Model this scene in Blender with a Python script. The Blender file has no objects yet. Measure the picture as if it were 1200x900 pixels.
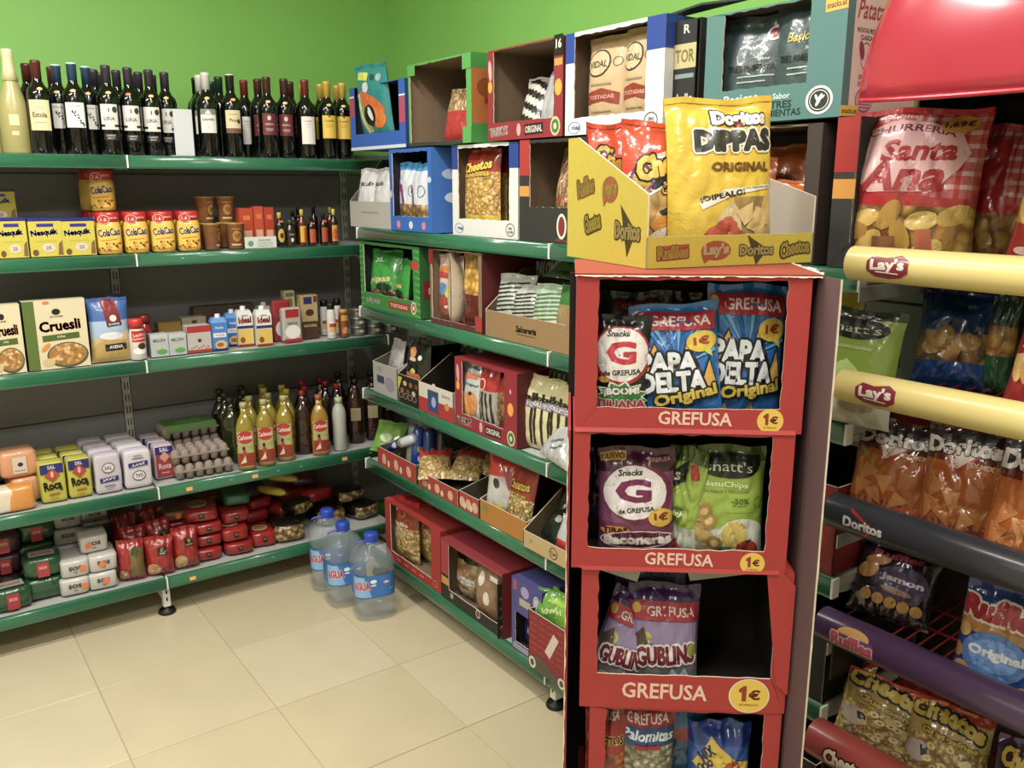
import bpy, bmesh, math, random
from mathutils import Matrix, Vector, noise
PI = math.pi
COL = bpy.context.scene.collection
SC = bpy.context.scene
# ---------------------------------------------------------------- camera
CAM = (-1.5761, -3.3654, 1.6648); YAW = .6246; PITCH = .2240; FPX = 1022.2
VF = (math.sin(YAW)*math.cos(PITCH), math.cos(YAW)*math.cos(PITCH), -math.sin(PITCH))
VR = (math.cos(YAW), -math.sin(YAW), 0.0)
VU = tuple(Vector(VR).cross(Vector(VF)))
cd = bpy.data.cameras.new('camera'); cam = bpy.data.objects.new('camera', cd); COL.objects.link(cam)
cam.matrix_world = Matrix(((VR[0], VU[0], -VF[0], CAM[0]), (VR[1], VU[1], -VF[1], CAM[1]), (VR[2], VU[2], -VF[2], CAM[2]), (0, 0, 0, 1)))
cd.sensor_width = 36; cd.lens = FPX*36/1200; cd.clip_start = .05
SC.camera = cam
# ---------------------------------------------------------------- light
w = bpy.data.worlds.new('room_fill'); SC.world = w; w.use_nodes = True
w.node_tree.nodes['Background'].inputs[0].default_value = (1, .96, .9, 1)
w.node_tree.nodes['Background'].inputs[1].default_value = .12
LIGHTS = [(-2.3, -1.15, 2.93, 1.3, .16, 0, 62), (-.95, -1.45, 2.93, 1.2, .16, 90, 46), (-1.0, -3.1, 2.93, 1.2, .16, 0, 44), (-3.0, -3.4, 2.93, 1.2, .3, 0, 40)]
for i, (x, y, z, a, b, rz, e) in enumerate(LIGHTS):
    ld = bpy.data.lights.new('ceiling_tube_light', 'AREA'); ld.shape = 'RECTANGLE'; ld.size = a; ld.size_y = b
    ld.energy = e; ld.color = (1, .955, .885)
    lo = bpy.data.objects.new('ceiling_tube_light', ld); COL.objects.link(lo); lo.location = (x, y, z); lo.rotation_euler.z = math.radians(rz)
vs = SC.view_settings; vs.view_transform = 'Standard'; vs.look = 'None'; vs.gamma = 1; vs.exposure = 0
vs.use_curve_mapping = False
# ---------------------------------------------------------------- pixel helpers: where a column or row of the photograph meets a known shelf or plane
def fx(u, y, z):
    a = (u-600)/FPX; dy = y-CAM[1]; dz = z-CAM[2]
    k = VR[0]-a*VF[0]; c = a*(VF[1]*dy+VF[2]*dz)-VR[1]*dy
    return CAM[0]+c/k
def fy(u, x, z):
    a = (u-600)/FPX; dx = x-CAM[0]; dz = z-CAM[2]
    k = VR[1]-a*VF[1]; c = a*(VF[0]*dx+VF[2]*dz)-VR[0]*dx
    return CAM[1]+c/k
def fz(v, x, y):
    b = (450-v)/FPX; dx = x-CAM[0]; dy = y-CAM[1]
    k = VU[2]-b*VF[2]; c = b*(VF[0]*dx+VF[1]*dy)-(VU[0]*dx+VU[1]*dy)
    return CAM[2]+c/k
# ---------------------------------------------------------------- materials
def lin(h):
    h = h.lstrip('#'); h = h if len(h) == 6 else ''.join(c*2 for c in h); o = []
    for i in (0, 2, 4):
        c = int(h[i:i+2], 16)/255
        o.append(c/12.92 if c <= .04045 else ((c+.055)/1.055)**2.4)
    l = .2126*o[0]+.7152*o[1]+.0722*o[2]
    return tuple(l+(c-l)*.9 for c in o)+(1,)
_M = {}
def M(h, rough=.5, metal=0, coat=0, trans=0, crinkle=0, ior=1.45, grain=0, gscale=60, alpha=1):
    k = (h, rough, metal, coat, trans, crinkle, grain, gscale, alpha)
    if k in _M: return _M[k]
    m = bpy.data.materials.new('surface_'+h.strip('#')); m.use_nodes = True; nt = m.node_tree
    b = nt.nodes['Principled BSDF']; b.inputs['Base Color'].default_value = lin(h)
    b.inputs['Roughness'].default_value = rough; b.inputs['Metallic'].default_value = metal
    b.inputs['Coat Weight'].default_value = coat; b.inputs['Coat Roughness'].default_value = .12
    b.inputs['Transmission Weight'].default_value = trans; b.inputs['IOR'].default_value = ior
    b.inputs['Alpha'].default_value = alpha
    if crinkle or grain:
        tc = nt.nodes.new('ShaderNodeTexCoord'); n = nt.nodes.new('ShaderNodeTexNoise')
        n.inputs['Scale'].default_value = 26 if crinkle else gscale; n.inputs['Detail'].default_value = 3
        if crinkle: n.inputs['Distortion'].default_value = 1.2
        nt.links.new(tc.outputs['Object'], n.inputs['Vector'])
        if crinkle:
            bp = nt.nodes.new('ShaderNodeBump'); bp.inputs['Strength'].default_value = crinkle; bp.inputs['Distance'].default_value = .006
            nt.links.new(n.outputs['Fac'], bp.inputs['Height']); nt.links.new(bp.outputs['Normal'], b.inputs['Normal'])
            nt.links.new(bp.outputs['Normal'], b.inputs['Coat Normal'])
        if grain:
            mx = nt.nodes.new('ShaderNodeMix'); mx.data_type = 'RGBA'; mx.blend_type = 'MULTIPLY'
            cr = nt.nodes.new('ShaderNodeMapRange'); cr.inputs['From Min'].default_value = .3; cr.inputs['From Max'].default_value = .7
            cr.inputs['To Min'].default_value = 1-grain; cr.inputs['To Max'].default_value = 1
            nt.links.new(n.outputs['Fac'], cr.inputs['Value']); mx.inputs['Factor'].default_value = 1
            mx.inputs[6].default_value = lin(h); nt.links.new(cr.outputs['Result'], mx.inputs[7])
            nt.links.new(mx.outputs[2], b.inputs['Base Color'])
    _M[k] = m; return m
def film(h, cr=.35): return M(h, .32, 0, .6, 0, cr)
def foil(h): return M(h, .3, .6, .2, 0, .5)
def card(h): return M(h, .6, 0, 0, 0, 0, 1.45, .06, 90)
def ink(h): return M(h, .42, 0, .25)
def plast(h): return M(h, .3, 0, .2)
BROWN = M('#7c6650', .8, 0, 0, 0, 0, 1.45, .12, 40)
DKBROWN = M('#4a3c30', .85, 0, 0, 0, 0, 1.45, .12, 40)
TORN = M('#cfc4b0', .9)
def snack(light, dark, scale=70, stretch=(1, 1, 1), bump=.8):
    k = ('sn', light, dark, scale, stretch)
    if k in _M: return _M[k]
    m = bpy.data.materials.new('snack_pieces_'+light.strip('#')); m.use_nodes = True; nt = m.node_tree; b = nt.nodes['Principled BSDF']
    tc = nt.nodes.new('ShaderNodeTexCoord'); mp = nt.nodes.new('ShaderNodeMapping'); mp.inputs['Scale'].default_value = stretch
    wn = nt.nodes.new('ShaderNodeTexNoise'); wn.inputs['Scale'].default_value = scale*.5
    ad = nt.nodes.new('ShaderNodeMix'); ad.data_type = 'RGBA'; ad.blend_type = 'LINEAR_LIGHT'; ad.inputs['Factor'].default_value = .012
    v = nt.nodes.new('ShaderNodeTexVoronoi'); v.inputs['Scale'].default_value = scale
    cr = nt.nodes.new('ShaderNodeValToRGB'); e = cr.color_ramp.elements
    e[0].position = .1; e[0].color = lin(light); e[1].position = .62; e[1].color = lin(dark)
    hv = nt.nodes.new('ShaderNodeMix'); hv.data_type = 'RGBA'; hv.blend_type = 'OVERLAY'; hv.inputs['Factor'].default_value = .35
    bp = nt.nodes.new('ShaderNodeBump'); bp.invert = True; bp.inputs['Strength'].default_value = bump; bp.inputs['Distance'].default_value = .006
    L = nt.links.new
    L(tc.outputs['Object'], mp.inputs['Vector']); L(mp.outputs['Vector'], wn.inputs['Vector']); L(mp.outputs['Vector'], ad.inputs[6]); L(wn.outputs['Color'], ad.inputs[7])
    L(ad.outputs[2], v.inputs['Vector']); L(v.outputs['Distance'], cr.inputs['Fac'])
    sc = nt.nodes.new('ShaderNodeSeparateColor'); L(v.outputs['Color'], sc.inputs['Color']); L(cr.outputs['Color'], hv.inputs[6]); L(sc.outputs[0], hv.inputs[7])
    L(hv.outputs[2], b.inputs['Base Color'])
    ml = nt.nodes.new('ShaderNodeMath'); ml.operation = 'MULTIPLY'; ml.inputs[1].default_value = 1; L(v.outputs['Distance'], ml.inputs[0]); L(ml.outputs[0], bp.inputs['Height'])
    L(bp.outputs['Normal'], b.inputs['Normal'])
    b.inputs['Roughness'].default_value = .4; b.inputs['Coat Weight'].default_value = .5; b.inputs['Coat Roughness'].default_value = .15
    _M[k] = m; return m
# ---------------------------------------------------------------- mesh builder
class G:
    def __init__(s): s.v = []; s.f = []; s.mi = []; s.sm = []; s.mats = []
    def mat(s, m):
        if m not in s.mats: s.mats.append(m)
        return s.mats.index(m)
    def add(s, vs, fs, m, smooth=False):
        n = len(s.v); s.v += [tuple(p) for p in vs]
        for i, f in enumerate(fs):
            s.f.append(tuple(n+k for k in f)); s.mi.append(s.mat(m[i] if isinstance(m, list) else m)); s.sm.append(smooth)
        return s
    def box(s, x0, x1, y0, y1, z0, z1, m, fm=None):
        """fm: dict of materials per face: l r f b t d"""
        vs = [(x0, y0, z0), (x1, y0, z0), (x1, y1, z0), (x0, y1, z0), (x0, y0, z1), (x1, y0, z1), (x1, y1, z1), (x0, y1, z1)]
        fs = [(0, 3, 2, 1), (4, 5, 6, 7), (0, 1, 5, 4), (1, 2, 6, 5), (2, 3, 7, 6), (3, 0, 4, 7)]
        fm = fm or {}
        return s.add(vs, fs, [fm.get(k, m) for k in 'dtfrbl'])
    def cbox(s, x0, x1, y0, y1, z0, z1, m, c=.002):
        c = min(c, (x1-x0)*.45, (y1-y0)*.45, (z1-z0)*.45)
        bm = bmesh.new(); bmesh.ops.create_cube(bm, size=1)
        for v in bm.verts: v.co = ((x0+x1)/2+v.co.x*(x1-x0), (y0+y1)/2+v.co.y*(y1-y0), (z0+z1)/2+v.co.z*(z1-z0))
        bmesh.ops.bevel(bm, geom=bm.edges[:], offset=c, segments=1, affect='EDGES', profile=.5)
        bm.verts.index_update()
        s.add([v.co[:] for v in bm.verts], [[v.index for v in f.verts] for f in bm.faces], m); bm.free(); return s
    def lathe(s, prof, m, n=20, cx=0, cy=0, sq=0, sy=1, smooth=True, cap=True):
        """prof [(r,z)] bottom to top; m material or list per segment; sq squareness"""
        vs = []; fs = []; ms = []
        for r, z in prof:
            for k in range(n):
                a = 2*PI*(k+.5)/n; c, sn = math.cos(a), math.sin(a)
                q = 1
                if sq: q = 1/max((abs(c)**(2+sq*6)+abs(sn)**(2+sq*6))**(1/(2+sq*6)), 1e-6)
                vs.append((cx+r*q*c, cy+r*q*sn*sy, z))
        for i in range(len(prof)-1):
            for k in range(n):
                k2 = (k+1) % n
                fs.append((i*n+k, i*n+k2, (i+1)*n+k2, (i+1)*n+k)); ms.append(m[i] if isinstance(m, list) else m)
        if cap:
            fs.append(tuple(range(n-1, -1, -1))); ms.append(ms[0]); fs.append(tuple((len(prof)-1)*n+k for k in range(n))); ms.append(ms[-2])
        return s.add(vs, fs, ms, smooth)
    def tube(s, pts, r, m, n=8, smooth=True):
        pts = [Vector(p) for p in pts]; vs = []; fs = []; up = None
        for i, p in enumerate(pts):
            t = (pts[min(i+1, len(pts)-1)]-pts[max(i-1, 0)]).normalized()
            a = t.cross(Vector((0, 0, 1))) if abs(t.z) < .95 else t.cross(Vector((0, 1, 0)))
            a.normalize(); b = t.cross(a)
            for k in range(n): vs.append(p+a*r*math.cos(2*PI*k/n)+b*r*math.sin(2*PI*k/n))
        for i in range(len(pts)-1):
            for k in range(n): fs.append((i*n+k, i*n+(k+1) % n, (i+1)*n+(k+1) % n, (i+1)*n+k))
        fs.append(tuple(range(n-1, -1, -1))); fs.append(tuple((len(pts)-1)*n+k for k in range(n)))
        return s.add(vs, fs, m, smooth)
    def prism(s, poly, y0, y1, m, edge=None):
        """polygon in x,z extruded along y"""
        n = len(poly); vs = [(x, y0, z) for x, z in poly]+[(x, y1, z) for x, z in poly]
        fs = [tuple(range(n)), tuple(range(2*n-1, n-1, -1))]+[(k, k+n, (k+1) % n+n, (k+1) % n) for k in range(n)]
        return s.add(vs, fs, [m, m]+[edge or m]*n)
    def quad(s, a, b, c, d, m): return s.add([a, b, c, d], [(0, 1, 2, 3)], m)
    def obj(s, name, parent=None, loc=(0, 0, 0), rz=0, rot=None):
        me = bpy.data.meshes.new(name); me.from_pydata(s.v, [], s.f)
        for m in s.mats: me.materials.append(m)
        me.polygons.foreach_set('material_index', s.mi); me.polygons.foreach_set('use_smooth', s.sm)
        me.update()
        o = bpy.data.objects.new(name, me); COL.objects.link(o)
        o.parent = parent; o.location = loc; o.rotation_euler = rot if rot else (0, 0, rz)
        return o
def empty(name, loc, rz=0, rot=None):
    o = bpy.data.objects.new(name, None); COL.objects.link(o); o.empty_display_size = .05
    o.location = loc; o.rotation_euler = rot if rot else (0, 0, rz); return o
def tag(o, label, cat, group=None, kind=None):
    o['label'] = label; o['category'] = cat
    if group: o['group'] = group
    if kind: o['kind'] = kind
    return o
def dup(o, loc, label, rz=None, rot=None, group=None, sc=None):
    c = o.copy(); COL.objects.link(c); c.location = loc
    if rz is not None: c.rotation_euler = (0, 0, rz)
    if rot is not None: c.rotation_euler = rot
    if sc: c.scale = sc
    c['label'] = label
    if group: c['group'] = group
    for ch in KIDS.get(o.name, []) or [q for q in o.children]:
        d = ch.copy(); COL.objects.link(d); d.parent = c
        for g in ch.children:
            e = g.copy(); COL.objects.link(e); e.parent = d
    return c
KIDS = {}
# ---------------------------------------------------------------- print: flat shapes and lettering laid on a surface
_T = {}
def textgeo(t, off=0, shear=0):
    k = (t, off, shear)
    if k in _T: return _T[k]
    c = bpy.data.curves.new('t', 'FONT'); c.body = t; c.size = 1; c.offset = off; c.shear = shear; c.resolution_u = 2; c.fill_mode = 'FRONT'
    o = bpy.data.objects.new('t', c); me = bpy.data.meshes.new_from_object(o)
    vs = [(v.co.x, v.co.y) for v in me.vertices]; me.calc_loop_triangles(); fs = [tuple(q.vertices) for q in me.loop_triangles]
    bpy.data.objects.remove(o); bpy.data.curves.remove(c); bpy.data.meshes.remove(me)
    _T[k] = (vs, fs); return _T[k]
class Art:
    def __init__(s): s.items = []
    def raw(s, vs, fs, col): s.items.append((vs, fs, col if not isinstance(col, str) else ink(col))); return s
    def t(s, txt, cx, cy, w, h, col, rot=0, bold=.02, out=None, ow=.05, arc=0, shear=0):
        base, _ = textgeo(txt, min(bold, .02), shear)
        if not base: return s
        x0 = min(p[0] for p in base); x1 = max(p[0] for p in base); y0 = min(p[1] for p in base); y1 = max(p[1] for p in base)
        kx = w/(x1-x0); ky = h/(y1-y0); mx = (x0+x1)/2; my = (y0+y1)/2; c, sn = math.cos(rot), math.sin(rot)
        def go(r, cl):
            geo = textgeo(txt, min(r, .02), shear); r -= .02
            r *= .8; n = 1 if r < .01 else (6 if r < .06 else 10); kk = min((kx+ky)/2, 1.7*min(kx, ky))
            vs = []; fs = []
            for q in range(n):
                ox, oy = (0, 0) if n == 1 else (r*math.cos(2*PI*q/n), r*math.sin(2*PI*q/n)); b = len(vs)
                for x, y in geo[0]:
                    X = (x-mx)*kx+ox*kk; Y = (y-my)*ky+oy*kk
                    if arc: Y += -arc*(X/(w/2))**2+arc*.5
                    vs.append((cx+X*c-Y*sn, cy+X*sn+Y*c))
                fs += [tuple(b+i for i in f) for f in geo[1]]
            s.raw(vs, fs, cl)
        if out: go(bold+ow, out)
        go(bold, col); return s
    def e(s, cx, cy, rx, ry, col, rot=0, n=20):
        c, sn = math.cos(rot), math.sin(rot); vs = [(cx, cy)]
        for k in range(n):
            a = 2*PI*k/n; X = rx*math.cos(a); Y = ry*math.sin(a); vs.append((cx+X*c-Y*sn, cy+X*sn+Y*c))
        return s.raw(vs, [(0, k+1, (k+1) % n+1) for k in range(n)], col)
    def ring(s, cx, cy, rx, ry, col, th=.15, n=24):
        vs = []
        for k in range(n):
            a = 2*PI*k/n; vs += [(cx+rx*math.cos(a), cy+ry*math.sin(a)), (cx+rx*(1-th)*math.cos(a), cy+ry*(1-th)*math.sin(a))]
        fs = []
        for k in range(n):
            a, b = 2*k, 2*((k+1) % n); fs += [(a, b, b+1), (a, b+1, a+1)]
        return s.raw(vs, fs, col)
    def r(s, cx, cy, w, h, col, rot=0):
        c, sn = math.cos(rot), math.sin(rot)
        vs = [(cx+X*c-Y*sn, cy+X*sn+Y*c) for X, Y in ((-w/2, -h/2), (w/2, -h/2), (w/2, h/2), (-w/2, h/2))]
        return s.raw(vs, [(0, 1, 2), (0, 2, 3)], col)
    def p(s, pts, col):
        n = len(pts); cx = sum(q[0] for q in pts)/n; cy = sum(q[1] for q in pts)/n
        return s.raw([(cx, cy)]+list(pts), [(0, k+1, (k+1) % n+1) for k in range(n)], col)
    def burst(s, cx, cy, rx, ry, col, n=12, k=.75):
        return s.p([(cx+rx*(1 if i % 2 else k)*math.cos(PI*i/n), cy+ry*(1 if i % 2 else k)*math.sin(PI*i/n)) for i in range(2*n)], col)
    def build(s, name, S, parent, maxe=None, clip=None, step=.00022, base=.0006):
        g = G()
        bb = []
        for li, (vs, fs, m) in enumerate(s.items):
            xs = [q[0] for q in vs]; ys = [q[1] for q in vs]; B = (min(xs), max(xs), min(ys), max(ys))
            lv = 1+max([q[4] for q in bb if q[0] < B[1] and B[0] < q[1] and q[2] < B[3] and B[2] < q[3]], default=-1); bb.append(B+(lv,))
            off = base+step*lv
            if clip:
                x0, x1, y0, y1 = clip
                vs = [(min(max(x, x0), x1), min(max(y, y0), y1)) for x, y in vs]
            if maxe: vs, fs = refine(vs, fs, maxe)
            g.add([S(x, y, off) for x, y in vs], fs, m)
        return g.obj(name, parent)
def refine(vs, fs, L):
    vs = list(vs); L2 = L*L
    for _ in range(4):
        mid = {}; out = []; ch = False
        def mp(a, b):
            k = (a, b) if a < b else (b, a)
            if k in mid: return mid[k]
            A, B = vs[a], vs[b]
            if (A[0]-B[0])**2+(A[1]-B[1])**2 <= L2: mid[k] = None; return None
            vs.append(((A[0]+B[0])/2, (A[1]+B[1])/2)); mid[k] = len(vs)-1; return mid[k]
        for a, b, c in fs:
            ab, bc, ca = mp(a, b), mp(b, c), mp(c, a)
            n = sum(q is not None for q in (ab, bc, ca))
            if n == 0: out.append((a, b, c)); continue
            ch = True
            while (n == 1 and ab is None) or (n == 2 and ab is not None and not (ca is None)) or (n == 2 and ca is not None and bc is not None and ab is None and False):
                a, b, c, ab, bc, ca = b, c, a, bc, ca, ab
                if n == 2 and ab is not None and bc is not None: break
            if n == 3: out += [(a, ab, ca), (ab, b, bc), (ca, bc, c), (ab, bc, ca)]
            elif n == 1: out += [(a, ab, c), (ab, b, c)]
            else:
                while not (ab is not None and bc is not None): a, b, c, ab, bc, ca = b, c, a, bc, ca, ab
                out += [(ab, b, bc), (a, ab, bc), (a, bc, c)]
        fs = out
        if not ch: break
    return vs, fs
def flat(y=0, x0=0, z0=0): return lambda x, z, o: (x0+x, y-o, z0+z)
def flatR(x=0): return lambda a, z, o: (x+o, a, z)          # on a right-hand side face, a runs along +y
def flatL(x=0): return lambda a, z, o: (x-o, -a, z)         # on a left-hand side face
def cyl(r, sy=1): return lambda x, z, o: ((r+o)*math.sin(x/r), -(r*sy+o)*math.cos(x/r), z)
def cylsq(r, sq, n=24):
    def S(x, z, o):
        a = x/r; c, sn = math.sin(a), math.cos(a); q = 1/((abs(c)**(2+sq*6)+abs(sn)**(2+sq*6))**(1/(2+sq*6))); R = (r+o)*q
        return (R*math.sin(a), -R*math.cos(a), z)
    return S
def topf(z=0): return lambda x, y, o: (x, y, z+o)
# ---------------------------------------------------------------- pillow bags
class Bag:
    """front faces -y, stands on z=0; s in -1..1 across, t in 0..1 up"""
    def __init__(b, w, h, d, seed=0, seal=.07, wr=1.0, nx=18, ny=26, belly=.42, round_=0):
        b.w, b.h, b.d = w, h, d; rnd = random.Random(seed); ox = rnd.uniform(0, 50); oy = rnd.uniform(0, 50)
        b.nx, b.ny = nx, ny
        def pr(t):
            lo, hi = .35*seal, 1-seal
            if t <= lo or t >= hi: return 0
            q = (t-lo)/(hi-lo); k = math.sin(PI*q**(math.log(.5)/math.log(belly+.02)))
            return max(k, 0)**.45
        def P(s, t, side):
            k = pr(t); ww = w/2*(1-.055*k-.02*(t-.5))
            e = max(1-abs(s)**(2.0 if round_ else 2.8), 0)**.55
            th = d/2*k*e
            c1 = noise.noise(Vector((s*1.6+ox, t*2.4*h/w+oy, side*3.1)))
            c2 = 1-abs(noise.noise(Vector((s*2.6+ox+9, t*2.6*h/w+oy, side*5.0))))*2.4
            # creases fan out from the seals and corners
            f = abs(t-.5)*2; cr = math.sin(s*17+ox*3+math.sin(t*6+oy)*1.2)*f**3
            th += wr*(d*.06*c1*e*k - d*.075*max(c2, 0)**3*e*(.35+.65*k) + d*.05*cr*e*(k > 0))
            if k == 0: y = .0012*side+.0035*wr*math.sin(s*9+ox)*(t > .5)+.002*c1*wr
            else: y = side*max(th, .0015)+.0035*wr*math.sin(s*9+ox)*(1-k)*(t > .5)
            z = t*h+(h*.012*math.sin(s*4+oy)*(t**4))*wr
            return (s*ww+.004*wr*c1*(1-k)*(w/.18), y, z)
        b.P = P
        b.F = [[P(-1+2*i/nx, j/ny, -1) for i in range(nx+1)] for j in range(ny+1)]
    def S(b, x, z, o):
        s = max(min(x/(b.w/2)*1.0, .999), -.999); t = max(min(z/b.h, .999), .001)
        i = (s+1)/2*b.nx; j = t*b.ny; i0 = int(i); j0 = int(j); a = i-i0; c = j-j0
        i1 = min(i0+1, b.nx); j1 = min(j0+1, b.ny); A, B, C, D = b.F[j0][i0], b.F[j0][i1], b.F[j1][i0], b.F[j1][i1]
        p = [(A[k]*(1-a)+B[k]*a)*(1-c)+(C[k]*(1-a)+D[k]*a)*c for k in range(3)]
        return (p[0], p[1]-o*1.2-.0009, p[2])
    def body(b, reg):
        """reg(s,t)->material, returns G"""
        g = G(); nx, ny = b.nx, b.ny
        vs = [p for row in b.F for p in row]; fs = []; ms = []
        call = callable(reg)
        for j in range(ny):
            for i in range(nx):
                fs.append((j*(nx+1)+i, j*(nx+1)+i+1, (j+1)*(nx+1)+i+1, (j+1)*(nx+1)+i)); ms.append(reg(-1+2*(i+.5)/nx, (j+.5)/ny) if call else reg)
        g.add(vs, fs, ms, True)
        mx, my = nx//2, ny//2; vs = [b.P(-1+2*i/mx, j/my, 1) for j in range(my+1) for i in range(mx+1)]; fs = []; ms = []
        for j in range(my):
            for i in range(mx):
                fs.append((j*(mx+1)+i+1, j*(mx+1)+i, (j+1)*(mx+1)+i, (j+1)*(mx+1)+i+1)); ms.append(reg(-1+2*(i+.5)/mx, (j+.5)/my) if call else reg)
        g.add(vs, fs, ms, True)
        # crimped end seals joined to the faces
        return g
def bands(*a):
    """bands(m0, t1, m1, t2, m2...) material by height"""
    def f(s, t):
        m = a[0]
        for k in range(1, len(a), 2):
            if t >= a[k]: m = a[k+1]
        return m
    return f
def make_bag(label, loc, w, h, d, reg, art=None, seed=0, rz=0, rot=None, name='crisp_bag', cat='crisp bag', group=None, wr=1.0, seal=.07, nx=18, ny=26, pname='printed_front', round_=0, maxe=.012, sealcol=None):
    B = Bag(w, h, d, seed, seal, wr, nx, ny, round_=round_)
    o = B.body(reg).obj(name, None, loc, rz, rot); tag(o, label, cat, group)
    if art: art.build(pname, B.S, o, maxe=maxe, clip=(-w*.485, w*.485, .002, h*.985))
    # the crimped strip along the top is a piece of its own
    g = G(); nxs = 14; vs = []; fs = []
    top = reg(0, .985) if callable(reg) else reg
    for j, t in enumerate((.965, .999)):
        for i in range(nxs+1):
            p = B.S((-1+2*i/nxs)*w*.495, t*h, .0004); vs.append((p[0], p[1]-.0005*(i % 2), p[2]))
    for i in range(nxs): fs.append((i, i+1, nxs+2+i, nxs+1+i))
    g.add(vs, fs, sealcol or top); g.obj('top_seal', o)
    return o, B
# ---------------------------------------------------------------- soft rounded packs (paper bags, bricks of rice, wrapped bread)
def soft(g, w, d, h, m, e=.3, seed=0, wr=.004, nu=20, nv=12, reg=None):
    rnd = random.Random(seed); o = rnd.uniform(0, 40); vs = []; fs = []; ms = []
    sg = lambda c, p: math.copysign(abs(c)**p, c)
    for j in range(nv+1):
        ph = -PI/2+PI*j/nv
        for i in range(nu):
            th = 2*PI*(i+.5)/nu
            x = w/2*sg(math.cos(ph), e)*sg(math.cos(th), e); y = d/2*sg(math.cos(ph), e)*sg(math.sin(th), e); z = h/2*sg(math.sin(ph), e)+h/2
            n = noise.noise(Vector((x*22+o, y*22, z*22)))*wr
            k = 1+n/max(.02, min(w, d)/2); vs.append((x*k, y*k, z))
    for j in range(nv):
        for i in range(nu):
            a = (i+1) % nu; fs.append((j*nu+i, j*nu+a, (j+1)*nu+a, (j+1)*nu+i))
            ms.append(reg((i+.5)/nu, (j+.5)/nv) if reg else m)
    return g.add(vs, fs, ms, True)
# ---------------------------------------------------------------- cardboard display box with an opening cut in the front
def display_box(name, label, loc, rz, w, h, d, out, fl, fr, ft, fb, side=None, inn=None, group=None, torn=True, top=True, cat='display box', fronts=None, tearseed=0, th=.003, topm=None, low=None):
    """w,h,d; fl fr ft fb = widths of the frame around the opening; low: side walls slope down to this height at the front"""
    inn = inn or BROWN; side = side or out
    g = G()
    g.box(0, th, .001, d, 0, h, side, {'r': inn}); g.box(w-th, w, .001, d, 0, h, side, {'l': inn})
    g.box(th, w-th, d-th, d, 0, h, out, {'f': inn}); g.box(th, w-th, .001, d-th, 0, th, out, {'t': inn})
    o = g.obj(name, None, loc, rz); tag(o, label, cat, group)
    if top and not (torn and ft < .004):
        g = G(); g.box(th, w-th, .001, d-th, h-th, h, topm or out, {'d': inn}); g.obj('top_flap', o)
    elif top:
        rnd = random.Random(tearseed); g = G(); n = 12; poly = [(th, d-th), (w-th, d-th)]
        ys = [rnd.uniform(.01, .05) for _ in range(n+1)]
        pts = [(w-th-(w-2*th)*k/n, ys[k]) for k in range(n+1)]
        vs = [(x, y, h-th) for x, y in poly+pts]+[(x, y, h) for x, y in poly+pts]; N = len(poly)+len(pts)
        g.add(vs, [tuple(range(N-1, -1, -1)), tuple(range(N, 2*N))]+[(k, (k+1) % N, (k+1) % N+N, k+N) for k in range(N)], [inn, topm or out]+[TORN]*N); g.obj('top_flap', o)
    # front frame with a slightly ragged die-cut opening
    rnd = random.Random(tearseed+5); g = G(); j = .0015 if torn else 0
    def rag(a, b, n): return [a+(b-a)*k/n for k in range(n+1)]
    def strip(pin, pout):
        n = len(pin); vs = [(x, -.0, z) for x, z in pout]+[(x, 0, z) for x, z in pin]+[(x, th, z) for x, z in pin]+[(x, th, z) for x, z in pout]
        fs = []; ms = []
        for k in range(n-1):
            fs += [(k, k+1, n+k+1, n+k), (n+k, n+k+1, 2*n+k+1, 2*n+k), (2*n+k, 2*n+k+1, 3*n+k+1, 3*n+k)]; ms += [out, TORN if torn else out, inn]
        g.add(vs, fs, ms)
    x0, x1, z0, z1 = fl, w-fr, fb, h-ft; n = 16
    if fl > 0: strip([(x0+rnd.uniform(-j, j), z) for z in rag(z0, z1, n)], [(0, z) for z in rag(0, h, n)])
    if ft > 0: strip([(x, z1+rnd.uniform(-j, j)) for x in rag(x0, x1, n)], [(x, h) for x in rag(0, w, n)])
    if fr > 0: strip([(x1+rnd.uniform(-j, j), z) for z in rag(z1, z0, n)], [(w, z) for z in rag(h, 0, n)])
    if fb > 0: strip([(x, z0+rnd.uniform(-j, j)) for x in rag(x1, x0, n)], [(x, 0) for x in rag(w, 0, n)])
    g.obj('front_frame', o)
    if fronts: fronts.build('printed_front', flat(0), o)
    return o
def tray(name, label, loc, rz, w, hf, hb, d, out, inn=None, group=None, art=None, sideart=None, cat='tray', side=None, th=.003, base=True, slope=.5):
    """open cardboard tray: front wall hf high, sides rise to hb at the back"""
    inn = inn or BROWN; side = side or out; g = G()
    g.box(0, w, 0, th, 0, hf, out, {'b': inn, 't': TORN}); g.obj
    g2 = G()
    for x, mm in ((0, 'l'), (w-th, 'r')):
        pts = [(0, 0), (d, 0), (d, hb), (d*slope, hb), (0, hf)]
        n = 5; vs = [(x, y, z) for y, z in pts]+[(x+th, y, z) for y, z in pts]
        om, im = (side, inn) if mm == 'l' else (inn, side)
        g.add(vs, [tuple(range(n)), tuple(range(2*n-1, n-1, -1))]+[(k, k+n, (k+1) % n+n, (k+1) % n) for k in range(n)], [om, im]+[TORN]*n)
    g.box(th, w-th, d-th, d, 0, hb, out, {'f': inn}); g.box(th, w-th, th, d-th, 0, th, inn)
    o = g.obj(name, None, loc, rz); tag(o, label, cat, group)
    if art: art.build('printed_front', flat(0), o)
    if sideart: sideart.build('printed_side', flatL(0), o)
    return o
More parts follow.
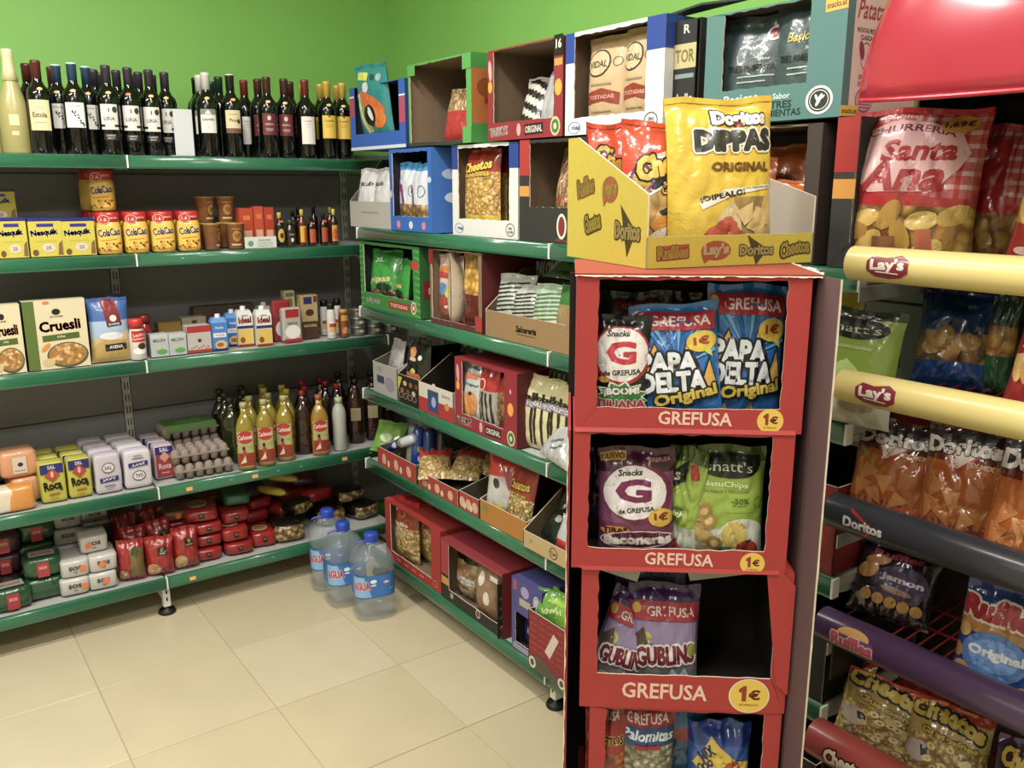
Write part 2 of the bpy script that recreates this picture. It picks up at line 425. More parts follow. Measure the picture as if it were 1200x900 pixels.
# ================================================================ the room
def struct(o): o['kind'] = 'structure'; return o
GREEN = M('#7cba50', .55, 0, 0, 0, 0, 1.45, .05, 3)
WHITE_WALL = M('#d8d2c4', .8)
XW, YW = .44, .43
g = G(); g.box(-4.6, XW+.1, YW, YW+.1, 0, 3.0, GREEN); struct(g.obj('wall_back'))
g = G(); g.box(XW, XW+.1, -5.2, YW, 0, 3.0, GREEN); struct(g.obj('wall_right'))
g = G(); g.box(-4.7, -4.6, -5.2, YW+.1, 0, 3.0, WHITE_WALL); struct(g.obj('wall_left'))
g = G(); g.box(-4.6, XW, -5.3, -5.2, 0, 3.0, WHITE_WALL); struct(g.obj('wall_front'))
g = G(); g.box(-4.7, XW+.1, -5.3, YW+.1, 3.0, 3.1, M('#e8e4da', .9)); struct(g.obj('ceiling'))
g = G(); g.box(-4.6, XW, -5.2, YW, -.05, -.003, M('#b09d7c', .8)); floor = struct(g.obj('floor'))
# polished floor tiles, each its own piece
def tile_mat(k, h):
    m = bpy.data.materials.new('polished_beige_tile'); m.use_nodes = True; nt = m.node_tree; b = nt.nodes['Principled BSDF']; L = nt.links.new
    tc = nt.nodes.new('ShaderNodeTexCoord'); n = nt.nodes.new('ShaderNodeTexNoise'); n.inputs['Scale'].default_value = 5; n.inputs['Detail'].default_value = 6
    cr = nt.nodes.new('ShaderNodeValToRGB'); e = cr.color_ramp.elements; e[0].position = .3; e[1].position = .75
    c = lin(h); e[0].color = tuple(x*.93 for x in c[:3])+(1,); e[1].color = c
    gm = nt.nodes.new('ShaderNodeNewGeometry'); L(gm.outputs['Position'], n.inputs['Vector']); L(n.outputs['Fac'], cr.inputs['Fac']); L(cr.outputs['Color'], b.inputs['Base Color'])
    n2 = nt.nodes.new('ShaderNodeTexNoise'); n2.inputs['Scale'].default_value = 14; L(gm.outputs['Position'], n2.inputs['Vector'])
    mr = nt.nodes.new('ShaderNodeMapRange'); mr.inputs['To Min'].default_value = .16; mr.inputs['To Max'].default_value = .3; L(n2.outputs['Fac'], mr.inputs['Value']); L(mr.outputs['Result'], b.inputs['Roughness'])
    return m
tms = [tile_mat(0, '#c6b998'), tile_mat(1, '#c3b694'), tile_mat(2, '#c9bc9d')]
tme = []
for m in tms:
    g = G(); g.cbox(-.2235, .2235, -.2235, .2235, -.012, 0, m, .0012); o = g.obj('floor_tile', floor); tme.append(o.data); bpy.data.objects.remove(o)
rnd = random.Random(3)
TX, TY = -.2609, -.401
for i in range(-6, 2):
    for j in range(-9, 2):
        cx, cy = TX+.45*(i+.5), TY+.45*(j+.5)
        if cx > XW or cy > YW or cx < -3: continue
        o = bpy.data.objects.new('floor_tile', rnd.choice(tme)); COL.objects.link(o); o.parent = floor; o.location = (cx, cy, 0)
        if cx+.2235 > XW or cy+.2235 > YW:
            o.scale = (min(1, (XW-cx+.2235)/.447), min(1, (YW-cy+.2235)/.447), 1)
            o.location.x = cx-.2235+.2235*o.scale[0]; o.location.y = cy-.2235+.2235*o.scale[1]
# ---- ceiling lamps over the aisle
for i, (x, y, z, a, b, rz, e) in enumerate(LIGHTS):
    g = G(); g.cbox(-a/2-.02, a/2+.02, -b/2-.02, b/2+.02, 0, .065, M('#e8e8e6', .5), .004)
    o = g.obj('ceiling_light', None, (x, y, z+.005), math.radians(rz))
    tag(o, ['long ceiling lamp over the left aisle near the green wall', 'long ceiling lamp running along the right shelving', 'ceiling lamp above the snack rack', 'ceiling lamp at the back of the shop'][i], 'ceiling light')
# ================================================================ shelving
LZ = [1.7685, 1.4239, 1.0314, .5357, .1641]
RZ = [1.5025, 1.1866, .8431, .5382, .1396]
RAIL = M('#236648', .24, 0, .6); METAL = M('#a9aaa6', .45, .0, .1); PANEL = M('#77787a', .5, 0, .05, 0, 0, 1.45, .05, 6); SLOT = M('#0b0b0b', .9)
WHITE = M('#dcdcd6', .4); STEEL = M('#b8b8b4', .35, .6)
def gondola(label, loc, rz, bays, zs, depth, ztop):
    """bays: list of (x0,x1) in local x; front plane y=0; back at y=depth"""
    r = empty('shelf_unit', loc, rz); tag(r, label, 'shelving')
    for bi, (x0, x1) in enumerate(bays):
        # back panels, one pressed sheet after another with joints between
        z = .12
        while z < ztop-.02:
            z1 = min(z+.318, ztop); g = G(); g.cbox(x0+.016, x1-.016, depth-.012, depth, z+.002, z1-.002, PANEL, .003); g.obj('back_panel', r); z = z1
        for li, z in enumerate(zs):
            g = G(); zt = z-.004
            g.cbox(x0+.003, x1-.003, .008, depth-.014, zt-.026, zt, METAL, .003); s = g.obj('shelf', r)
            g = G()  # price rail: tilted strip with a rounded lower lip
            prof = [(.007, z-.0005), (-.002, z-.0005), (-.006, z-.003), (-.0095, z-.010), (-.0115, z-.019), (-.0125, z-.029), (-.0128, z-.040), (-.0105, z-.046), (.004, z-.047), (.008, z-.03)]
            a, b = x0+.004, x1-.004; n = len(prof); vs = [(a, y, q) for y, q in prof]+[(b, y, q) for y, q in prof]
            g.add(vs, [tuple(range(n-1, -1, -1)), tuple(range(n, 2*n))]+[(k, (k+1) % n, (k+1) % n+n, k+n) for k in range(n)], RAIL)
            for q in range(2, len(g.sm)): g.sm[q] = q in (4, 5, 6, 7)
            g.obj('price_rail', s)
            if li < len(zs)-1:
                for xx in (x0+.008, x1-.011):
                    g = G(); pts = [(.02, zt-.028), (depth-.014, zt-.028), (depth-.014, zt-.042), (.06, zt-.045), (.02, zt-.04)]
                    n = 5; g.add([(xx, y, q) for y, q in pts]+[(xx+.003, y, q) for y, q in pts], [tuple(range(n-1, -1, -1)), tuple(range(n, 2*n))]+[(k, (k+1) % n, (k+1) % n+n, k+n) for k in range(n)], METAL); g.obj('bracket', s)
    xs = sorted({x for b in bays for x in b})
    for x in xs:
        g = G(); g.cbox(x-.015, x+.015, depth-.02, depth+.01, 0, ztop, METAL, .002); u = g.obj('upright', r)
        g = G(); z = .2
        while z < ztop-.03:
            for dx in (-.006, .006): g.box(x+dx-.0018, x+dx+.0018, depth-.0208, depth-.0195, z, z+.03, SLOT)
            z += .05
        o = g.obj('slot_holes', u); o['kind'] = 'stuff'
        g = G(); g.cbox(x-.014, x+.014, .02, .05, .03, zs[-1]-.03, WHITE, .002); g.box(x-.014, x+.014, .05, depth-.02, .06, .1, WHITE); f = g.obj('base_foot', r)
        g = G(); g.box(x-.003, x+.003, .0192, .0202, .055, .07, SLOT); g.box(x-.003, x+.003, .0192, .0202, .085, .1, SLOT); g.obj('slot_holes', f)
        g = G(); g.lathe([(.032, 0), (.034, .006), (.03, .016), (.012, .02), (.01, .035)], M('#141414', .5), 20, x, .035); g.obj('foot_pad', f)
        for z in zs[:]:
            g = G(); g.cbox(x-.003, x+.003, -.0145, .01, z-.045, z-.0002, WHITE, .0008); g.obj('rail_clip', r)
    return r
LG = gondola('grey and green shop shelving along the left green wall, full of groceries', (0, 0, 0), 0, [(-1.8236, -.8236), (-.8236, .178)], LZ, .395, 1.80)
RG = gondola('green-railed shop shelving along the right wall, full of snack boxes', (0, 0, 0), -PI/2, [(.135, 1.377), (1.377, 2.368)], RZ, .395, 1.72)

for z0 in (.12, .438, .756, 1.074, 1.392, 1.71):
    g = G(); g.cbox(.195, .425, .383, .395, z0+.002, min(z0+.316, 1.8), PANEL, .003); g.obj('back_panel', LG)
    g = G(); g.cbox(-.375, .118, .383, .395, z0+.002, min(z0+.316, 1.72), PANEL, .003); g.obj('back_panel', RG)
# ================================================================ goods on the left shelving
ORD = ['leftmost', 'second from the left', 'third from the left', 'fourth from the left', 'fifth from the left', 'sixth from the left', 'seventh from the left', 'eighth from the left', 'ninth from the left', 'tenth from the left']
S1, S2, S3, S4, S5 = LZ
def span(u0, u1, y, z): return fx(u0, y, z), fx(u1, y, z)
def hgt(v, u, y, z): return fz(v, fx(u, y, z), y)-z
# ---- wine bottles on top
GLASS = M('#080b09', .08, 0, .4)
def wine(capcol, label=None, lw=.058, lz=.085, lh=.085, lcol='#dcdad2', art=None, sticker=None, glass=GLASS, H=.30, sh='bordeaux', topcol=None):
    """returns an Empty with bottle parts, base at origin"""
    o = empty('wine_bottle', (0, 0, 0))
    r = .0375
    if sh == 'bordeaux': prof = [(.034, 0), (r, .004), (r, .19), (.034, .207), (.022, .222), (.0155, .236), (.0142, .262), (.0142, H)]
    else: prof = [(.041, 0), (.045, .005), (.045, .13), (.042, .165), (.030, .205), (.019, .245), (.0155, .275), (.016, H)]; r = .045
    g = G(); g.lathe(prof, glass, 22); g.obj('glass_body', o)
    g = G(); c = M(capcol, .35, .1, .2); rr = .0153 if sh == 'bordeaux' else .0185
    if sh == 'bordeaux': g.lathe([(rr, H-.062), (rr+.0003, H-.012), (rr+.0012, H-.01), (rr+.0012, H-.003), (rr-.001, H+.001)], [c, c, c, M(topcol, .4) if topcol else c], 18)
    else: g.lathe([(.026, H-.10), (.0195, H-.07), (.0172, H-.03), (.0185, H-.02), (.0185, H-.004), (.016, H)], c, 18)
    g.obj('capsule', o)
    if lcol:
        A = Art(); A.r(0, lz+lh/2, lw, lh, lcol)
        if art: art(A)
        A.build('paper_label', cyl(r+.0002), o, maxe=.008)
    if sticker:
        A = Art(); A.e(sticker[1], .208, .009, .005, sticker[0], .1); rr2 = .0335
        A.build('price_sticker', lambda x, z, off: ((rr2+.001+off)*math.sin(x/rr2)*(1-(z-.205)*9), -(rr2+.001+off)*math.cos(x/rr2)*(1-(z-.205)*9)-.002, z), o, maxe=.006)
    return o
def a_liria(A):
    A.r(0, .098, .058, .008, '#1c1a1c'); A.r(0, .098, .03, .008, '#cfcdc6'); A.t('LIRIA', 0, .122, .036, .013, '#55504c'); A.r(0, .15, .004, .014, '#55504c'); A.e(.019, .152, .0085, .0105, '#3a3835')
    A.r(0, .06, .046, .022, '#221f26'); A.t('CABERNET', 0, .065, .03, .006, '#b9b3ad'); A.t('MERLOT', 0, .056, .022, .005, '#b9b3ad')
def a_estola(A):
    A.t('Estola', 0, .125, .044, .017, '#26221b'); A.r(0, .148, .03, .002, '#8a8064'); A.r(0, .10, .034, .002, '#8a8064')
def a_tree(A):
    A.t('Santa Digna', 0, .158, .036, .006, '#6c6a66'); rr = random.Random(4)
    for k in range(14): A.e(-.006+k*.0022+rr.uniform(-.004, .004), .145-k*.0038+rr.uniform(-.004, .004), .0035, .0026, '#2a2a2c', rr.uniform(0, 3))
def a_lavar(A): A.r(0, .16, .058, .02, '#83827f'); A.p([(-.012, .152), (0, .168), (.012, .152)], '#d9d7d0'); A.t('Lavaredo', 0, .134, .042, .011, '#3b3936'); A.t('L', 0, .107, .004, .008, '#777')
def a_pinus(A): A.r(0, .096, .058, .018, '#6e4a39'); A.t('Pinus', 0, .134, .028, .012, '#3d2b22'); A.e(.02, .13, .006, .009, '#3d2b22'); A.r(0, .155, .03, .003, '#97866a')
def a_maroon(A): A.e(0, .148, .007, .009, '#c9b9a9'); A.t('RESERVA', 0, .125, .032, .006, '#c9b9a9'); A.r(0, .108, .03, .002, '#c9b9a9'); A.r(0, .102, .024, .002, '#c9b9a9')
def a_white(A): A.t('CAMPO', 0, .142, .034, .006, '#8a8a88'); A.t('VIEJO', 0, .13, .028, .004, '#8a8a88'); A.r(0, .12, .02, .0015, '#aaaaaa')
def a_yel(A): A.t('Castillo', 0, .148, .04, .009, '#7a5a18'); A.r(0, .132, .034, .002, '#a57c20'); A.r(0, .124, .026, .002, '#a57c20'); A.e(0, .166, .005, .005, '#6b4c14')
PR = {}
PR['champ'] = wine('#d9cf9c', lcol='#cfc8a0', lw=.03, lz=.09, lh=.035, art=lambda A: A.r(0, .065, .022, .014, '#c8c095'), glass=M('#a79f63', .35, 0, .2), H=.335, sh='champ')
for ch in PR['champ'].children: pass
PR['estola'] = wine('#5a2620', lcol='#ddd0a0', art=a_estola, lz=.075, lh=.098, lw=.068, sticker=('#e8a94a', .008))
PR['tree'] = wine('#2c4763', lcol='#e4e3de', art=a_tree, lz=.088, lh=.082, lw=.064, sticker=('#dcb04e', 0), topcol='#cfe0e6')
PR['liria'] = wine('#3c3440', lcol='#d5d3cd', art=a_liria, sticker=('#e6b544', .004))
PR['liria_red'] = wine('#3c3440', lcol='#d5d3cd', art=a_liria, sticker=('#d9603a', -.004))
PR['lavar'] = wine('#cfcfca', lcol='#d9d7d0', art=a_lavar, lz=.085, lh=.085, sticker=('#e6b544', 0))
PR['pinus'] = wine('#1c2220', lcol='#d3c29c', art=a_pinus, lz=.087, lh=.083, sticker=('#e2a758', .004), topcol='#cfcfca')
PR['maroon'] = wine('#4d2a28', lcol='#6a2630', art=a_maroon, lz=.085, lh=.08, lw=.054, sticker=('#e7b98a', 0))
PR['white'] = wine('#7a2c25', lcol='#dedcd8', art=a_white, lz=.055, lh=.105, lw=.056)
PR['yellow'] = wine('#c9a63c', lcol='#dcb93a', art=a_yel, lz=.08, lh=.088, lw=.058, sticker=('#e9c07a', 0))
PR['green'] = wine('#1d3327', lcol=None)
PR['blackcap'] = wine('#15171a', lcol='#d6d6d0', lz=.09, lh=.08)
BOT = [  # prototype, column in the photograph, depth behind the rail, label
 ('champ', -3, .07, 'pale frosted sparkling wine bottle cut by the left edge of the picture, top shelf', ''),
 ('champ', 22, .062, 'pale gold frosted sparkling wine bottle beside the bottle with a cream label', ''),
 ('estola', 53, .05, 'red wine bottle with large cream label and burgundy capsule next to the sparkling wine', ''),
 ('estola', 42, .14, 'burgundy-capped wine bottle behind the cream-labelled one, second row', ''),
 ('estola', 46, .23, 'burgundy-capped wine bottle behind the cream-labelled one, back row', ''),
 ('estola', 71, .20, 'single burgundy-capped wine bottle between the cream label and the blue capsules', ''),
 ('tree', 76, .13, 'blue-capped wine bottle half hidden behind the white tree label, left', ''),
 ('tree', 94, .05, 'blue-capped wine bottle with full white label of dark leaves', ''),
 ('tree', 110, .125, 'blue-capped wine bottle half hidden at the right of the white leaf label', ''),
 ('tree', 94, .22, 'blue-capped wine bottle at the back behind the white leaf label', ''),
 ('liria', 133, .05, 'dark wine bottle with grey label and round medal, leftmost of its front row', ''),
 ('liria', 119, .20, 'plum-capped wine bottle in the back row, just right of the blue capsules', ''),
 ('liria', 126, .28, 'plum-capped wine bottle furthest back, behind the leftmost grey label', ''),
 ('liria_red', 158, .05, 'dark wine bottle with grey label and orange neck sticker', ''),
 ('liria', 145, .17, 'plum-capped wine bottle behind the leftmost two grey labels', ''),
 ('liria', 162, .25, 'plum-capped wine bottle in the back row behind the orange neck sticker', ''),
 ('liria', 182, .05, 'dark wine bottle with grey label, third of the front row before the white card', ''),
 ('liria', 170, .17, 'plum-capped wine bottle behind the third grey label, left side', ''),
 ('liria', 186, .24, 'plum-capped wine bottle behind the third grey label, back row', ''),
 ('liria', 200, .11, 'dark wine bottle with grey label touching the white card', ''),
 ('lavar', 247, .05, 'wine bottle with grey and white label and white capsule', ''),
 ('lavar', 240, .14, 'white-capped wine bottle hidden behind the grey and white label', ''),
 ('blackcap', 236, .24, 'black-capped wine bottle at the back just right of the white card', ''),
 ('green', 262, .15, 'wine bottle with dark green capsule behind and right of the white capsule', ''),
 ('green', 266, .25, 'dark green capped wine bottle in the back row beside the black capsule', ''),
 ('pinus', 275, .05, 'wine bottle with beige and brown label and black capsule', ''),
 ('pinus', 275, .17, 'black-capped wine bottle behind the beige and brown label', ''),
 ('white', 291, .12, 'red-capped wine bottle squeezed between beige label and maroon label', ''),
 ('maroon', 307, .11, 'brown-capped wine bottle, left and set back of the maroon labels', ''),
 ('maroon', 317, .05, 'wine bottle with maroon label, left one of the front pair', ''),
 ('maroon', 337, .05, 'wine bottle with maroon label, right one of the front pair', ''),
 ('maroon', 344, .15, 'brown-capped wine bottle just behind the right maroon label', ''),
 ('white', 361, .05, 'wine bottle with tall plain white label and red capsule', ''),
 ('yellow', 359, .20, 'yellow-capped wine bottle behind the tall white label', ''),
 ('yellow', 379, .15, 'yellow-capped wine bottle behind the left yellow label, second row', ''),
 ('yellow', 386, .05, 'wine bottle with yellow label and yellow capsule, left one of the front pair', ''),
 ('yellow', 384, .25, 'yellow-capped wine bottle behind the left yellow label, back row', ''),
 ('yellow', 398, .16, 'yellow-capped wine bottle behind and between the two yellow labels', ''),
 ('yellow', 404, .065, 'wine bottle with yellow label at the right end of the top shelf', '')]
used = set()
def free(placed, u, y, z, r, ymax=.335):
    best = None
    for du in (0, 4, -4, 8, -8, 12, -12, 18, -18, 26, -26):
        q = y
        while q <= ymax:
            x = fx(u+du, q, z)
            if all((x-a)**2+(q-b)**2 >= (r+c)**2 for a, b, c in placed) and x < .40: placed.append((x, q, r)); return x, q
            q += .01
    x = fx(u, y, z); placed.append((x, y, r)); return x, y
PL = []
for k, u, y, lab, q in sorted(BOT, key=lambda e: e[2]):
    x, y = free(PL, u, y, S1, .0455 if k == 'champ' else .038); p = (x, y, S1+.0005)
    if k not in used:
        used.add(k); o = PR[k]; o.location = p; tag(o, lab, 'wine bottle', 'wine bottles on the top shelf')
        o['category'] = 'wine bottle'
    else: o = dup(PR[k], p, lab, group='wine bottles on the top shelf')
    o.rotation_euler.z = math.radians(-14+random.Random(u).uniform(-6, 6))
x0, x1 = span(206, 228, .02, S1)
g = G(); g.cbox(x0, x1, .012, .016, S1+.001, S1+.165, M('#c3c7cc', .5), .001); g.cbox(x0, x1, .06, .10, S1+.001, S1+.004, M('#c3c7cc', .5), .001)
tag(g.obj('card_sign'), 'blank white card sign standing between the wine bottles', 'sign')
# ---- second shelf: cocoa, noodle cups, sauces
def carton(name, u0, u1, vt, y, z, col, label, cat='box', d=.07, art=None, group=None, dz=0, lid=None, side=None, dx=0, rz=0, chamfer=.0015, mat=None):
    x0, x1 = span(u0, u1, y, z); w = (x1-x0)*math.cos(rz); h = hgt(vt, (u0+u1)/2, y, z)-dz
    g = G(); m = mat or card(col); 
    if side: g.box(0, w, 0, d, 0, h, m, {'l': card(side), 'r': card(side)})
    else: g.cbox(0, w, 0, d, 0, h, m, chamfer)
    o = g.obj(name, None, (x0, y, z+dz+.0005), rz); tag(o, label, cat, group)
    if lid: g = G(); g.cbox(-.002, w+.002, -.002, d+.002, h-.002, h+.010, plast(lid), .003); g.obj('lid', o)
    if art: A = Art(); art(A, w, h); A.build('printed_front', flat(0), o)
    return o, w, h
def a_nesq(txt):
    def f(A, w, h):
        A.r(w*.5, h*.88, w*.5, h*.09, '#2b2b86'); A.t(txt, w*.46, h*.66, w*.8, h*.2, '#1f2f8c', .08, .04, out='#e9e6d0', ow=.05)
        A.e(w*.55, h*.25, w*.2, h*.12, '#cfc2b4'); A.t('25', w*.55, h*.25, w*.16, h*.1, '#6c4a5c'); A.r(w*.5, h*.44, w*.6, h*.03, '#b9ab30')
        A.p([(w*.82, h*.04), (w*.97, h*.04), (w*.97, h*.45), (w*.86, h*.36)], '#7a5c38'); A.e(w*.15, h*.12, w*.09, h*.09, '#6b4a2c')
    return f
YC = '#c6b834'
for u0, u1, txt, lab in ((0, 35, 'Nesquik', 'yellow cocoa tin box with blue lid at the left edge of the shelf, front row'), (37, 76, 'Nesquik', 'yellow cocoa tin box with blue lid, middle of the front three'), (76, 114, 'Nesquik', 'yellow cocoa tin box with blue lid touching the red-lidded jars')):
    carton('cocoa_box', u0, u1, 259, .03, S2, YC, lab, 'tin', .075, a_nesq(txt), 'yellow cocoa boxes', lid='#26297a')
carton('cocoa_box', -18, -1, 259, .03, S2, YC, 'sliver of yellow cocoa tin box cut by the left picture edge', 'tin', .075, a_nesq('Nesquik'), 'yellow cocoa boxes', lid='#26297a')
for u0, u1, y, dz, lab in ((-10, 26, .16, .0, 'yellow cocoa tin box hidden in the back row, lower of two'), (-10, 26, .16, .115, 'yellow cocoa tin box stacked at the back left, above the front row')):
    x0, x1 = span(u0, u1, y, S2); 
    g = G(); g.cbox(0, .115, 0, .075, 0, .105, card('#b3a630'), .0015); o = g.obj('cocoa_box', None, (x1-.115, y, S2+dz+.0005)); tag(o, lab, 'tin', 'yellow cocoa boxes')
    A = Art(); a_nesq('Nesquik')(A, .115, .105); A.build('printed_front', flat(0), o)
    g = G(); g.cbox(-.001, .116, -.001, .076, .103, .112, plast('#20222f'), .002); g.obj('lid', o)
def cocoa_jar(lab, x, y, z, first=[None], dark=False, rz=0):
    if first[0] is None:
        ym = M('#d8b23a', .35, 0, .3); pr = [(.036, 0), (.041, .006), (.0425, .03), (.0425, .09), (.039, .112), (.035, .118)]
        g = G(); g.lathe(pr, ym, 24, sq=.25); o = g.obj('cocoa_jar')
        g = G(); g.lathe([(.039, .112), (.0415, .117), (.0415, .142), (.039, .147)], M('#b3201f', .3, 0, .4), 24, sq=.2); l = g.obj('lid', o)
        A = Art(); A.e(-.012, .122, .019, .016, '#d9a59a'); A.e(-.012, .122, .016, .0135, '#b9302c'); A.t('1.6', -.012, .122, .018, .012, '#eac7bb'); A.t('GRATIS', .018, .127, .022, .006, '#e9c4bc')
        A.build('lid_print', cylsq(.0422, .2), l, maxe=.008)
        A = Art(); A.r(0, .055, .07, .08, '#e3b93c'); A.t('ColaCao', .002, .077, .066, .026, '#1b1f63', .12, .04, out='#f0dfa2', ow=.04); A.r(.0, .05, .05, .004, '#c9742a', .1)
        rr = random.Random(2)
        for k in range(26): A.e(rr.uniform(-.033, .033), rr.uniform(.008, .04)-.0, .0045, .0032, rr.choice(['#8a4a1d', '#6b3414', '#c98a3a']), rr.uniform(0, 3))
        A.build('paper_label', cylsq(.0432, .25), o, maxe=.008); first[0] = o
        o.location = (x, y, z); tag(o, lab, 'jar', 'red-lidded cocoa jars'); o.rotation_euler.z = rz; return o
    return dup(first[0], (x, y, z), lab, rz=rz, group='red-lidded cocoa jars')
for i, u in enumerate((129.5, 161, 192, 222)):
    cocoa_jar('yellow cocoa jar with red lid, %s of the front four' % ['leftmost', 'second from the left', 'third from the left', 'rightmost'][i], fx(u, .065, S2), .065, S2+.0005, rz=-.18)
for i, u in enumerate((125, 157, 188, 218)):
    cocoa_jar('yellow cocoa jar in the second row, behind the %s front jar' % ['leftmost', 'second', 'third', 'rightmost'][i], fx(u, .165, S2), .165, S2+.0005, rz=-.2)
cocoa_jar('cocoa jar stacked on top of the leftmost jars', fx(122, .15, S2+.147), .15, S2+.1485, rz=-.3)
cocoa_jar('cocoa jar stacked second on top, darker and further back', fx(112, .25, S2+.147), .255, S2+.1485, rz=.4)
cocoa_jar('cocoa jar in the third row under the stacked one', fx(114, .26, S2), .262, S2+.0005, rz=.2)
def cup(lab, x, y, z, first=[None], rz=0):
    if first[0] is None:
        g = G(); g.lathe([(.032, 0), (.034, .003), (.044, .112), (.0455, .114), (.0455, .117)], M('#8a5a30', .5, 0, .1, 0, 0, 1.45, .25, 60), 24); o = g.obj('noodle_cup')
        g = G(); g.lathe([(.0455, .1165), (.0465, .118), (.045, .1195)], M('#c3a64a', .35, .3), 24); g.obj('foil_lid', o)
        A = Art(); A.e(.002, .06, .022, .03, '#a9763a'); A.ring(.002, .06, .022, .03, '#2a1c12', .08); A.t('YATE', .004, .06, .026, .018, '#24180f'); A.r(.0, .093, .04, .005, '#d36a2a'); A.r(0, .02, .05, .008, '#cdb48c')
        A.build('printed_sleeve', lambda a, q, off: ((.034+.01*q/.112+.0006+off)*math.sin(a/.039), -(.034+.01*q/.112+.0006+off)*math.cos(a/.039), q), o, maxe=.01)
        first[0] = o; o.location = (x, y, z); o.rotation_euler.z = rz; tag(o, lab, 'noodle cup', 'instant noodle cups'); return o
    return dup(first[0], (x, y, z), lab, rz=rz, group='instant noodle cups')
k = .82
cups = [cup('brown instant noodle cup beside the red-lidded jars, front row left', fx(249, .06, S2), .06, S2+.0005, rz=.9), cup('brown instant noodle cup with round emblem, front row right', fx(277, .055, S2), .055, S2+.0005, rz=-.2),
        cup('brown instant noodle cup stacked on top, left one', fx(241, .15, S2+.1), .15, S2+.0995, rz=.5), cup('brown instant noodle cup stacked on top, right one', fx(265, .15, S2+.1), .15, S2+.0995, rz=-.1),
        cup('brown instant noodle cup under the left stacked cup, back row', fx(240, .15, S2), .15, S2+.0005, rz=2), cup('brown instant noodle cup under the right stacked cup, back row', fx(266, .15, S2), .15, S2+.0005, rz=1)]
for c in cups: c.scale = (k, k, k)
for i, (u0, u1, vt, c) in enumerate(((283, 299, 244, '#b8401f'), (300, 311, 242, '#c24a2a'), (312, 323, 243, '#b23a20'))):
    carton('stock_box', u0, u1, vt, .10, S2, c, 'orange-red stock cube box behind the small white shelf card, %s' % ['leftmost', 'middle', 'rightmost'][i], 'box', .05, lambda A, w, h: (A.r(w*.5, h*.3, w*.7, h*.25, '#d9a58a'), A.r(w*.5, h*.75, w*.5, h*.12, '#e0703a')), 'stock cube boxes')
x0, x1 = span(288, 325, .0, S2); g = G(); g.cbox(x0, x1, .004, .007, S2+.0015, S2+.045, M('#c9d0c6', .5), .0008); o = g.obj('shelf_card'); tag(o, 'small white shelf card with faint green print under the orange-red boxes', 'sign')
A = Art(); wc = x1-x0; A.e(wc*.18, .02, .011, .011, '#4f9a7a'); A.t('SALSA', wc*.62, .032, wc*.4, .007, '#6d766f'); A.t('AUTENTICA', wc*.64, .02, wc*.5, .006, '#8a948b'); A.t('ORIENTAL', wc*.64, .01, wc*.5, .005, '#8a948b'); A.build('printed_front', flat(.004, x0, S2), o)
def sauce(lab, u, y, H, r, glass, cap, band, z=None, rz=0, cat='sauce bottle', sticker=None, sq=0, z0=None, neck=.4, capH=.16, art=None, name='sauce_bottle', group='small sauce bottles', lband=(.1, .55), shoulder=.7):
    z = S2 if z is None else z; x = fx(u, y, z); gm = M(glass, .1, 0, .4); H1 = H*(1-capH)
    g = G(); g.lathe([(r*.92, 0), (r, r*.12), (r, H*(shoulder-.1)), (r*.85, H*shoulder), (r*neck, H*(shoulder+.08)), (r*neck*.95, H1)], gm, 16, sq=sq); o = g.obj(name, None, (x, y, z+.0005), rz); tag(o, lab, cat, group)
    g = G(); g.lathe([(r*neck*1.12, H1-.002), (r*neck*1.12, H-.002), (r*neck*1.0, H)], plast(cap), 14); g.obj('cap', o)
    if band:
        A = Art(); A.r(0, H*(lband[0]+lband[1])/2, r*1.7, H*(lband[1]-lband[0]), band)
        if art: art(A, r, H)
        A.build('paper_label', cyl(r+.0003), o, maxe=r*.4)
    if sticker:
        A = Art(); A.r(0, H*.74, r*.9, H*.06, sticker); A.build('price_sticker', lambda a, q, off: (a, -r*.86-off, q), o)
    return o
diam = lambda c: (lambda A, r, H: (A.e(0, H*.33, r*.75, H*.2, c), A.e(0, H*.33, r*.4, H*.08, '#5c2a18')))
sauce('dark sauce bottle with yellow cap and yellow diamond label, first after the shelf card', 329, .05, .135, .019, '#140c08', '#b9a93a', '#1a130e', sticker='#e2672d', art=diam('#c1a838'))
sauce('yellow-capped sauce bottle half hidden behind the red-orange boxes', 316, .17, .14, .018, '#2a1a0c', '#aaa03a', '#1a130e')
sauce('squat brown soy bottle with black label, second from the shelf card', 341, .05, .105, .021, '#2b1d17', '#1f3a2a', '#2a1f1b', neck=.62, art=lambda A, r, H: (A.t('SOJA', 0, H*.45, r*1.1, H*.06, '#cbb9a6'), A.e(0, H*.25, r*.28, H*.08, '#d9cfc0')))
sauce('dark soy bottle behind the squat brown one', 345, .15, .14, .019, '#1c120c', '#0e120f', None)
sauce('slim bottle with tall yellow cap and yellow and orange label', 355, .05, .145, .017, '#5a1d10', '#c2b23c', '#c9a630', art=lambda A, r, H: A.r(r*.5, H*.3, r*.9, H*.38, '#c85a22'))
sauce('black-capped sauce bottle with orange label, left of the dark pair', 366, .05, .12, .017, '#170e0b', '#0e1410', '#b4532c', sticker='#e2562f')
sauce('dark bottle behind the slim yellow-capped one', 351, .22, .15, .018, '#120d0b', '#0c0f0d', None)
sauce('black-capped sauce bottle with orange label, right of the dark pair', 380, .055, .13, .017, '#170e0b', '#0e1410', '#a8492c', sticker='#e2562f')
sauce('tall dark bottle behind the two orange labels', 369, .18, .155, .018, '#120d0b', '#0e1410', None)
sauce('yellow-capped hot sauce bottle with orange label at the right end of the row', 392, .05, .145, .0165, '#3a150b', '#c2bb4a', '#c78d33', art=lambda A, r, H: A.e(0, H*.3, r*.7, H*.16, '#b7571f'))
sauce('yellow-capped hot sauce bottle behind the right end one', 388, .16, .15, .0165, '#3a150b', '#aaa63c', None)
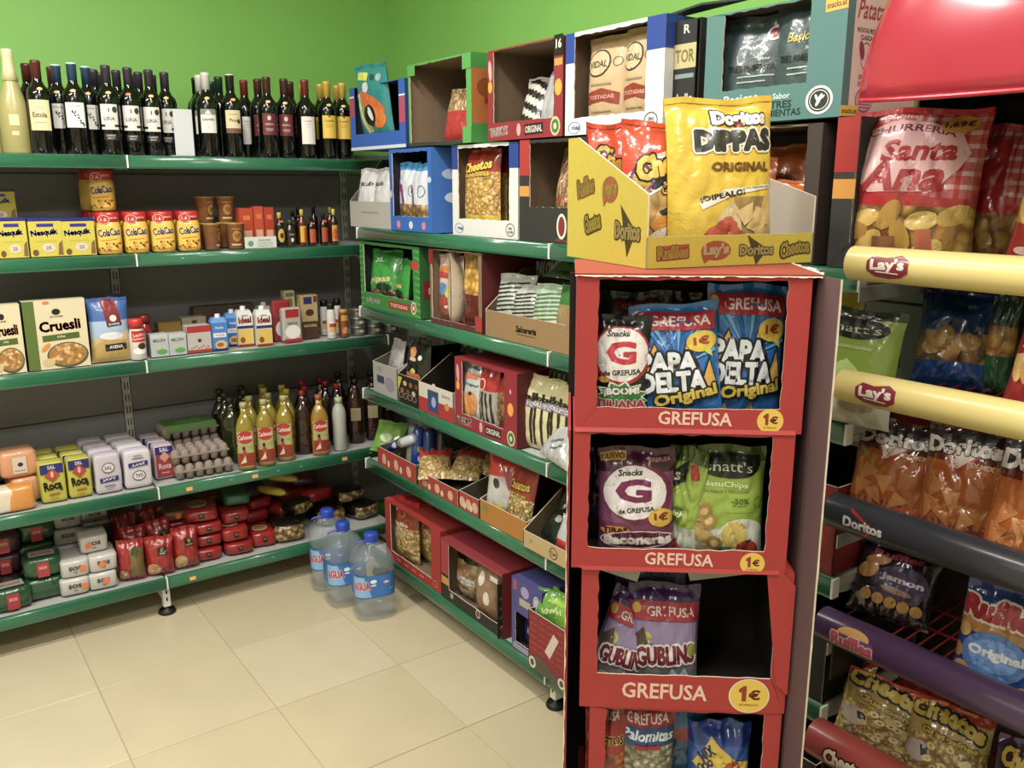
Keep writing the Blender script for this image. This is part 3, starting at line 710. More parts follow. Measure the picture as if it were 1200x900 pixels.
# ---- third shelf: cereal, cream, milk
def a_cruesli(full=True):
    def f(A, w, h):
        A.r(w*.09, h*.5, w*.18, h, '#566b2c'); A.e(w*.52, h*.83, w*.07, h*.045, '#1d1b18'); A.t('QUAKER', w*.52, h*.76, w*.22, h*.03, '#3a352a')
        A.t('Cruesli', w*.56, h*.63, w*.66, h*.15, '#b3281f', .05, .05); A.r(w*.56, h*.46, w*.6, h*.09, '#4c5f24', .05); A.t('AVENA', w*.56, h*.465, w*.14, h*.03, '#cfd0a8')
        A.e(w*.64, h*.19, w*.34, h*.19, '#48543a'); A.e(w*.64, h*.2, w*.31, h*.165, '#a8763a'); rr = random.Random(8)
        for k in range(44):
            a = rr.uniform(0, 6.3); q = math.sqrt(rr.random()); A.e(w*.64+math.cos(a)*q*w*.28, h*.2+math.sin(a)*q*h*.14, w*.04, h*.025, rr.choice(['#c39555', '#d8b57a', '#9a6a30']), rr.uniform(0, 3), 7)
        A.e(w*.3, h*.32, w*.1, h*.035, '#d08a35', .8); A.e(w*.32, h*.1, w*.1, h*.06, '#c9b27c')
    return f
CB = '#d3c8a4'
carton('cereal_box', -14, 32, 358, .03, S3, CB, 'cream muesli box with grey edge cut by the left picture edge', 'cereal box', .055, a_cruesli(), 'muesli boxes', side='#4a5160')
o, w_, h_ = carton('cereal_box', 35, 107, 352, .03, S3, CB, 'cream and green muesli box with red lettering, front one', 'cereal box', .055, a_cruesli(), 'muesli boxes', side='#566b2c')
A = Art(); A.e(w_*.37, h_*.97, .011, .005, '#e8713c'); A.build('price_sticker', flat(-.001), o)
for i in range(2):
    carton('cereal_box', 33, 104, 352, .09+.06*i, S3, CB, 'cream muesli box right behind the front one, %s row' % ['second', 'third'][i], 'cereal box', .055, None, 'muesli boxes', side='#566b2c')
    carton('cereal_box', -16, 27, 358, .09+.06*i, S3, CB, 'cream muesli box behind the one at the picture edge, %s row' % ['second', 'third'][i], 'cereal box', .055, None, 'muesli boxes', side='#4a5160')
x0, x1 = span(108, 155, .06, S3); h = hgt(349, 130, .06, S3)
def a_avena(w, h):
    A = Art(); A.p([(-w*.2, h), (w*.2, h), (w*.3, h*.58), (-w*.08, h*.56)], '#7a1f25'); A.r(w*.1, h*.6, w*.38, h*.055, '#1b2540', .04); A.t('QUAKER', w*.1, h*.6, w*.3, h*.035, '#d9d9d9', .04)
    A.e(w*.09, h*.69, w*.09, h*.05, '#d9d4cb'); A.e(0, h*.14, w*.52, h*.24, '#b99a58'); A.p([(w*.02, h*.36), (w*.46, h*.5), (w*.4, h*.34)], '#cdb786'); A.e(0, h*.42, w*.3, h*.06, '#d9dbe0')
    A.r(w*.1, h*.24, w*.56, h*.11, '#17171c', .03); A.t('AVENA', w*.1, h*.245, w*.36, h*.055, '#e8e6e0', .03); return A
make_bag('blue oat flakes bag with dark badge beside the muesli boxes, front one', (x0+(x1-x0)/2, .06, S3), x1-x0, h, .06, bands(M('#c2ae76', .35, 0, .5), .38, M('#9fb4cf', .35, 0, .5), .66, M('#3d65a6', .35, 0, .5)), a_avena(x1-x0, h), 3, name='oats_bag', cat='bag', wr=.4, group='oat flakes bags')
make_bag('blue oat flakes bag standing behind the front one', (x0+(x1-x0)/2-.004, .13, S3), x1-x0, h*1.02, .06, M('#2c3850', .35, 0, .5), None, 4, name='oats_bag', cat='bag', wr=.4, group='oat flakes bags')
def a_crem(A, r, H): A.t('Leche', 0, H*.62, r*1.3, H*.08, '#e9c9c0', .1); A.t('Condensada', 0, H*.53, r*1.5, H*.06, '#e9c9c0', .1); A.e(0, H*.22, r*.8, H*.08, '#e9e6e0'); A.e(r*.3, H*.34, r*.5, H*.08, '#4a2a20')
sauce('red squeeze bottle of condensed milk with red cap next to the oats', 163, .05, .152, .03, '#ccc6bf', '#c02a26', '#b6232a', z=S3, neck=.78, capH=.22, art=a_crem, lband=(.45, .72), cat='bottle', group='red condensed milk bottles', shoulder=.72)
sauce('red squeeze bottle in the second row, behind the front red one', 172, .14, .15, .028, '#8f1d1d', '#7a1e1c', None, z=S3, neck=.7, capH=.2, cat='bottle', group='red condensed milk bottles')
grn = lambda A, w, h: (A.r(w*.5, h*.9, w*.96, h*.16, '#b9c0bd'), A.t('MILUPA', w*.5, h*.72, w*.7, h*.13, '#565e5a'), A.e(w*.6, h*.22, w*.3, h*.12, '#5b9a58'), A.e(w*.4, h*.42, w*.18, h*.12, '#b8b49a'))
carton('milk_box', 178, 199, 392, .04, S3, '#a9b3b4', 'small grey-green baby milk box, left one of the pair', 'box', .05, grn, 'small grey-green milk boxes')
carton('milk_box', 199.5, 220, 391, .04, S3, '#a9b3b4', 'small grey-green baby milk box, right one of the pair', 'box', .05, grn, 'small grey-green milk boxes')
carton('infusion_box', 221, 249, 382, .045, S3, '#b5b0aa', 'white and red infusion box right of the grey-green pair', 'box', .06, lambda A, w, h: (A.r(w*.5, h*.88, w, h*.24, '#a5322c'), A.e(w*.5, h*.45, w*.08, h*.07, '#5a2c2a'), A.r(w*.5, h*.06, w, h*.1, '#9c3a33'), [A.e(w*(.15+.1*k), h*(.16+.04*(k % 3)), w*.03, h*.03, '#b04a42') for k in range(8)]), None)
carton('tea_box', 188, 215, 378, .18, S3, '#8d6c2a', 'yellow-brown flat box lying behind the grey-green pair', 'box', .06)
carton('tea_box', 216, 244, 372, .19, S3, '#a39a80', 'beige box behind the white and red infusion box', 'box', .06, lambda A, w, h: A.r(w*.5, h*.85, w*.2, h*.1, '#4a3c2a'))
carton('sweet_box', 230, 300, 358, .26, S3, '#5a4a40', 'long brown cardboard box at the back behind the blue bottles', 'box', .06)
g = G(); x = fx(254, .21, S3); g.add([(x-.03, .2, S3+.001), (x+.03, .2, S3+.001), (x+.03, .23, S3+.001), (x-.03, .23, S3+.001), (x, .215, S3+.15)], [(3, 2, 1, 0), (0, 1, 4), (1, 2, 4), (2, 3, 4), (3, 0, 4)], card('#5d1f1c')); tag(g.obj('sweet_pack'), 'dark red pointed sweet pack before the long brown box', 'pack')
def milkcarton(lab, u, y, top, col, w, d, H, capc, art=None, z=None, group=None):
    z = S3 if z is None else z; x = fx(u, y, z); g = G(); c = card(col); tc = card(top); h1 = H*.78; h2 = H*.9
    vs = [(-w/2, 0, 0), (w/2, 0, 0), (w/2, d, 0), (-w/2, d, 0), (-w/2, 0, h1), (w/2, 0, h1), (w/2, d, h1), (-w/2, d, h1), (-w*.4, d*.28, h2), (w*.4, d*.28, h2), (w*.4, d*.9, h2), (-w*.4, d*.9, h2)]
    g.add(vs, [(3, 2, 1, 0), (0, 1, 5, 4), (1, 2, 6, 5), (2, 3, 7, 6), (3, 0, 4, 7), (4, 5, 9, 8), (5, 6, 10, 9), (6, 7, 11, 10), (7, 4, 8, 11), (8, 9, 10, 11)], [c]*5+[tc]*5)
    o = g.obj('milk_carton', None, (x, y, z+.0005), -.12); tag(o, lab, 'carton', group)
    g = G(); g.lathe([(w*.2, h2-.003), (w*.2, h2+.004), (w*.17, h2+.005), (w*.17, H), (w*.14, H+.001)], plast(capc), 14, 0, d*.5); g.obj('cap', o)
    if art: A = Art(); art(A, w, h1); A.build('printed_front', flat(0), o)
    return o
def a_blue(A, w, h): A.r(0, h*.55, w*.8, h*.16, '#d7dbe0'); A.t('YOGUR', 0, h*.55, w*.6, h*.08, '#c2503a'); A.e(w*.05, h*.2, w*.38, h*.16, '#cfae72'); A.e(0, h*.2, w*.22, h*.08, '#a4592c'); A.t('Nestle', 0, h*.82, w*.5, h*.08, '#cfe0f0'); A.r(0, h*.03, w, h*.06, '#1f2f6a')
def a_ideal(A, w, h): A.t('Ideal', 0, h*.85, w*.8, h*.2, '#b3262c', .05, .05); A.t('NESTLE', 0, h*1.0, w*.4, h*.05, '#333'); A.r(0, h*.62, w, h*.09, '#2a2c66'); A.r(0, h*.3, w, h*.52, '#cbb36a'); A.e(w*.05, h*.3, w*.3, h*.17, '#d9b23a'); A.e(-w*.2, h*.2, w*.16, h*.1, '#8a4a2a'); A.r(0, h*.03, w, h*.06, '#9c2c2a')
milkcarton('blue milk dessert carton with white cap, front one', 259, .045, '#5c8fcf', '#3e78be', .06, .055, .14, '#c9ccd0', a_blue, group='blue cartons')
milkcarton('blue milk dessert carton with white cap, set back to the right', 275, .11, '#4c7fc0', '#376cb0', .058, .055, .145, '#b9bcc0', a_blue, group='blue cartons')
milkcarton('evaporated milk carton with red lettering, set back left of the pair', 289, .08, '#c9c9c6', '#cfcfcb', .062, .06, .158, '#d3d3d0', a_ideal, group='evaporated milk cartons')
milkcarton('evaporated milk carton with red lettering, front right of the pair', 311, .045, '#cfcfcc', '#d2d2ce', .062, .06, .158, '#dadad6', a_ideal, group='evaporated milk cartons')
milkcarton('evaporated milk carton hidden in the second row', 313, .15, '#b9b9b6', '#b0b0ac', .062, .06, .158, '#c9c9c6', None, group='evaporated milk cartons')
def a_nido(A, w, h): A.r(w*.5, h*.84, w*.7, h*.24, '#a3242a'); A.e(w*.5, h*.3, w*.4, h*.2, '#dedad4'); A.t('NESTLE', w*.5, h*.55, w*.5, h*.07, '#2c2c2c'); A.r(w*.5, h*.05, w*.96, h*.1, '#a3242a')
carton('milk_powder_pouch', 333, 355, 361, .05, S3, '#a8a39d', 'white and red milk powder pouch, front one', 'pouch', .04, a_nido, 'milk powder pouches', chamfer=.008)
carton('milk_powder_pouch', 322, 342, 352, .11, S3, '#8f3434', 'red and grey milk powder pouch standing behind, left', 'pouch', .04, a_nido, 'milk powder pouches', chamfer=.008)
o, w_, h_ = carton('coffee_box', 336, 348, 341, .13, S3, '#b8ad84', 'narrow cream box standing tall behind the milk powder', 'box', .04, lambda A, w, h: (A.e(w*.5, h*.75, w*.3, h*.1, '#8a6a30'), A.r(w*.5, h*.92, w*.8, h*.08, '#6a6a5a')))
carton('chocolate_box', 355, 374, 346, .09, S3, '#a99463', 'beige and brown chocolate drink box with navy badge', 'box', .05, lambda A, w, h: (A.r(w*.4, h*.88, w*.5, h*.16, '#24305c'), A.e(w*.5, h*.6, w*.25, h*.08, '#4a2c1c'), A.r(w*.5, h*.2, w, h*.4, '#4a2f22'), A.t('NATURAL', w*.5, h*.3, w*.8, h*.06, '#c9b28a'), A.r(w*.85, h*.9, w*.2, h*.14, '#6a2a2a')))
wht = lambda A, r, H: (A.r(0, H*.38, r*1.7, H*.1, '#a8322a'), A.r(0, H*.25, r*1.7, H*.16, '#c9a46a'))
for u, y, lab in ((381, .15, 'back left'), (389, .05, 'front'), (396, .15, 'back right')):
    sauce('white bottle with black cap, %s of the trio' % lab, u, y, .15, .0195, '#c9c7c0', '#141414', '#d3cfc4', z=S3, neck=.75, capH=.16, art=wht, cat='bottle', group='white bottles with black caps', lband=(.12, .5), shoulder=.78)
sauce('brown and gold coffee creamer bottle right of the white trio', 403, .055, .118, .021, '#6b3b1e', '#b08a3c', '#7c4420', z=S3, neck=.85, capH=.12, cat='bottle', group=None, lband=(.05, .85), art=lambda A, r, H: (A.e(0, H*.25, r*.7, H*.12, '#c08a55'), A.r(0, H*.7, r*1.6, H*.2, '#c79a40')), shoulder=.86)
def tin(lab, x, y, z, first=[None]):
    if first[0] is None:
        g = G(); mt = M('#8f8f8c', .3, .7); dk = M('#4a4c48', .35, .3)
        g.lathe([(.031, 0), (.0335, .002), (.0325, .005), (.0325, .032), (.0335, .036), (.031, .038)], [mt, mt, dk, mt, mt], 20); o = g.obj('tin')
        A = Art(); A.r(0, .018, .05, .016, '#77735c'); A.e(0, .018, .01, .007, '#b9b39a'); A.build('paper_label', cyl(.0326), o, maxe=.008)
        first[0] = o; o.location = (x, y, z); tag(o, lab, 'tin can', 'small tins at the shelf end'); return o
    return dup(first[0], (x, y, z), lab, group='small tins at the shelf end')
n = 0
for u, y, k, nm in ((420, .07, 3, 'left front stack'), (439, .06, 2, 'middle front stack'), (458, .05, 1, 'right front'), (433, .15, 3, 'left back stack'), (452, .15, 2, 'right back stack')):
    for q in range(k): tin('small grey tin, %s of the %s at the shelf end' % (['bottom', 'second', 'top'][q] if k > 1 else 'only one', nm), fx(u, y, S3), y, S3+.0005+.0385*q)
# ---- fourth shelf: sliced bread, salt, sugar, flour, eggs, oil
def softpack(name, label, cat, loc, w, d, h, m, art=None, group=None, rz=0, rot=None, seed=0, e=.28, wr=.004, reg=None, top=None, pname='printed_front', fy_=None):
    g = G(); soft(g, w, d, h, m, e, seed, wr, reg=reg); o = g.obj(name, None, loc, rz, rot); tag(o, label, cat, group)
    yy = -d/2-.0005 if fy_ is None else fy_
    if art: A = Art(); art(A, w, h); A.build(pname, flat(yy-wr*.6), o)
    if top: A = Art(); top(A, w, d); A.build('printed_top', topf(h+wr*.6+.0006), o)
    return o
def put(u0, u1, vt, y, z):
    x0, x1 = span(u0, u1, y, z); return (x0+x1)/2, x1-x0, hgt(vt, (u0+u1)/2, y, z)
PEACH = M('#c98f66', .35, 0, .5, 0, .4); PEACHD = M('#b4805f', .4, 0, .4, 0, .4)
def bread(lab, x, y, z, rz=0, w=.125, h=.105, m=PEACH, seed=1, lbl='#c9bcae', d=.11):
    return softpack('bread_pack', lab, 'bread pack', (x, y, z), w, d, h, m, lambda A, w, h: (A.r(0, h*.5, w*.36, h*.62, lbl), A.e(w*.02, h*.52, w*.07, h*.08, '#33231c'), A.t('Panrico', 0, h*.3, w*.26, h*.07, '#6a5040')), 'peach sliced bread packs', rz, seed=seed, e=.35)
x, w, h = put(12, 48, 557, .14, S4)
bread('peach bread pack, lower one of the right pile behind the orange pack', x, .15, S4+.0005, .1, w, .098)
bread('peach bread pack with pale label on top of the right pile', x-.012, .15, S4+.0995, .05, .125, .1)
bread('peach bread pack, lower one of the pile at the left picture edge', x-.135, .17, S4+.0005, 0, .125, .098, PEACHD)
bread('peach bread pack on top of the pile at the left picture edge', x-.142, .17, S4+.0995, .05, .125, .098, PEACHD)
bread('peach bread pack at the back, lower one', x-.06, .31, S4+.0005, 0, .12, .095, PEACHD); 
x0, x1 = span(-30, 42, .065, S4)
softpack('toast_pack', 'cream and orange wrapped toast pack lying at the front edge of the shelf', 'bread pack', ((x0+x1)/2, .068, S4+.0005), x1-x0, .09, .085, M('#d9cdb8', .35, 0, .5, 0, .4), None, None, .05, e=.3, reg=None)
g = G(); ww = (x1-x0); 
g = G(); soft(g, ww*.46, .093, .088, M('#d18b3a', .35, 0, .5, 0, .4), .3, 4, .004); o2 = g.obj('orange_wrap_end', bpy.data.objects['toast_pack'], (ww*.26, 0, -.0012))
NAVY, RED_ = '#24246e', '#8c3330'
def a_roca(A, w, h):
    A.r(0, h*.86, w*.86, h*.24, NAVY); A.t('SAL', 0, h*.9, w*.3, h*.09, '#c9c9d8'); A.p([(-w*.3, h*.68), (0, h*.88), (w*.3, h*.68), (0, h*.52)], '#a5432f'); A.e(0, h*.72, w*.06, h*.08, '#d7a79a')
    A.t('Roca', -w*.02, h*.44, w*.66, h*.22, '#1f1f1f', .08, .04); A.e(w*.28, h*.33, w*.06, h*.04, '#2a2a20'); A.r(w*.02, h*.22, w*.4, h*.05, '#9a5f22', .05); A.r(0, h*.12, w*.3, h*.03, '#a9862e', .05)
def a_javy(up=True):
    def f(A, w, h):
        r = 0 if up else PI; yy = (lambda q: q if up else 1-q)
        A.e(0, h*yy(.66), w*.24, h*.13, '#4b3c48'); A.e(0, h*yy(.66), w*.21, h*.11, '#cfc8d2'); A.t('SAL', 0, h*yy(.66), w*.28, h*.1, '#4b3c48', r); A.r(0, h*yy(.36), w*.7, h*.12, '#2b2a6e', .06*(1 if up else 1)); A.t('JAVY', 0, h*yy(.36), w*.5, h*.08, '#dcd8e2', .06+r)
        A.r(0, h*yy(.2), w*.4, h*.03, '#7a7382'); A.r(0, h*yy(.13), w*.3, h*.02, '#8a8392')
    return f
def a_sal(A, w, h): A.r(0, h*.86, w*.88, h*.22, NAVY); A.t('SAL', 0, h*.88, w*.46, h*.12, '#d9d6e2'); A.r(0, h*.4, w*.84, h*.66, '#93313a'); A.p([(-w*.25, h*.66), (0, h*.84), (w*.25, h*.66), (0, h*.5)], '#c28a80'); A.t('Roca', 0, h*.4, w*.62, h*.17, '#d9b9b4', .05); A.r(0, h*.2, w*.4, h*.03, '#c99a96')
def saltrow(kind, u0, u1, vt, y0, n, col, art, labs, group, lean=0, e=.22):
    x, w, h = put(u0, u1, vt, y0, S4); h = min(h, .15)
    for i in range(n):
        softpack('salt_pack', labs[i], 'salt pack', (x-.004*i, y0+.035+.078*i, S4+.0005), w*.97, .07, h, M(col, .6, 0, .1), art, group, -.02-.02*i, seed=i*3+u0, e=e, wr=.003)
saltrow('roca', 49, 81, 524, .05, 3, '#b3ad3a', a_roca, ['yellow salt pack with navy top, front of the left yellow column', 'yellow salt pack, second of the left yellow column', 'yellow salt pack, last of the left yellow column'], 'yellow and navy salt packs')
saltrow('roca', 82, 111, 518, .05, 3, '#b3ad3a', a_roca, ['yellow salt pack with navy top, front of the right yellow column', 'yellow salt pack, second of the right yellow column', 'yellow salt pack, last of the right yellow column'], 'yellow and navy salt packs')
saltrow('javy', 114, 146, 526, .04, 4, '#b9b2be', a_javy(True), ['grey-white salt pack with navy band, front of the left grey column', 'grey-white salt pack, second of the left grey column', 'grey-white salt pack, third of the left grey column', 'grey-white salt pack, last of the left grey column'], 'grey-white salt packs')
saltrow('javy', 148, 181, 528, .035, 4, '#c4bec8', a_javy(False), ['grey-white salt pack printed upside down, front of the right grey column', 'grey-white salt pack, second of the right grey column', 'grey-white salt pack, third of the right grey column', 'grey-white salt pack, last of the right grey column'], 'grey-white salt packs')
saltrow('sal', 183, 207, 522, .085, 3, '#b9a9b4', a_sal, ['red and navy salt pack, front of its column beside the eggs', 'red and navy salt pack, second of its column', 'red and navy salt pack, last of its column'], 'red and navy salt packs')
# eggs: pulp trays of 12 with bumps
PULP = M('#8f8178', .85, 0, 0, 0, 0, 1.45, .12, 50)
def egg_mesh():
    g = G(); nx, ny = 6, 3; w, d = .225, .115
    g.box(-w/2, w/2, -d/2, d/2, .028, .034, PULP)
    for i in range(nx):
        for j in range(ny):
            cx = -w/2+w*(i+.5)/nx; cy = -d/2+d*(j+.5)/ny
            g.lathe([(.008, 0), (.015, .002), (.0185, .028)], PULP, 10, cx, cy, cap=False); g.lathe([(.0185, .034), (.016, .048), (.009, .056), (.003, .058)], PULP, 10, cx, cy, cap=False)
    return g
def eggs(lab, x, y, z, rz, green=False, first=[None, None]):
    k = 0
    if first[0] is None: g = egg_mesh(); o = g.obj('egg_carton', None, (x, y, z), rz); first[0] = o; tag(o, lab, 'egg carton', 'egg cartons')
    else: o = dup(first[0], (x, y, z), lab, rz=rz, group='egg cartons')
    if green:
        g = G(); g.cbox(-.1, .1, -.055, .055, .0585, .0595, card('#4f7f3a'), .0004); g.box(-.1, .1, -.0575, -.0565, .03, .0595, card('#5f8a48')); s = g.obj('green_sleeve', o)
        A = Art(); A.t('CODORNIZ', 0, -.025, .11, .016, '#a9c59a'); A.t('FRESCOS', 0, .005, .09, .014, '#a9c59a'); A.build('printed_top', topf(.0597), s)
    return o
xe = fx(232, .11, S4)
e1 = eggs('grey pulp egg carton at the front, bottom of the stack', xe+.01, .085, S4+.001, -.04)
eggs('grey pulp egg carton, second from the bottom of the egg stack', xe-.0, .10, S4+.0605, -.02)
eggs('egg carton with green lid at the back, bottom of the rear stack', xe+.015, .26, S4+.001, .02)
eggs('egg carton with green lid at the back, second of the rear stack', xe+.015, .26, S4+.0605, .02)
eggs('green-lidded egg carton on top of the rear egg stack', xe+.01, .255, S4+.1205, .02, True)
# bottles of oil
def oil(k, oil_c, cap, H=.275, r=.036, sq=.4, lab=None):
    o = empty('oil_bottle', (0, 0, 0)); gm = M(oil_c, .08, 0, .4)
    prof = [(r*.9, 0), (r, .006), (r, H*.32), (r*.93, H*.36), (r, H*.40), (r, H*.62), (r*.8, H*.72), (r*.42, H*.82), (r*.36, H*.84), (r*.36, H*.93)]
    g = G(); g.lathe(prof, gm, 20, sq=sq); g.obj('bottle_body', o)
    g = G(); g.lathe([(r*.43, H*.915), (r*.43, H*.985), (r*.36, H)], plast(cap), 14); g.obj('cap', o)
    if lab == 'carb':
        A = Art(); A.r(0, H*.32, r*1.55, H*.54, '#a39a66'); A.r(0, H*.16, r*1.55, H*.2, '#86251f'); A.e(0, H*.5, r*.78, H*.1, '#a82a22'); A.t('Carbonell', 0, H*.5, r*1.4, H*.07, '#ded0c4', .08)
        A.e(-r*.2, H*.33, r*.16, H*.035, '#2b1a16'); A.e(-r*.15, H*.25, r*.22, H*.06, '#9c3a2c'); A.p([(-r*.6, H*.1), (-r*.1, H*.22), (0, H*.12)], '#cfc2a0'); A.p([(r*.1, H*.36), (r*.7, H*.38), (r*.7, H*.3)], '#7f9a4c')
        A.build('paper_label', cylsq(r+.0006, sq), o, maxe=.008)
    elif lab == 'yellow':
        A = Art(); A.r(0, H*.3, r*1.7, H*.36, '#b9a640'); A.r(0, H*.48, r*1.7, H*.08, '#b43a24'); A.build('paper_label', cylsq(r+.0006, sq), o, maxe=.01)
    elif lab == 'wine':
        A = Art(); A.r(0, H*.46, r*1.2, H*.2, '#8d8562'); A.build('paper_label', cylsq(r+.0006, sq), o, maxe=.01)
    return o
OP = {'c': oil('c', '#8a7a1c', '#a9a06a', lab='carb'), 'y': oil('y', '#8f8726', '#b3a92c'), 'g': oil('g', '#23290f', '#2d3322'), 'r': oil('r', '#2a1812', '#8f2028', r=.034), 'd': oil('d', '#2b140e', '#241210', r=.033, lab='wine', H=.29), 'o': oil('o', '#94701d', '#9a5a40', lab='carb', H=.26)}
OIL = [('c', 290, .04, 'oil bottle with red oval label, left of the front three'), ('c', 313, .045, 'oil bottle with red oval label, middle of the front three'), ('c', 336, .06, 'oil bottle with red oval label, right of the front three'),
 ('o', 376, .05, 'orange-capped oil bottle with red oval label beside the frosted bottle'),
 ('g', 274, .16, 'dark green oil bottle in the second row behind the left red oval label'), ('g', 268, .25, 'dark green oil bottle in the third row next to the egg cartons'), ('g', 262, .33, 'dark green oil bottle at the back next to the egg cartons'),
 ('c', 296, .135, 'oil bottle in the second row behind the left front one'), ('c', 318, .145, 'oil bottle in the second row behind the middle front one'), ('y', 339, .16, 'yellow oil bottle in the second row behind the right front one'),
 ('g', 290, .25, 'dark green oil bottle in the third row, second from the eggs'), ('y', 313, .24, 'yellow-capped oil bottle in the third row'), ('y', 334, .25, 'yellow-capped oil bottle in the third row, further right'), ('y', 311, .33, 'yellow-capped oil bottle at the very back'), ('g', 287, .34, 'dark oil bottle at the very back, left of the yellow caps'),
 ('r', 357, .075, 'dark vinegar bottle with red cap right of the three oil bottles'), ('r', 360, .17, 'red-capped dark bottle in the second row'), ('r', 357, .27, 'red-capped dark bottle in the third row, left'), ('r', 378, .26, 'red-capped dark bottle in the third row, right'), ('r', 384, .15, 'red-capped dark bottle behind the orange cap'),
 ('r', 397, .14, 'tall red-capped dark bottle behind the frosted one'), ('d', 399, .25, 'dark bottle with black cap in the third row behind the frosted one'),
 ('d', 418, .12, 'dark brown bottle with pale square label, left of the dark pair'), ('d', 438, .12, 'dark brown bottle with pale square label, right of the dark pair'), ('d', 416, .23, 'dark brown bottle behind the left pale square label'), ('d', 436, .23, 'dark brown bottle behind the right pale square label'), ('d', 457, .20, 'dark brown bottle at the far end in the corner')]
used = set(); PL = [(fx(399, .05, S4), .05, .031)]
for k, u, y, lab in sorted(OIL, key=lambda e: e[2]):
    x, y = free(PL, u, y, S4, .0375, .345); p = (x, y, S4+.0005)
    if k not in used: used.add(k); o = OP[k]; o.location = p; tag(o, lab, 'oil bottle' if k in 'cygo' else 'bottle', 'bottles of oil and vinegar')
    else: o = dup(OP[k], p, lab, group='bottles of oil and vinegar')
    o.rotation_euler.z = -.35+random.Random(u).uniform(-.15, .15)
y = .05; sauce('frosted white bottle with pale green cap on the oil shelf', 399, y, .235, .03, '#a8aca2', '#a9b88a', None, z=S4, neck=.5, capH=.09, cat='bottle', group=None, shoulder=.8)
# price stickers on the rails
for z, u, col, lab in ((S4, 222, '#e8a05a', 'first'), (S4, 299, '#e8a05a', 'second'), (S4, 404, '#d98a58', 'third'), (S5, 226, '#e8a960', 'low')):
    x = fx(u, -.012, z-.025); g = G(); g.cbox(-.012, .012, -.001, 0, -.007, .007, ink(col), .0004); g.obj('price_sticker', LG, (x, -.0125, z-.026), rot=(-.17, 0, 0))
for z, u in ((S4, 271), (S4, 326), (S4, 353), (S4, 434), (S5, 320), (S2, 214)):
    x = fx(u, -.012, z-.015); g = G(); g.cbox(-.006, .006, -.001, 0, -.003, .003, ink('#cfd3cf'), .0003); g.obj('price_sticker', LG, (x, -.0105, z-.02), rot=(-.17, 0, 0))
# ---- bottom shelf: rice, lentils, pasta
SOSW = M('#b9b7b3', .35, 0, .4, 0, .2)
def a_sos(st=None):
    def f(A, w, h):
        A.t('SOS', 0, h*.58, w*.44, h*.22, '#4a4644', 0, .04); A.r(0, h*.32, w*.12, h*.07, '#8a6a78')
        if st: A.e(w*st, h*.5, w*.13, h*.17, '#e0763a', .6)
    return f
def brick(lab, u, y, z, w=.088, h=.062, d=.16, m=SOSW, art=a_sos(None), group='white rice bricks', rz=0, seed=0, e=.25, cat='rice pack', name='rice_pack', wr=.003, top=None, x=None):
    x = fx(u, y, z) if x is None else x
    return softpack(name, lab, cat, (x, y+d/2, z), w, d, h, m, art, group, rz, seed=seed, e=e, wr=wr, top=top)
h1 = .068
R = [(91, .035, 0, .32, 'bottom row, left, orange sticker'), (124, .03, 0, .1, 'bottom row, right'), (91, .04, 1, .25, 'second row, left'), (124, .035, 1, -.05, 'second row, right'), (113, .075, 2, -.2, 'top of the front stack')]
for u, y, k, s, l in R: brick('white rice brick pack with red and grey lettering, '+l, u, y, S5+.0005+h1*k, .1, .0665, .15, art=a_sos(s), seed=u+k, rz=-.06)
softpack('rice_wrap', 'transparent dark wrap roll lying on top of the white rice bricks', 'pack', (fx(112, .2, S5+.2), .2, S5+3*h1+.001), .1, .06, .02, M('#4a4a4e', .2, 0, .5, 0, .4), None)
for i, (u, k) in enumerate(((82, 2), (82, 3), (60, 0), (116, 3.15), (82, 1), (82, 0))):
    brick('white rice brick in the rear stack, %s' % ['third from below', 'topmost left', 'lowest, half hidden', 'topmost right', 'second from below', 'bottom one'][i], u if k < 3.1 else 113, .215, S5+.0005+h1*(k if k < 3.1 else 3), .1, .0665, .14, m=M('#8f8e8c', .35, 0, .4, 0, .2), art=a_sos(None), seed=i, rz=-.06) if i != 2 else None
GRP = M('#1c4a2a', .25, 0, .7, 0, .4); DKR = M('#30241f', .3, 0, .6, 0, .4); BURG = M('#3c1f2a', .3, 0, .5, 0, .35)
def a_bril(A, w, h): A.r(0, h*.45, w*.3, h*.7, '#a52f38'); A.t('SOS', 0, h*.55, w*.2, h*.14, '#d9b9b9')
tb = lambda A, w, d: (A.r(0, -d*.18, w*.66, d*.4, '#9a8c84'), A.t('BRILLANTE', 0, -d*.2, w*.5, d*.12, '#3a2a2c'))
brick('green brillante rice pack with red stripe at the front edge, beside the picture edge', 16, .03, S5+.0005, .13, .085, .14, GRP, a_bril, 'green rice packs', .05, 3, .4, wr=.005, top=tb)
brick('green rice pack at the bottom next to the white bricks', 56, .06, S5+.0005, .13, .085, .14, GRP, None, 'green rice packs', -.05, 4, .4, wr=.005)
brick('green rice pack with red stripe stacked next to the white bricks', 54, .06, S5+.086, .13, .08, .14, GRP, a_bril, 'green rice packs', -.08, 5, .4, wr=.005, top=tb)
brick('dark green rice pack stacked behind, third from below', 46, .21, S5+.0005, .13, .085, .14, GRP, a_bril, 'green rice packs', 0, 6, .4, wr=.005)
brick('dark green rice pack on top of the rear green stack', 44, .21, S5+.087, .13, .085, .14, GRP, a_bril, 'green rice packs', 0, 7, .4, wr=.005)
brick('dark green rice pack, highest of the rear green stack', 44, .21, S5+.173, .13, .08, .14, GRP, a_bril, 'green rice packs', 0, 17, .4, wr=.005)
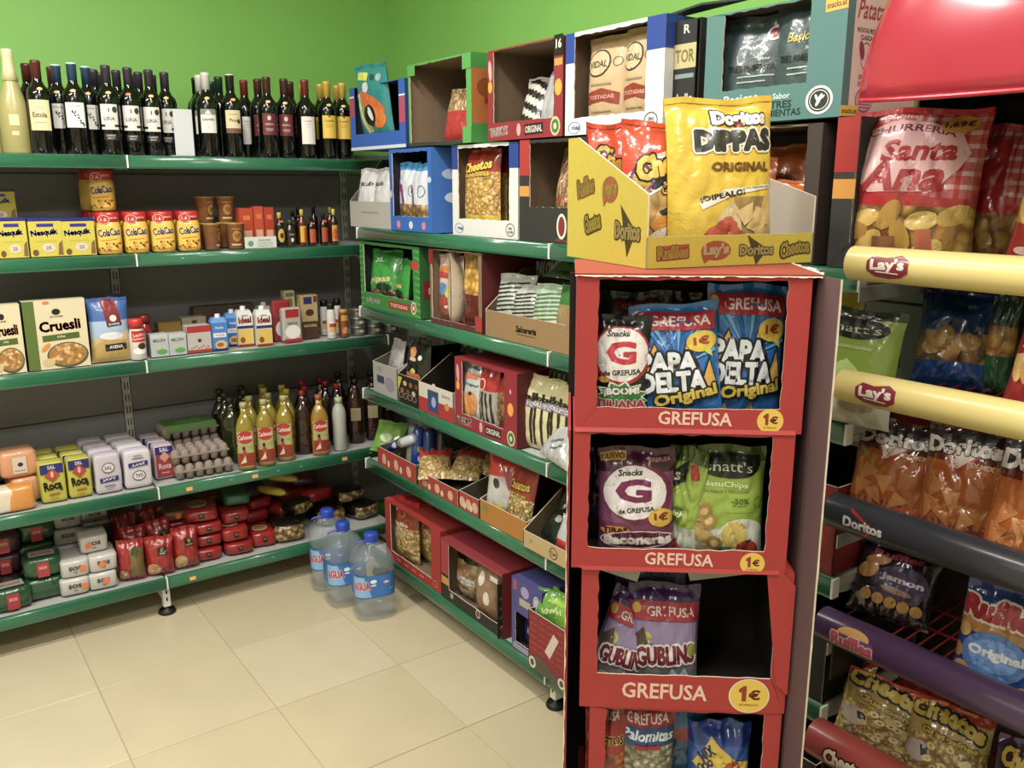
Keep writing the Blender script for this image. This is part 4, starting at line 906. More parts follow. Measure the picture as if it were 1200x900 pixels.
for i, (x_, y_, k) in enumerate(((8, .18, 0), (8, .18, 1), (6, .18, 2), (-20, .2, 0), (-20, .2, 1))):
    brick('dark burgundy rice pack at the left picture edge, %s' % ['lowest', 'second from below', 'third from below', 'lowest of the outer stack', 'second of the outer stack'][i], x_, y_, S5+.0005+.081*k, .115, .08, .14, BURG, a_bril, 'dark burgundy rice packs', 0, 20+i, .4, wr=.004)
REDF = M('#931e1d', .28, 0, .6, 0, .5); REDD = M('#8c1d1c', .3, 0, .6, 0, .5); LENT = M('#7d6a3c', .45, 0, .5, 0, 0, 1.45, .45, 260)
def a_leg(A, w, h, win=True):
    A.r(w*.12, h*.66, w*.34, h*.2, '#1b1512'); A.e(w*.12, h*.69, w*.06, h*.045, '#7f8a3a'); A.t('MAXI', w*.12, h*.61, w*.24, h*.04, '#b9ae9a')
def stand_leg(lab, u, y, w, h, rz, seed, cat='pulse pack', win='#8f7a4a'):
    x = fx(u, y, S5)
    def art(A, w, h):
        a_leg(A, w, h); A.e(-w*.22, h*.2, w*.24, h*.17, '#c9a58a'); A.e(-w*.22, h*.2, w*.21, h*.145, win)
    return make_bag(lab, (x, y, S5+.001), w, h, .075, REDF, (lambda A: (art(A, w, h), A)[1])(Art()), seed, rz, None, 'pulses_bag', cat, 'red bags of pulses', 1.2, maxe=.012, nx=16, ny=20, seal=.1)
o, B = make_bag('red bag with wide strip window of green lentils, beside the white bricks', (fx(156, .06, S5), .06, S5+.001), .098, .165, .075, lambda s, t: LENT if s > .05 and .1 < t < .8 else REDF, (lambda A: (A.e(-.028, .03, .02, .02, '#c9a58a'), A.e(-.028, .03, .017, .017, '#8f7a4a'), A.e(.02, .12, .014, .02, '#3a4a1a'), A)[-1])(Art()), 5, -.3, None, 'pulses_bag', 'pulse pack', 'red bags of pulses', 1.2, seal=.1)
stand_leg('red bag of pulses with round chickpea window, left of the standing pair', 189, .045, .105, .16, -.25, 6, win='#b98a5a')
stand_leg('red bag of pulses with round lentil window, right of the standing pair', 219, .05, .1, .175, -.1, 7, win='#a58a5a')
stand_leg('red bag of pulses standing in the second row behind the strip window', 160, .16, .1, .18, 0, 8)
stand_leg('red bag of pulses standing in the second row behind the left round window', 189, .17, .1, .185, .1, 9)
stand_leg('red bag of pulses in the back row, leftmost', 150, .27, .1, .2, 0, 10)
stand_leg('red bag of pulses in the back row, second from the left', 182, .28, .1, .2, .1, 11)
def a_lie(A, w, h): A.r(0, h*.55, w*.17, h*.34, '#1b1512'); A.r(0, h*.6, w*.1, h*.08, '#8a7a4a')
tl = lambda A, w, d: (A.e(-w*.1, -d*.05, w*.3, d*.26, '#c9a58a'), A.e(-w*.1, -d*.05, w*.26, d*.22, '#8c744a'))
def lie(lab, u, y, k, w=.115, h=.052, d=.16, m=REDF, top=None, rz=-.1, seed=0, z=None, art=a_lie):
    zz = S5+.0005+.0535*k if z is None else z
    return brick(lab, u, y, zz, w, h, d, m, art, 'red bricks of pulses lying flat', rz, seed, .42, 'pulse pack', 'pulses_pack', .005, top)
lie('red pulses pack lying flat, bottom of the left stack', 248, .05, 0, seed=1); lie('red pulses pack lying flat, second of the left stack', 248, .065, 1, seed=2, m=REDD); lie('red pulses pack lying flat, third of the left stack', 248, .06, 2, seed=3)
lie('red pulses pack with round window on top of the left stack', 243, .07, 3, .13, .055, .17, REDF, tl, -.25, 4)
lie('brownish pulses pack lying behind the standing bags, orange sticker', 214, .16, 2.9, .12, .05, .15, M('#6a3f26', .3, 0, .6, 0, .4), None, -.2, 5, art=lambda A, w, h: A.e(.0, h*.5, .012, .012, '#d9692f'))
lie('red pulses pack lying under the brownish one', 214, .17, 1.9, .12, .05, .15, REDD, None, -.1, 15)
lie('red pulses pack lying flat, bottom of the middle stack', 285, .04, 0, .12, seed=6, m=REDD); lie('red pulses pack with window lying second in the middle stack', 280, .05, 1, .115, .06, .16, REDF, tl, -.1, 7)
lie('red pulses pack lying third in the middle stack', 280, .09, 2.2, .12, .055, .15, REDF, None, -.1, 8)
lie('red pulses pack lying alone at the front before the black pasta bag', 314, .055, 0, .105, .065, .13, REDF, tl, -.15, 9)
GRB = M('#1f5f43', .28, 0, .6, 0, .5)
softpack('pulses_pack', 'dark green pack lying on top of the red middle stack', 'pulse pack', (fx(275, .2, S5+.2), .2, S5+.18), .11, .15, .055, GRB, None, None, -.15, seed=44, e=.42, wr=.006)
for i, (u, y, k, mm, r) in enumerate(((300, .2, 0, REDD, .1), (302, .21, 1, REDD, .0), (304, .22, 2, REDD, .2), (300, .23, 3, BURG, .1), (335, .2, 0, REDD, .3), (337, .21, 1, REDF, .4), (345, .24, 2, REDD, .2), (246, .22, 3.1, M('#5a2a1c', .3, 0, .6, 0, .4), .1), (246, .24, 2.05, REDD, .1), (225, .27, 3, BURG, 0))):
    if i < 7 or i >= 7: lie('red pulses pack in the rear of the bottom shelf, %s' % ['first pile, lowest', 'first pile, second', 'first pile, third', 'first pile, dark top one', 'second pile, lowest', 'second pile, bright red', 'second pile, top', 'brown one above the left stack', 'below the brown one', 'dark one furthest left'][i], u, y, k, .12, .052, .15, mm, None, r, 60+i, art=None)
YEL = M('#a8952c', .35, 0, .4); PASTA = snack('#c9a65c', '#6d4e1e', 70)
BLK = M('#15120f', .22, 0, .7, 0, .5); SPIR = snack('#c9ad72', '#5a4020', 45)
for i, (u, v_, z_, r) in enumerate(((318, 600, .22, .9), (330, 580, .27, .6))):
    g = G(); 
    for q in range(1): soft(g, .035, .16, .035, YEL, .8, i, .002)
    o = g.obj('spaghetti_pack', None, (fx(u, .16, S5+z_), .16, S5+z_-.03), .5+.2*i); tag(o, ['yellow spaghetti pack on the red pile, lower left', 'yellow spaghetti pack on the red pile, upper right'][i], 'pasta pack', 'yellow spaghetti packs')
def pasta(lab, u, y, z, w, d, h, seed, rz=0, m=BLK, sm=SPIR, front=True):
    x = fx(u, y, S5+z); g = G(); soft(g, w, d, h, m, .6, seed, .008, 22, 14, reg=lambda a, b: sm if (.55 < a < .95 and .15 < b < .72) else m); o = g.obj('pasta_bag', None, (x, y+d/2, S5+z), rz); tag(o, lab, 'pasta bag', 'black pasta bags'); return o
pasta('black pasta bag with clear nest-pasta window at the front, next to the water bottles', 345, .03, .001, .14, .14, .085, 3, -.2)
pasta('black pasta bag lying behind the front pasta window bag', 335, .17, .001, .13, .13, .07, 4, .3)
pasta('black pasta bag with yellow print on top of the pile', 355, .10, .088, .12, .12, .06, 5, .5, sm=snack('#b59a2c', '#17120c', 40))
pasta('black pasta bag behind the water bottle caps, left', 392, .1, .001, .14, .16, .08, 6, 0)
pasta('black pasta bag behind the water bottle caps, right', 432, .08, .001, .14, .16, .07, 7, .2)
pasta('black pasta bag on top of the corner pile', 415, .14, .075, .15, .14, .06, 8, .1)
pasta('red pasta bag on the back pile of the bottom shelf', 375, .2, .082, .16, .14, .07, 9, .4, m=REDD, sm=REDF)
pasta('dark red pasta bag leaning at the back of the bottom shelf', 360, .25, .155, .14, .12, .05, 10, -.3, m=REDD, sm=BURG)
# ---------------------------------------------------------------- three big water bottles on the floor
PET = M('#dfeaf0', .04, 0, 0, .96, .15, 1.2); 
def jug():
    o = empty('water_bottle', (0, 0, 0)); r = .082; H = .34; sq = .28
    z = [(r*.80, 0), (r*.95, .008), (r, .02), (r*.97, .04), (r, .055), (r*.96, .072), (r, .09), (r*.955, .096), (r*.955, .196), (r, .203), (r*.98, .215), (r*1.0, .225), (r*.97, .243), (r*.88, .262), (r*.66, .284), (r*.38, .30), (r*.27, .306), (r*.27, .318)]
    g = G(); g.lathe(z, M('#a3b4be', .05, 0, 1, 0, .5, 1.45, 0, 60, .24), 32, sq=sq); g.obj('bottle_body', o)
    g = G(); g.lathe([(r*.31, .305), (r*.33, .308), (r*.33, .336), (r*.29, .34)], M('#2548b0', .35, 0, .2), 20)
    for k in range(20):
        a = 2*PI*k/20; g.box(r*.33*math.cos(a)-.0012, r*.33*math.cos(a)+.0012, r*.33*math.sin(a)-.0012, r*.33*math.sin(a)+.0012, .31, .333, M('#2548b0', .35, 0, .2))
    c = g.obj('cap', o)
    g = G(); pts = []
    for k in range(13):
        a = PI*k/12; pts.append((-.035*math.cos(a)-.03, -.01-.004*math.sin(a), .302-.0*math.sin(a)+.012*math.sin(a)))
    g.tube(pts, .0035, M('#3a58c0', .35, 0, .2), 8); g.lathe([(.025, .3), (.028, .302), (.028, .307), (.025, .308)], M('#3a58c0', .35, 0, .2), 18); g.obj('carry_handle', o)
    A = Art(); g = G(); n = 40; S_ = cylsq(r*.965, sq); vs = []; fs = []
    L = 2*PI*r*.965
    for k in range(n+1):
        for q in (.1, .192): vs.append(S_(L*.62*(k/n-.5), q, .001))
    g.add(vs, [(2*k, 2*k+2, 2*k+3, 2*k+1) for k in range(n)], M('#2a68b4', .4, 0, .2), True); lb = g.obj('blue_label', o)
    A.r(0, .146, .2, .088, '#2f72bf'); A.p([(-.09, .104), (-.02, .104), (-.045, .188), (-.09, .188)], '#7fb0dc'); A.t('AGUA', -.055, .15, .06, .034, '#b83a52', .1, .05, out='#c9d6e4', ow=.05, arc=.004); A.e(-.012, .168, .012, .008, '#e6ebef'); A.r(-.012, .152, .018, .006, '#dfe6ee')
    A.e(.035, .16, .008, .006, '#d9a9b0'); A.r(.035, .16, .02, .003, '#dfe6ee'); A.r(.06, .13, .03, .003, '#8fb8de'); A.build('label_print', cylsq(r*.966, sq), lb, maxe=.012, base=.0016)
    return o
J = jug(); J.location = (-.153, -.445, .0005); J.rotation_euler.z = -.25; tag(J, 'big clear water bottle with blue label and cap, nearest of the three on the floor', 'water bottle', 'large water bottles on the floor')
dup(J, (-.195, -.278, .0005), 'big clear water bottle with blue label, middle of the three on the floor', rz=-.15, group='large water bottles on the floor')
dup(J, (-.187, -.108, .0005), 'big clear water bottle with blue label, furthest back of the three in the corner', rz=-.3, group='large water bottles on the floor')
# ================================================================ goods on the right shelving (fronts face -x, local x runs towards the camera side)
Q1, Q2, Q3, Q4, Q5 = RZ
RZR = -PI/2
def rsp(u0, u1, vt, xf, z):
    y0, y1 = fy(u0, xf, z), fy(u1, xf, z); return y0, y0-y1, fz(vt, xf, (y0+y1)/2)-z
def loc(u, xf, z): return (xf, fy(u, xf, z), z)
def inb(o, lx, ly, lz=.0035):      # a point inside a box given in the box's own frame
    p = o.matrix_basis @ Vector((lx, ly, lz)); return (p.x, p.y, p.z)
def rbag(o, lx, ly, label, w, h, d, reg, art=None, seed=0, dr=0, lean=0, lz=.0035, **k):
    wy = o.location.y-lx; lx = max(lx-(ly+d*.35)*(wy-CAM[1])/(0-CAM[0])*.85, w*.5*abs(math.cos(dr))+.008)
    return make_bag(label, inb(o, lx, ly+d/2, lz), w, h, d, reg, art, seed, rot=(lean, 0, RZR+dr), **k)
PUFF = snack('#d8b970', '#a87c34', 75); PUFFP = snack('#d9c48a', '#8f6f38', 80); CHIP = snack('#d8b04a', '#9a6a22', 42); NOOD = snack('#d2b684', '#7c5a30', 110, (1, 1, .35)); RINGS = snack('#d9bf86', '#9a7a40', 62); TORT = snack('#d88f3a', '#8a4a16', 26)
TAN = M('#b79a72', .5, 0, .1, 0, .25)
# --- top shelf, lower row
y0, w, h = rsp(411, 459, 176, 0, Q1)
o = tray('snack_tray', 'pale grey tray of white bags at the corner end of the upper right shelf', (0, y0, Q1+.0005), RZR, w, h*.34, h*.9, .3, M('#a5a5a0', .5), M('#55534e', .8), art=(lambda A: (A.r(w*.5, h*.2, w*.4, h*.02, '#8c9466'), A)[1])(Art()))
wb = lambda w_, h_: (lambda A: (A.t('Rub', 0, h_*.72, w_*.5, h_*.08, '#35353a', .1), A.e(w_*.2, h_*.24, w_*.2, h_*.13, '#6d7a34'), A.e(-w_*.28, h_*.18, w_*.16, h_*.1, '#2d3026'), A)[-1])(Art())
rbag(o, w*.27, .012, 'white snack bag in the pale grey tray, left', .15, .225, .07, film('#c9c9cb'), wb(.15, .225), 11, .25, -.12)
rbag(o, w*.72, .012, 'white snack bag in the pale grey tray, right', .15, .225, .07, film('#c9c9cb'), wb(.15, .225), 12, -.1, -.1)
y0, w, h = rsp(460, 509, 170, 0, Q1); h = .289
BLU = card('#2e62b5'); SKY = card('#3a6fbe')
A = Art(); A.e(w*.2, .022, .014, .014, '#c47f96'); A.e(w*.5, .022, .014, .014, '#c9cfe6'); A.e(w*.8, .022, .014, .014, '#c47f96'); A.e(w*.95, .18, .012, .01, '#b9c9e4'); A.e(w*.03, .13, .006, .014, '#b9c9e4')
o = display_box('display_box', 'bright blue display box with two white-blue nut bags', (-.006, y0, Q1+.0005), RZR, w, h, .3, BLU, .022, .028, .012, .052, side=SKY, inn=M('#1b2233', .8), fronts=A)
A = Art(); A.e(.1, .12, .05, .02, '#c9d3e2'); A.e(.08, .2, .04, .018, '#a9bede'); A.e(.2, .15, .06, .022, '#b9c9e4'); A.build('printed_side', flatR(w), o)
nb = lambda w_, h_: (lambda A: (A.p([(-w_*.45, h_*.72), (-w_*.2, h_*.66), (-w_*.02, h_*.42), (-w_*.05, h_*.36), (-w_*.12, h_*.38), (-w_*.26, h_*.58), (-w_*.46, h_*.66)], '#7c2f66'), A.ring(w_*.3, h_*.58, w_*.16, h_*.09, '#6b7686', .14), A)[-1])(Art())
nreg = bands(snack('#c9ac7a', '#6e5432', 36), .38, film('#c5ccd8'), .88, film('#3f8cc9'))
rbag(o, w*.3, .02, 'white and blue bag of nuts in the bright blue box, left', .13, .24, .06, nreg, nb(.13, .24), 13, .1)
rbag(o, w*.68, .02, 'white and blue bag of nuts in the bright blue box, right', .14, .235, .06, nreg, nb(.14, .235), 14, -.1)
y0, w, h = rsp(531, 607, 170, .01, Q1); h = .289
WHC = card('#cfcfce'); BLC = card('#27408f')
def wbox(label, y0, z, w, h, d, fl, fr, fb, xf=.0, ft=.01):
    A = Art(); A.r(fl/2, h-.038, fl, .076, '#27408f'); A.r(w-fr/2, h-.038, fr, .076, '#27408f'); A.ring(w-.04, fb*.5, .024, .02, '#3b3b3b', .12); A.t('SIN', w-.04, fb*.58, .018, .008, '#3b3b3b'); A.t('GLUTEN', w-.04, fb*.38, .028, .007, '#3b3b3b')
    A.ring(.04, fb*.42, .026, .016, '#5a6aa0', .1); A.t('Vidal', .045, fb*.42, .034, .011, '#27408f')
    o = display_box('display_box', label, (xf, y0, z), RZR, w, h, d, WHC, fl, fr, ft, fb, side=WHC, fronts=A)
    A = Art(); A.r(d/2, h-.038, d, .076, '#27408f'); A.ring(.17, h*.42, .075, .05, '#3c3c44', .05, 30); A.t('Cami', .2, h*.42, .06, .03, '#26262e'); A.e(.12, h*.44, .006, .006, '#33333a'); A.e(.14, h*.44, .006, .006, '#33333a'); A.build('printed_side', flatR(w), o)
    return o
o = wbox('white and blue display box with a red and yellow puff bag', y0, Q1+.0005, w, h, .3, .036, .046, .055, .01)
cg = lambda w_, h_, t2='Gustosinas': (lambda A: (A.t('Cheetos', -w_*.02, h_*.80, w_*.8, h_*.11, '#e0b23a', .1, .05, out='#1c1410', ow=.09, arc=-h_*.01), A.t(t2, -w_*.02, h_*.70, w_*.74, h_*.045, '#c9a83c', .04, .05, out='#4a3410', ow=.05), A)[-1])(Art())
creg = lambda s, t: film('#8f2a20') if t > .74 else (PUFF if t > .24 else film('#cdb22e') if t > .1 else film('#aaa79c'))
rbag(o, w*.44, .012, 'puffed snack bag with red top and yellow foot in the white and blue box', .19, .275, .075, creg, cg(.19, .275), 15, .05)
rbag(o, w*.62, .10, 'puffed snack bag behind the first one in the white and blue box', .19, .27, .07, creg, None, 16, -.4)
y0, w, h = rsp(609, 700, 170, 0, Q1); h = .289; w = .34
DK = card('#2d2c2c'); RDC = card('#a5302f')
A = Art(); A.r(.024, h*.83, .048, h*.35, '#a5302f'); A.r(.024, h*.5, .048, .03, '#c98a3a'); A.e(.2, .048, .022, .036, '#d8cfc4'); A.e(.2, .048, .015, .028, '#7a2a28'); A.t('Marpi', .2, .008, .05, .01, '#8f3a2c')
o = display_box('display_box', 'black display box with red and orange left edge and a noodle snack bag', (0, y0, Q1+.0005), RZR, w, h, .3, DK, .048, .06, .008, .1, side=DK, inn=BROWN, fronts=A)
PLASN = NOOD
nbk = lambda w_, h_: (lambda A: (A.ring(-w_*.18, h_*.72, w_*.1, h_*.12, '#d9a9a4', .2), A.r(w_*.1, h_*.42, w_*.14, h_*.08, '#b33a34'), A.r(-w_*.14, h_*.42, w_*.12, h_*.07, '#b33a34'), A.r(w_*.1, h_*.42, w_*.08, h_*.05, '#d9a9a4'), A.p([(0, h_*.1), (w_*.14, h_*.38), (w_*.22, h_*.34), (w_*.1, h_*.08)], '#c98440'), A)[-1])(Art())
rbag(o, .225, .03, 'clear bag of noodle-like snack sticks in the black box', .19, .27, .09, NOOD, nbk(.19, .27), 17, -.15, -.1)
y0 = -1.78
A = Art()
o = display_box('display_box', 'dark torn-open display box holding orange-brown snack bags, beside the teal box', (0, y0, Q1+.0005), RZR, .47, .285, .3, card('#3a2e2a'), .03, .035, .002, .05, inn=DKBROWN, torn=True, tearseed=9)
og = lambda w_, h_: (lambda A: (A.e(w_*.1, h_*.62, w_*.16, h_*.1, '#5a2414'), A.e(w_*.12, h_*.62, w_*.08, h_*.05, '#8a3a1c'), A)[-1])(Art())
for i, (lx, ly, sd, dr, z_) in enumerate(((.26, .03, 1, .3, 0), (.39, .04, 2, -.2, 0), (.36, .12, 3, .2, .0))):
    rbag(o, lx, ly, 'orange and dark brown snack bag in the dark torn box, %s' % ['left', 'right', 'rear'][i], .15, (.22, .17, .25)[i], .06, bands(film('#3a2018'), .45, film('#b4561f')), og(.15, (.22, .17, .25)[i]), 30+sd, dr, -.1)
y0 = fy(986, 0, Q1)
g = G(); 
A = Art(); hh = .292; 
o = display_box('display_box', 'narrow display box edge in red, black and orange next to the snack rack', (-.004, -2.286, Q1+.0005), RZR, .052, hh, .3, DK, .046, .003, .004, .05, side=DK, fronts=(lambda A: (A.r(.0255, hh*.82, .05, hh*.36, '#9c2526'), A.r(.0255, hh*.53, .05, hh*.13, '#c98a35'), A)[-1])(Art()))
# --- top shelf, upper row
T = 1.7975
y0, w, h = rsp(412, 476, 100, 0, T)
A = Art(); A.r(.02, .16, .04, .07, '#a8486a'); A.r(w-.022, .13, .044, .09, '#a8486a'); A.r(w*.5, .006, w, .012, '#c9d0dc'); A.r(.02, .2, .04, .006, '#d8dde4'); A.r(w-.022, .18, .044, .006, '#d8dde4')
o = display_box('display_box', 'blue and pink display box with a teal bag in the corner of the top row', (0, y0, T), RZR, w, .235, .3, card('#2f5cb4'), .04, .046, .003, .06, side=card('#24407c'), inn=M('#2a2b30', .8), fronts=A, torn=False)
tb_ = lambda w_, h_: (lambda A: (A.r(-w_*.22, h_*.85, w_*.36, h_*.1, '#c9cf4a', -.1), A.e(w_*.12, h_*.83, w_*.08, h_*.04, '#1b4a4a'), A.e(w_*.3, h_*.82, w_*.07, h_*.05, '#8fa8b0'), A.e(-w_*.1, h_*.7, w_*.11, h_*.07, '#c3cbd0'), A.e(w_*.05, h_*.5, w_*.4, h_*.1, '#c4602c', -.4), A.e(w_*.22, h_*.3, w_*.2, h_*.14, '#cf722c'), A.p([(-w_*.42, h_*.62), (-w_*.3, h_*.64), (0, h_*.12), (-w_*.18, h_*.1)], '#bfc0ae'), A.p([(-w_*.3, h_*.55), (-w_*.2, h_*.55), (w_*.02, h_*.12), (-w_*.1, h_*.12)], '#8c9440'), A.e(w_*.0, h_*.34, w_*.16, h_*.14, '#17191a'), A.e(w_*.02, h_*.36, w_*.06, h_*.1, '#d5d7d6', .4), A.r(-w_*.02, h_*.06, w_*.7, h_*.05, '#7a2a40', .05), A.r(-w_*.05, h_*.0, w_*.3, h_*.08, '#c9b93a'), A)[-1])(Art())
rbag(o, w*.5, .004, 'teal snack bag with colourful print leaning in the blue and pink box', .22, .275, .06, film('#1c7f80'), tb_(.22, .275), 21, .1, .12, lz=.035)
y0, w, h = rsp(480, 553, 66, 0, T)
LG_ = card('#4f9a4a')
o = display_box('display_box', 'green opened display box, brown inside, with one red and yellow bag', (0, y0, T), RZR, w, .272, .3, LG_, .012, .03, .006, .012, side=card('#b5682c'), fronts=(lambda A: (A.r(w*.5, .006, w, .012, '#3a3a36'), A)[-1])(Art()), tearseed=3)
for zz, hh in ((.25, .04), (.01, .06)):
    pass
A = Art(); A.r(.15, .25, .3, .045, '#3d8a40'); A.r(.15, .03, .3, .06, '#3d8a40'); A.e(.06, .17, .04, .03, '#8f4a20'); A.e(.1, .2, .04, .02, '#c98a45'); A.r(.1, .13, .1, .018, '#8c2a26'); A.e(.13, .06, .03, .028, '#b98a8a'); A.build('printed_side', flatR(w), o)
for lx in (.0, w-.05):
    g = G(); g.box(lx, lx+.05, -.002, -.0006, .235 if lx == 0 else .225, .271, LG_); g.obj('corner_flap', o)
g = G(); g.box(w-.05, w-.001, -.002, -.0006, .0, .05, LG_); g.obj('corner_flap', o)
rbag(o, w*.78, .03, 'red and yellow noodle snack bag alone in the green box', .17, .19, .08, bands(film('#a3262c'), .55, NOOD), None, 22, .3, -.25)
def triskys(label, xf, y0, z, w, h, d=.3, ft=.008, fl=.03, fr=.04, fb=.052, sixteen=False):
    A = Art(); A.t('TRISKYS', w*.16, fb*.5, w*.26, .026, '#d8cdc6', .06, .06); A.e(w*.44, fb*.52, .010, .018, '#c99a9a'); A.r(w*.64, fb*.5, w*.24, .03, '#1c1614', .03); A.t('ORIGINAL', w*.64, fb*.5, w*.22, .02, '#cfc6bf', .03)
    A.e(w-.032, fb*.55, .022, .026, '#b9b490'); A.e(w-.032, fb*.55, .016, .019, '#3f6a3a'); A.e(w-.032, fb*.55, .007, .009, '#c9c49a'); A.e(fl*.45, h*.6, .011, .017, '#d89a35'); A.e(w-fr*.5, h*.5, .016, .022, '#d89a35'); A.e(fl*.45, h*.78, .009, .03, '#c99a9a', .1); A.e(w-fr*.5, h*.74, .005, .008, '#c99a9a')
    if sixteen: A.r(w-fr*.5, h-.022, fr, .055, '#1a1716'); A.t('16', w-fr*.5, h-.018, fr*.6, .024, '#e4ded8'); A.r(w-fr*.5, h-.065, fr*.9, .018, '#c9873a')
    MR = card('#8a2630')
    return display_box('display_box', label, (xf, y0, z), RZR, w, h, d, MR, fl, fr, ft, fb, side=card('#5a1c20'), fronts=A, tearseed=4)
y0, w, h = rsp(572, 659, 62, .0, T)
o = triskys('maroon display box with white lettering on the top row, one striped bag inside', 0, y0, T, w, .262, sixteen=True, ft=.004)
sreg = lambda s, t: film('#23211f') if int(t*9+s*1.6) % 2 else film('#bdb8b0')
rbag(o, w*.62, .03, 'black and white striped snack bag in the upper maroon box, left', .15, .19, .07, sreg, (lambda A: (A.e(-.03, .02, .02, .015, '#8c2a2c'), A)[-1])(Art()), 23, .3, -.35)
rbag(o, w*.8, .03, 'silver and white snack bag in the upper maroon box, right', .13, .21, .06, film('#a9a9ae'), None, 24, -.2, -.2)
y0, w, h = rsp(662, 776, 48, 0, T)
o = wbox('tall white and blue box with two tan nut bags on the top row', y0, T, w, .262, .3, .036, .062, .045, 0)
vb = lambda w_, h_: (lambda A: (A.e(-w_*.14, h_*.72, w_*.3, h_*.14, '#2a2118'), A.e(-w_*.14, h_*.72, w_*.27, h_*.125, '#b9a582'), A.t('VIDAL', -w_*.14, h_*.71, w_*.46, h_*.07, '#2a2118'), A.r(-w_*.05, h_*.5, w_*.5, h_*.02, '#8a7a62'), A.p([(-w_*.42, h_*.3), (-w_*.42, h_*.42), (0, h_*.46), (w_*.38, h_*.4), (w_*.36, h_*.28), (0, h_*.33)], '#86322a'), A.t('TOSTADAS', -w_*.03, h_*.37, w_*.6, h_*.04, '#c99a8a'), A.r(-w_*.05, h_*.22, w_*.5, h_*.015, '#8a7a62'), A.ring(w_*.3, h_*.72, w_*.1, h_*.05, '#5a4c3a', .15), [A.e(-w_*.3+w_*.15*k, h_*(.07+.03*(k % 2)), w_*.09, h_*.05, '#2a211a') for k in range(5)], A)[-1])(Art())
rbag(o, w*.45, .02, 'tan nut bag with round logo in the tall white box, left', .17, .245, .07, TAN, vb(.17, .245), 25, 0, wr=.5)
rbag(o, w*.78, .015, 'tan nut bag with round logo in the tall white box, right', .14, .25, .07, TAN, vb(.14, .25), 26, -.05, wr=.5)
y0, w, h = rsp(808, 838, 30, .02, T); w = .09
o = display_box('display_box', 'black and cream snack box between the tall white box and the teal box', (.03, -1.80, T), RZR, .082, .245, .28, card('#1c1d1f'), .07, .002, .002, .02, side=card('#1c1d1f'), fronts=(lambda A: (A.r(.036, .165, .07, .055, '#b3a878'), A.t('TOR', .036, .165, .06, .03, '#6b6234'), A.t('bello', .04, .07, .05, .02, '#c9c6bf'), A.r(.036, .12, .06, .01, '#7a8a86'), A.t('R', .04, .225, .02, .02, '#c9c6bf'), A)[-1])(Art()), torn=False)
g = G(); xx = .05
g.add([(0.12, -1.50, 2.065), (.03, -1.88, 2.068), (.10, -1.98, 2.075), (.26, -1.60, 2.12), (0.12, -1.50, 2.070), (.03, -1.88, 2.073), (.10, -1.98, 2.08), (.26, -1.60, 2.125)], [(0, 3, 2, 1), (4, 5, 6, 7), (0, 1, 5, 4), (1, 2, 6, 5), (2, 3, 7, 6), (3, 0, 4, 7)], card('#2f3335')); tag(g.obj('loose_flap'), 'dark grey loose cardboard flap lying over the tall white box', 'cardboard')
# teal box
y0, w, h = rsp(823, 984, 10, 0, T); TEAL = card('#4a7674')
A = Art(); A.t('Basicas', w*.30, .052, w*.26, .018, '#c3cfc9', .03); A.t('Sabor', w*.60, .050, w*.12, .012, '#c3cfc9'); A.t('TRES', w*.6, .033, w*.15, .015, '#152b2b'); A.t('PIMIENTAS', w*.6, .016, w*.28, .014, '#152b2b', .0)
A.e(w*.86, .035, .032, .028, '#d8d8d2'); A.e(w*.86, .035, .026, .023, '#2a2f2e'); A.ring(w*.86, .035, .0225, .0195, '#d8d8d2', .08); A.e(w*.86, .035, .004, .014, '#d8d8d2', -.5); A.e(w*.86+.007, .04, .007, .003, '#d8d8d2', .5); A.e(w*.86-.006, .04, .003, .007, '#d8d8d2', .5)
A.r(w*.93, .212, .05, .024, '#dda53a', .05); A.t('snacks.es', w*.93, .212, .044, .012, '#5f3a1c', .05)
o = display_box('display_box', 'teal display box with three dark teal crisp bags and pink printed side', (0, y0, T), RZR, w, .235, .26, TEAL, .05, .085, .004, .072, side=card('#d8a8a4'), inn=DKBROWN, fronts=A, tearseed=12)
A = Art(); A.r(.012, .118, .024, .236, '#566a6c'); A.t('Patatas', .085, .205, .105, .036, '#a02f46', .02, .01, shear=.3); A.t('PATATAS FRITAS', .07, .165, .07, .009, '#3f2a33'); A.t('CLASICAS', .07, .152, .045, .009, '#3f2a33'); A.ring(.07, .118, .018, .026, '#a02f46', .08); A.e(.055, .128, .008, .018, '#8c2c48', .3)
A.t('CHURRERIA', .075, .078, .05, .009, '#3f2a33'); A.t('ORIGINAL', .075, .065, .05, .009, '#3f2a33'); A.e(.075, .035, .03, .024, '#a02f46'); A.e(.075, .035, .028, .022, '#c98a92'); [A.r(.075, .02+.006*k, .04, .0015, '#8c2c48') for k in range(6)]; A.r(.028, .012, .06, .02, '#dda53a', .03); A.t('snacks.es', .028, .012, .05, .01, '#5f3a1c', .03); A.build('printed_side', flatR(w), o)
tp = lambda w_, h_, l=1: (lambda A: (A.e(w_*.28, h_*.82, w_*.1, h_*.08, '#c9c3bf'), A.e(w_*.28, h_*.82, w_*.07, h_*.055, '#7a2430'), A.t('Sabor', w_*.2, h_*.58, w_*.16, h_*.03, '#b9c3c0'), A.t('TRES PIMIENTAS', w_*.05, h_*.5, w_*.7, h_*.06, '#13191b'), A.t('Basicas', w_*.05, h_*.68, w_*.5, h_*.08, '#b3a44a', 0, .02, shear=.2) if l else None, A.r(w_*.1, h_*.42, w_*.5, h_*.012, '#a9b3b2'), A.r(w_*.05, h_*.37, w_*.4, h_*.012, '#a9b3b2'),
    [A.e(w_*(.05+.1*(k % 4)), h_*(.06+.055*(k//4)+.04*(k % 2)), w_*.1, h_*.06, ['#c9a652', '#b8924a', '#d0b060'][k % 3], .5+.9*k) for k in range(10)], A)[-1])(Art())
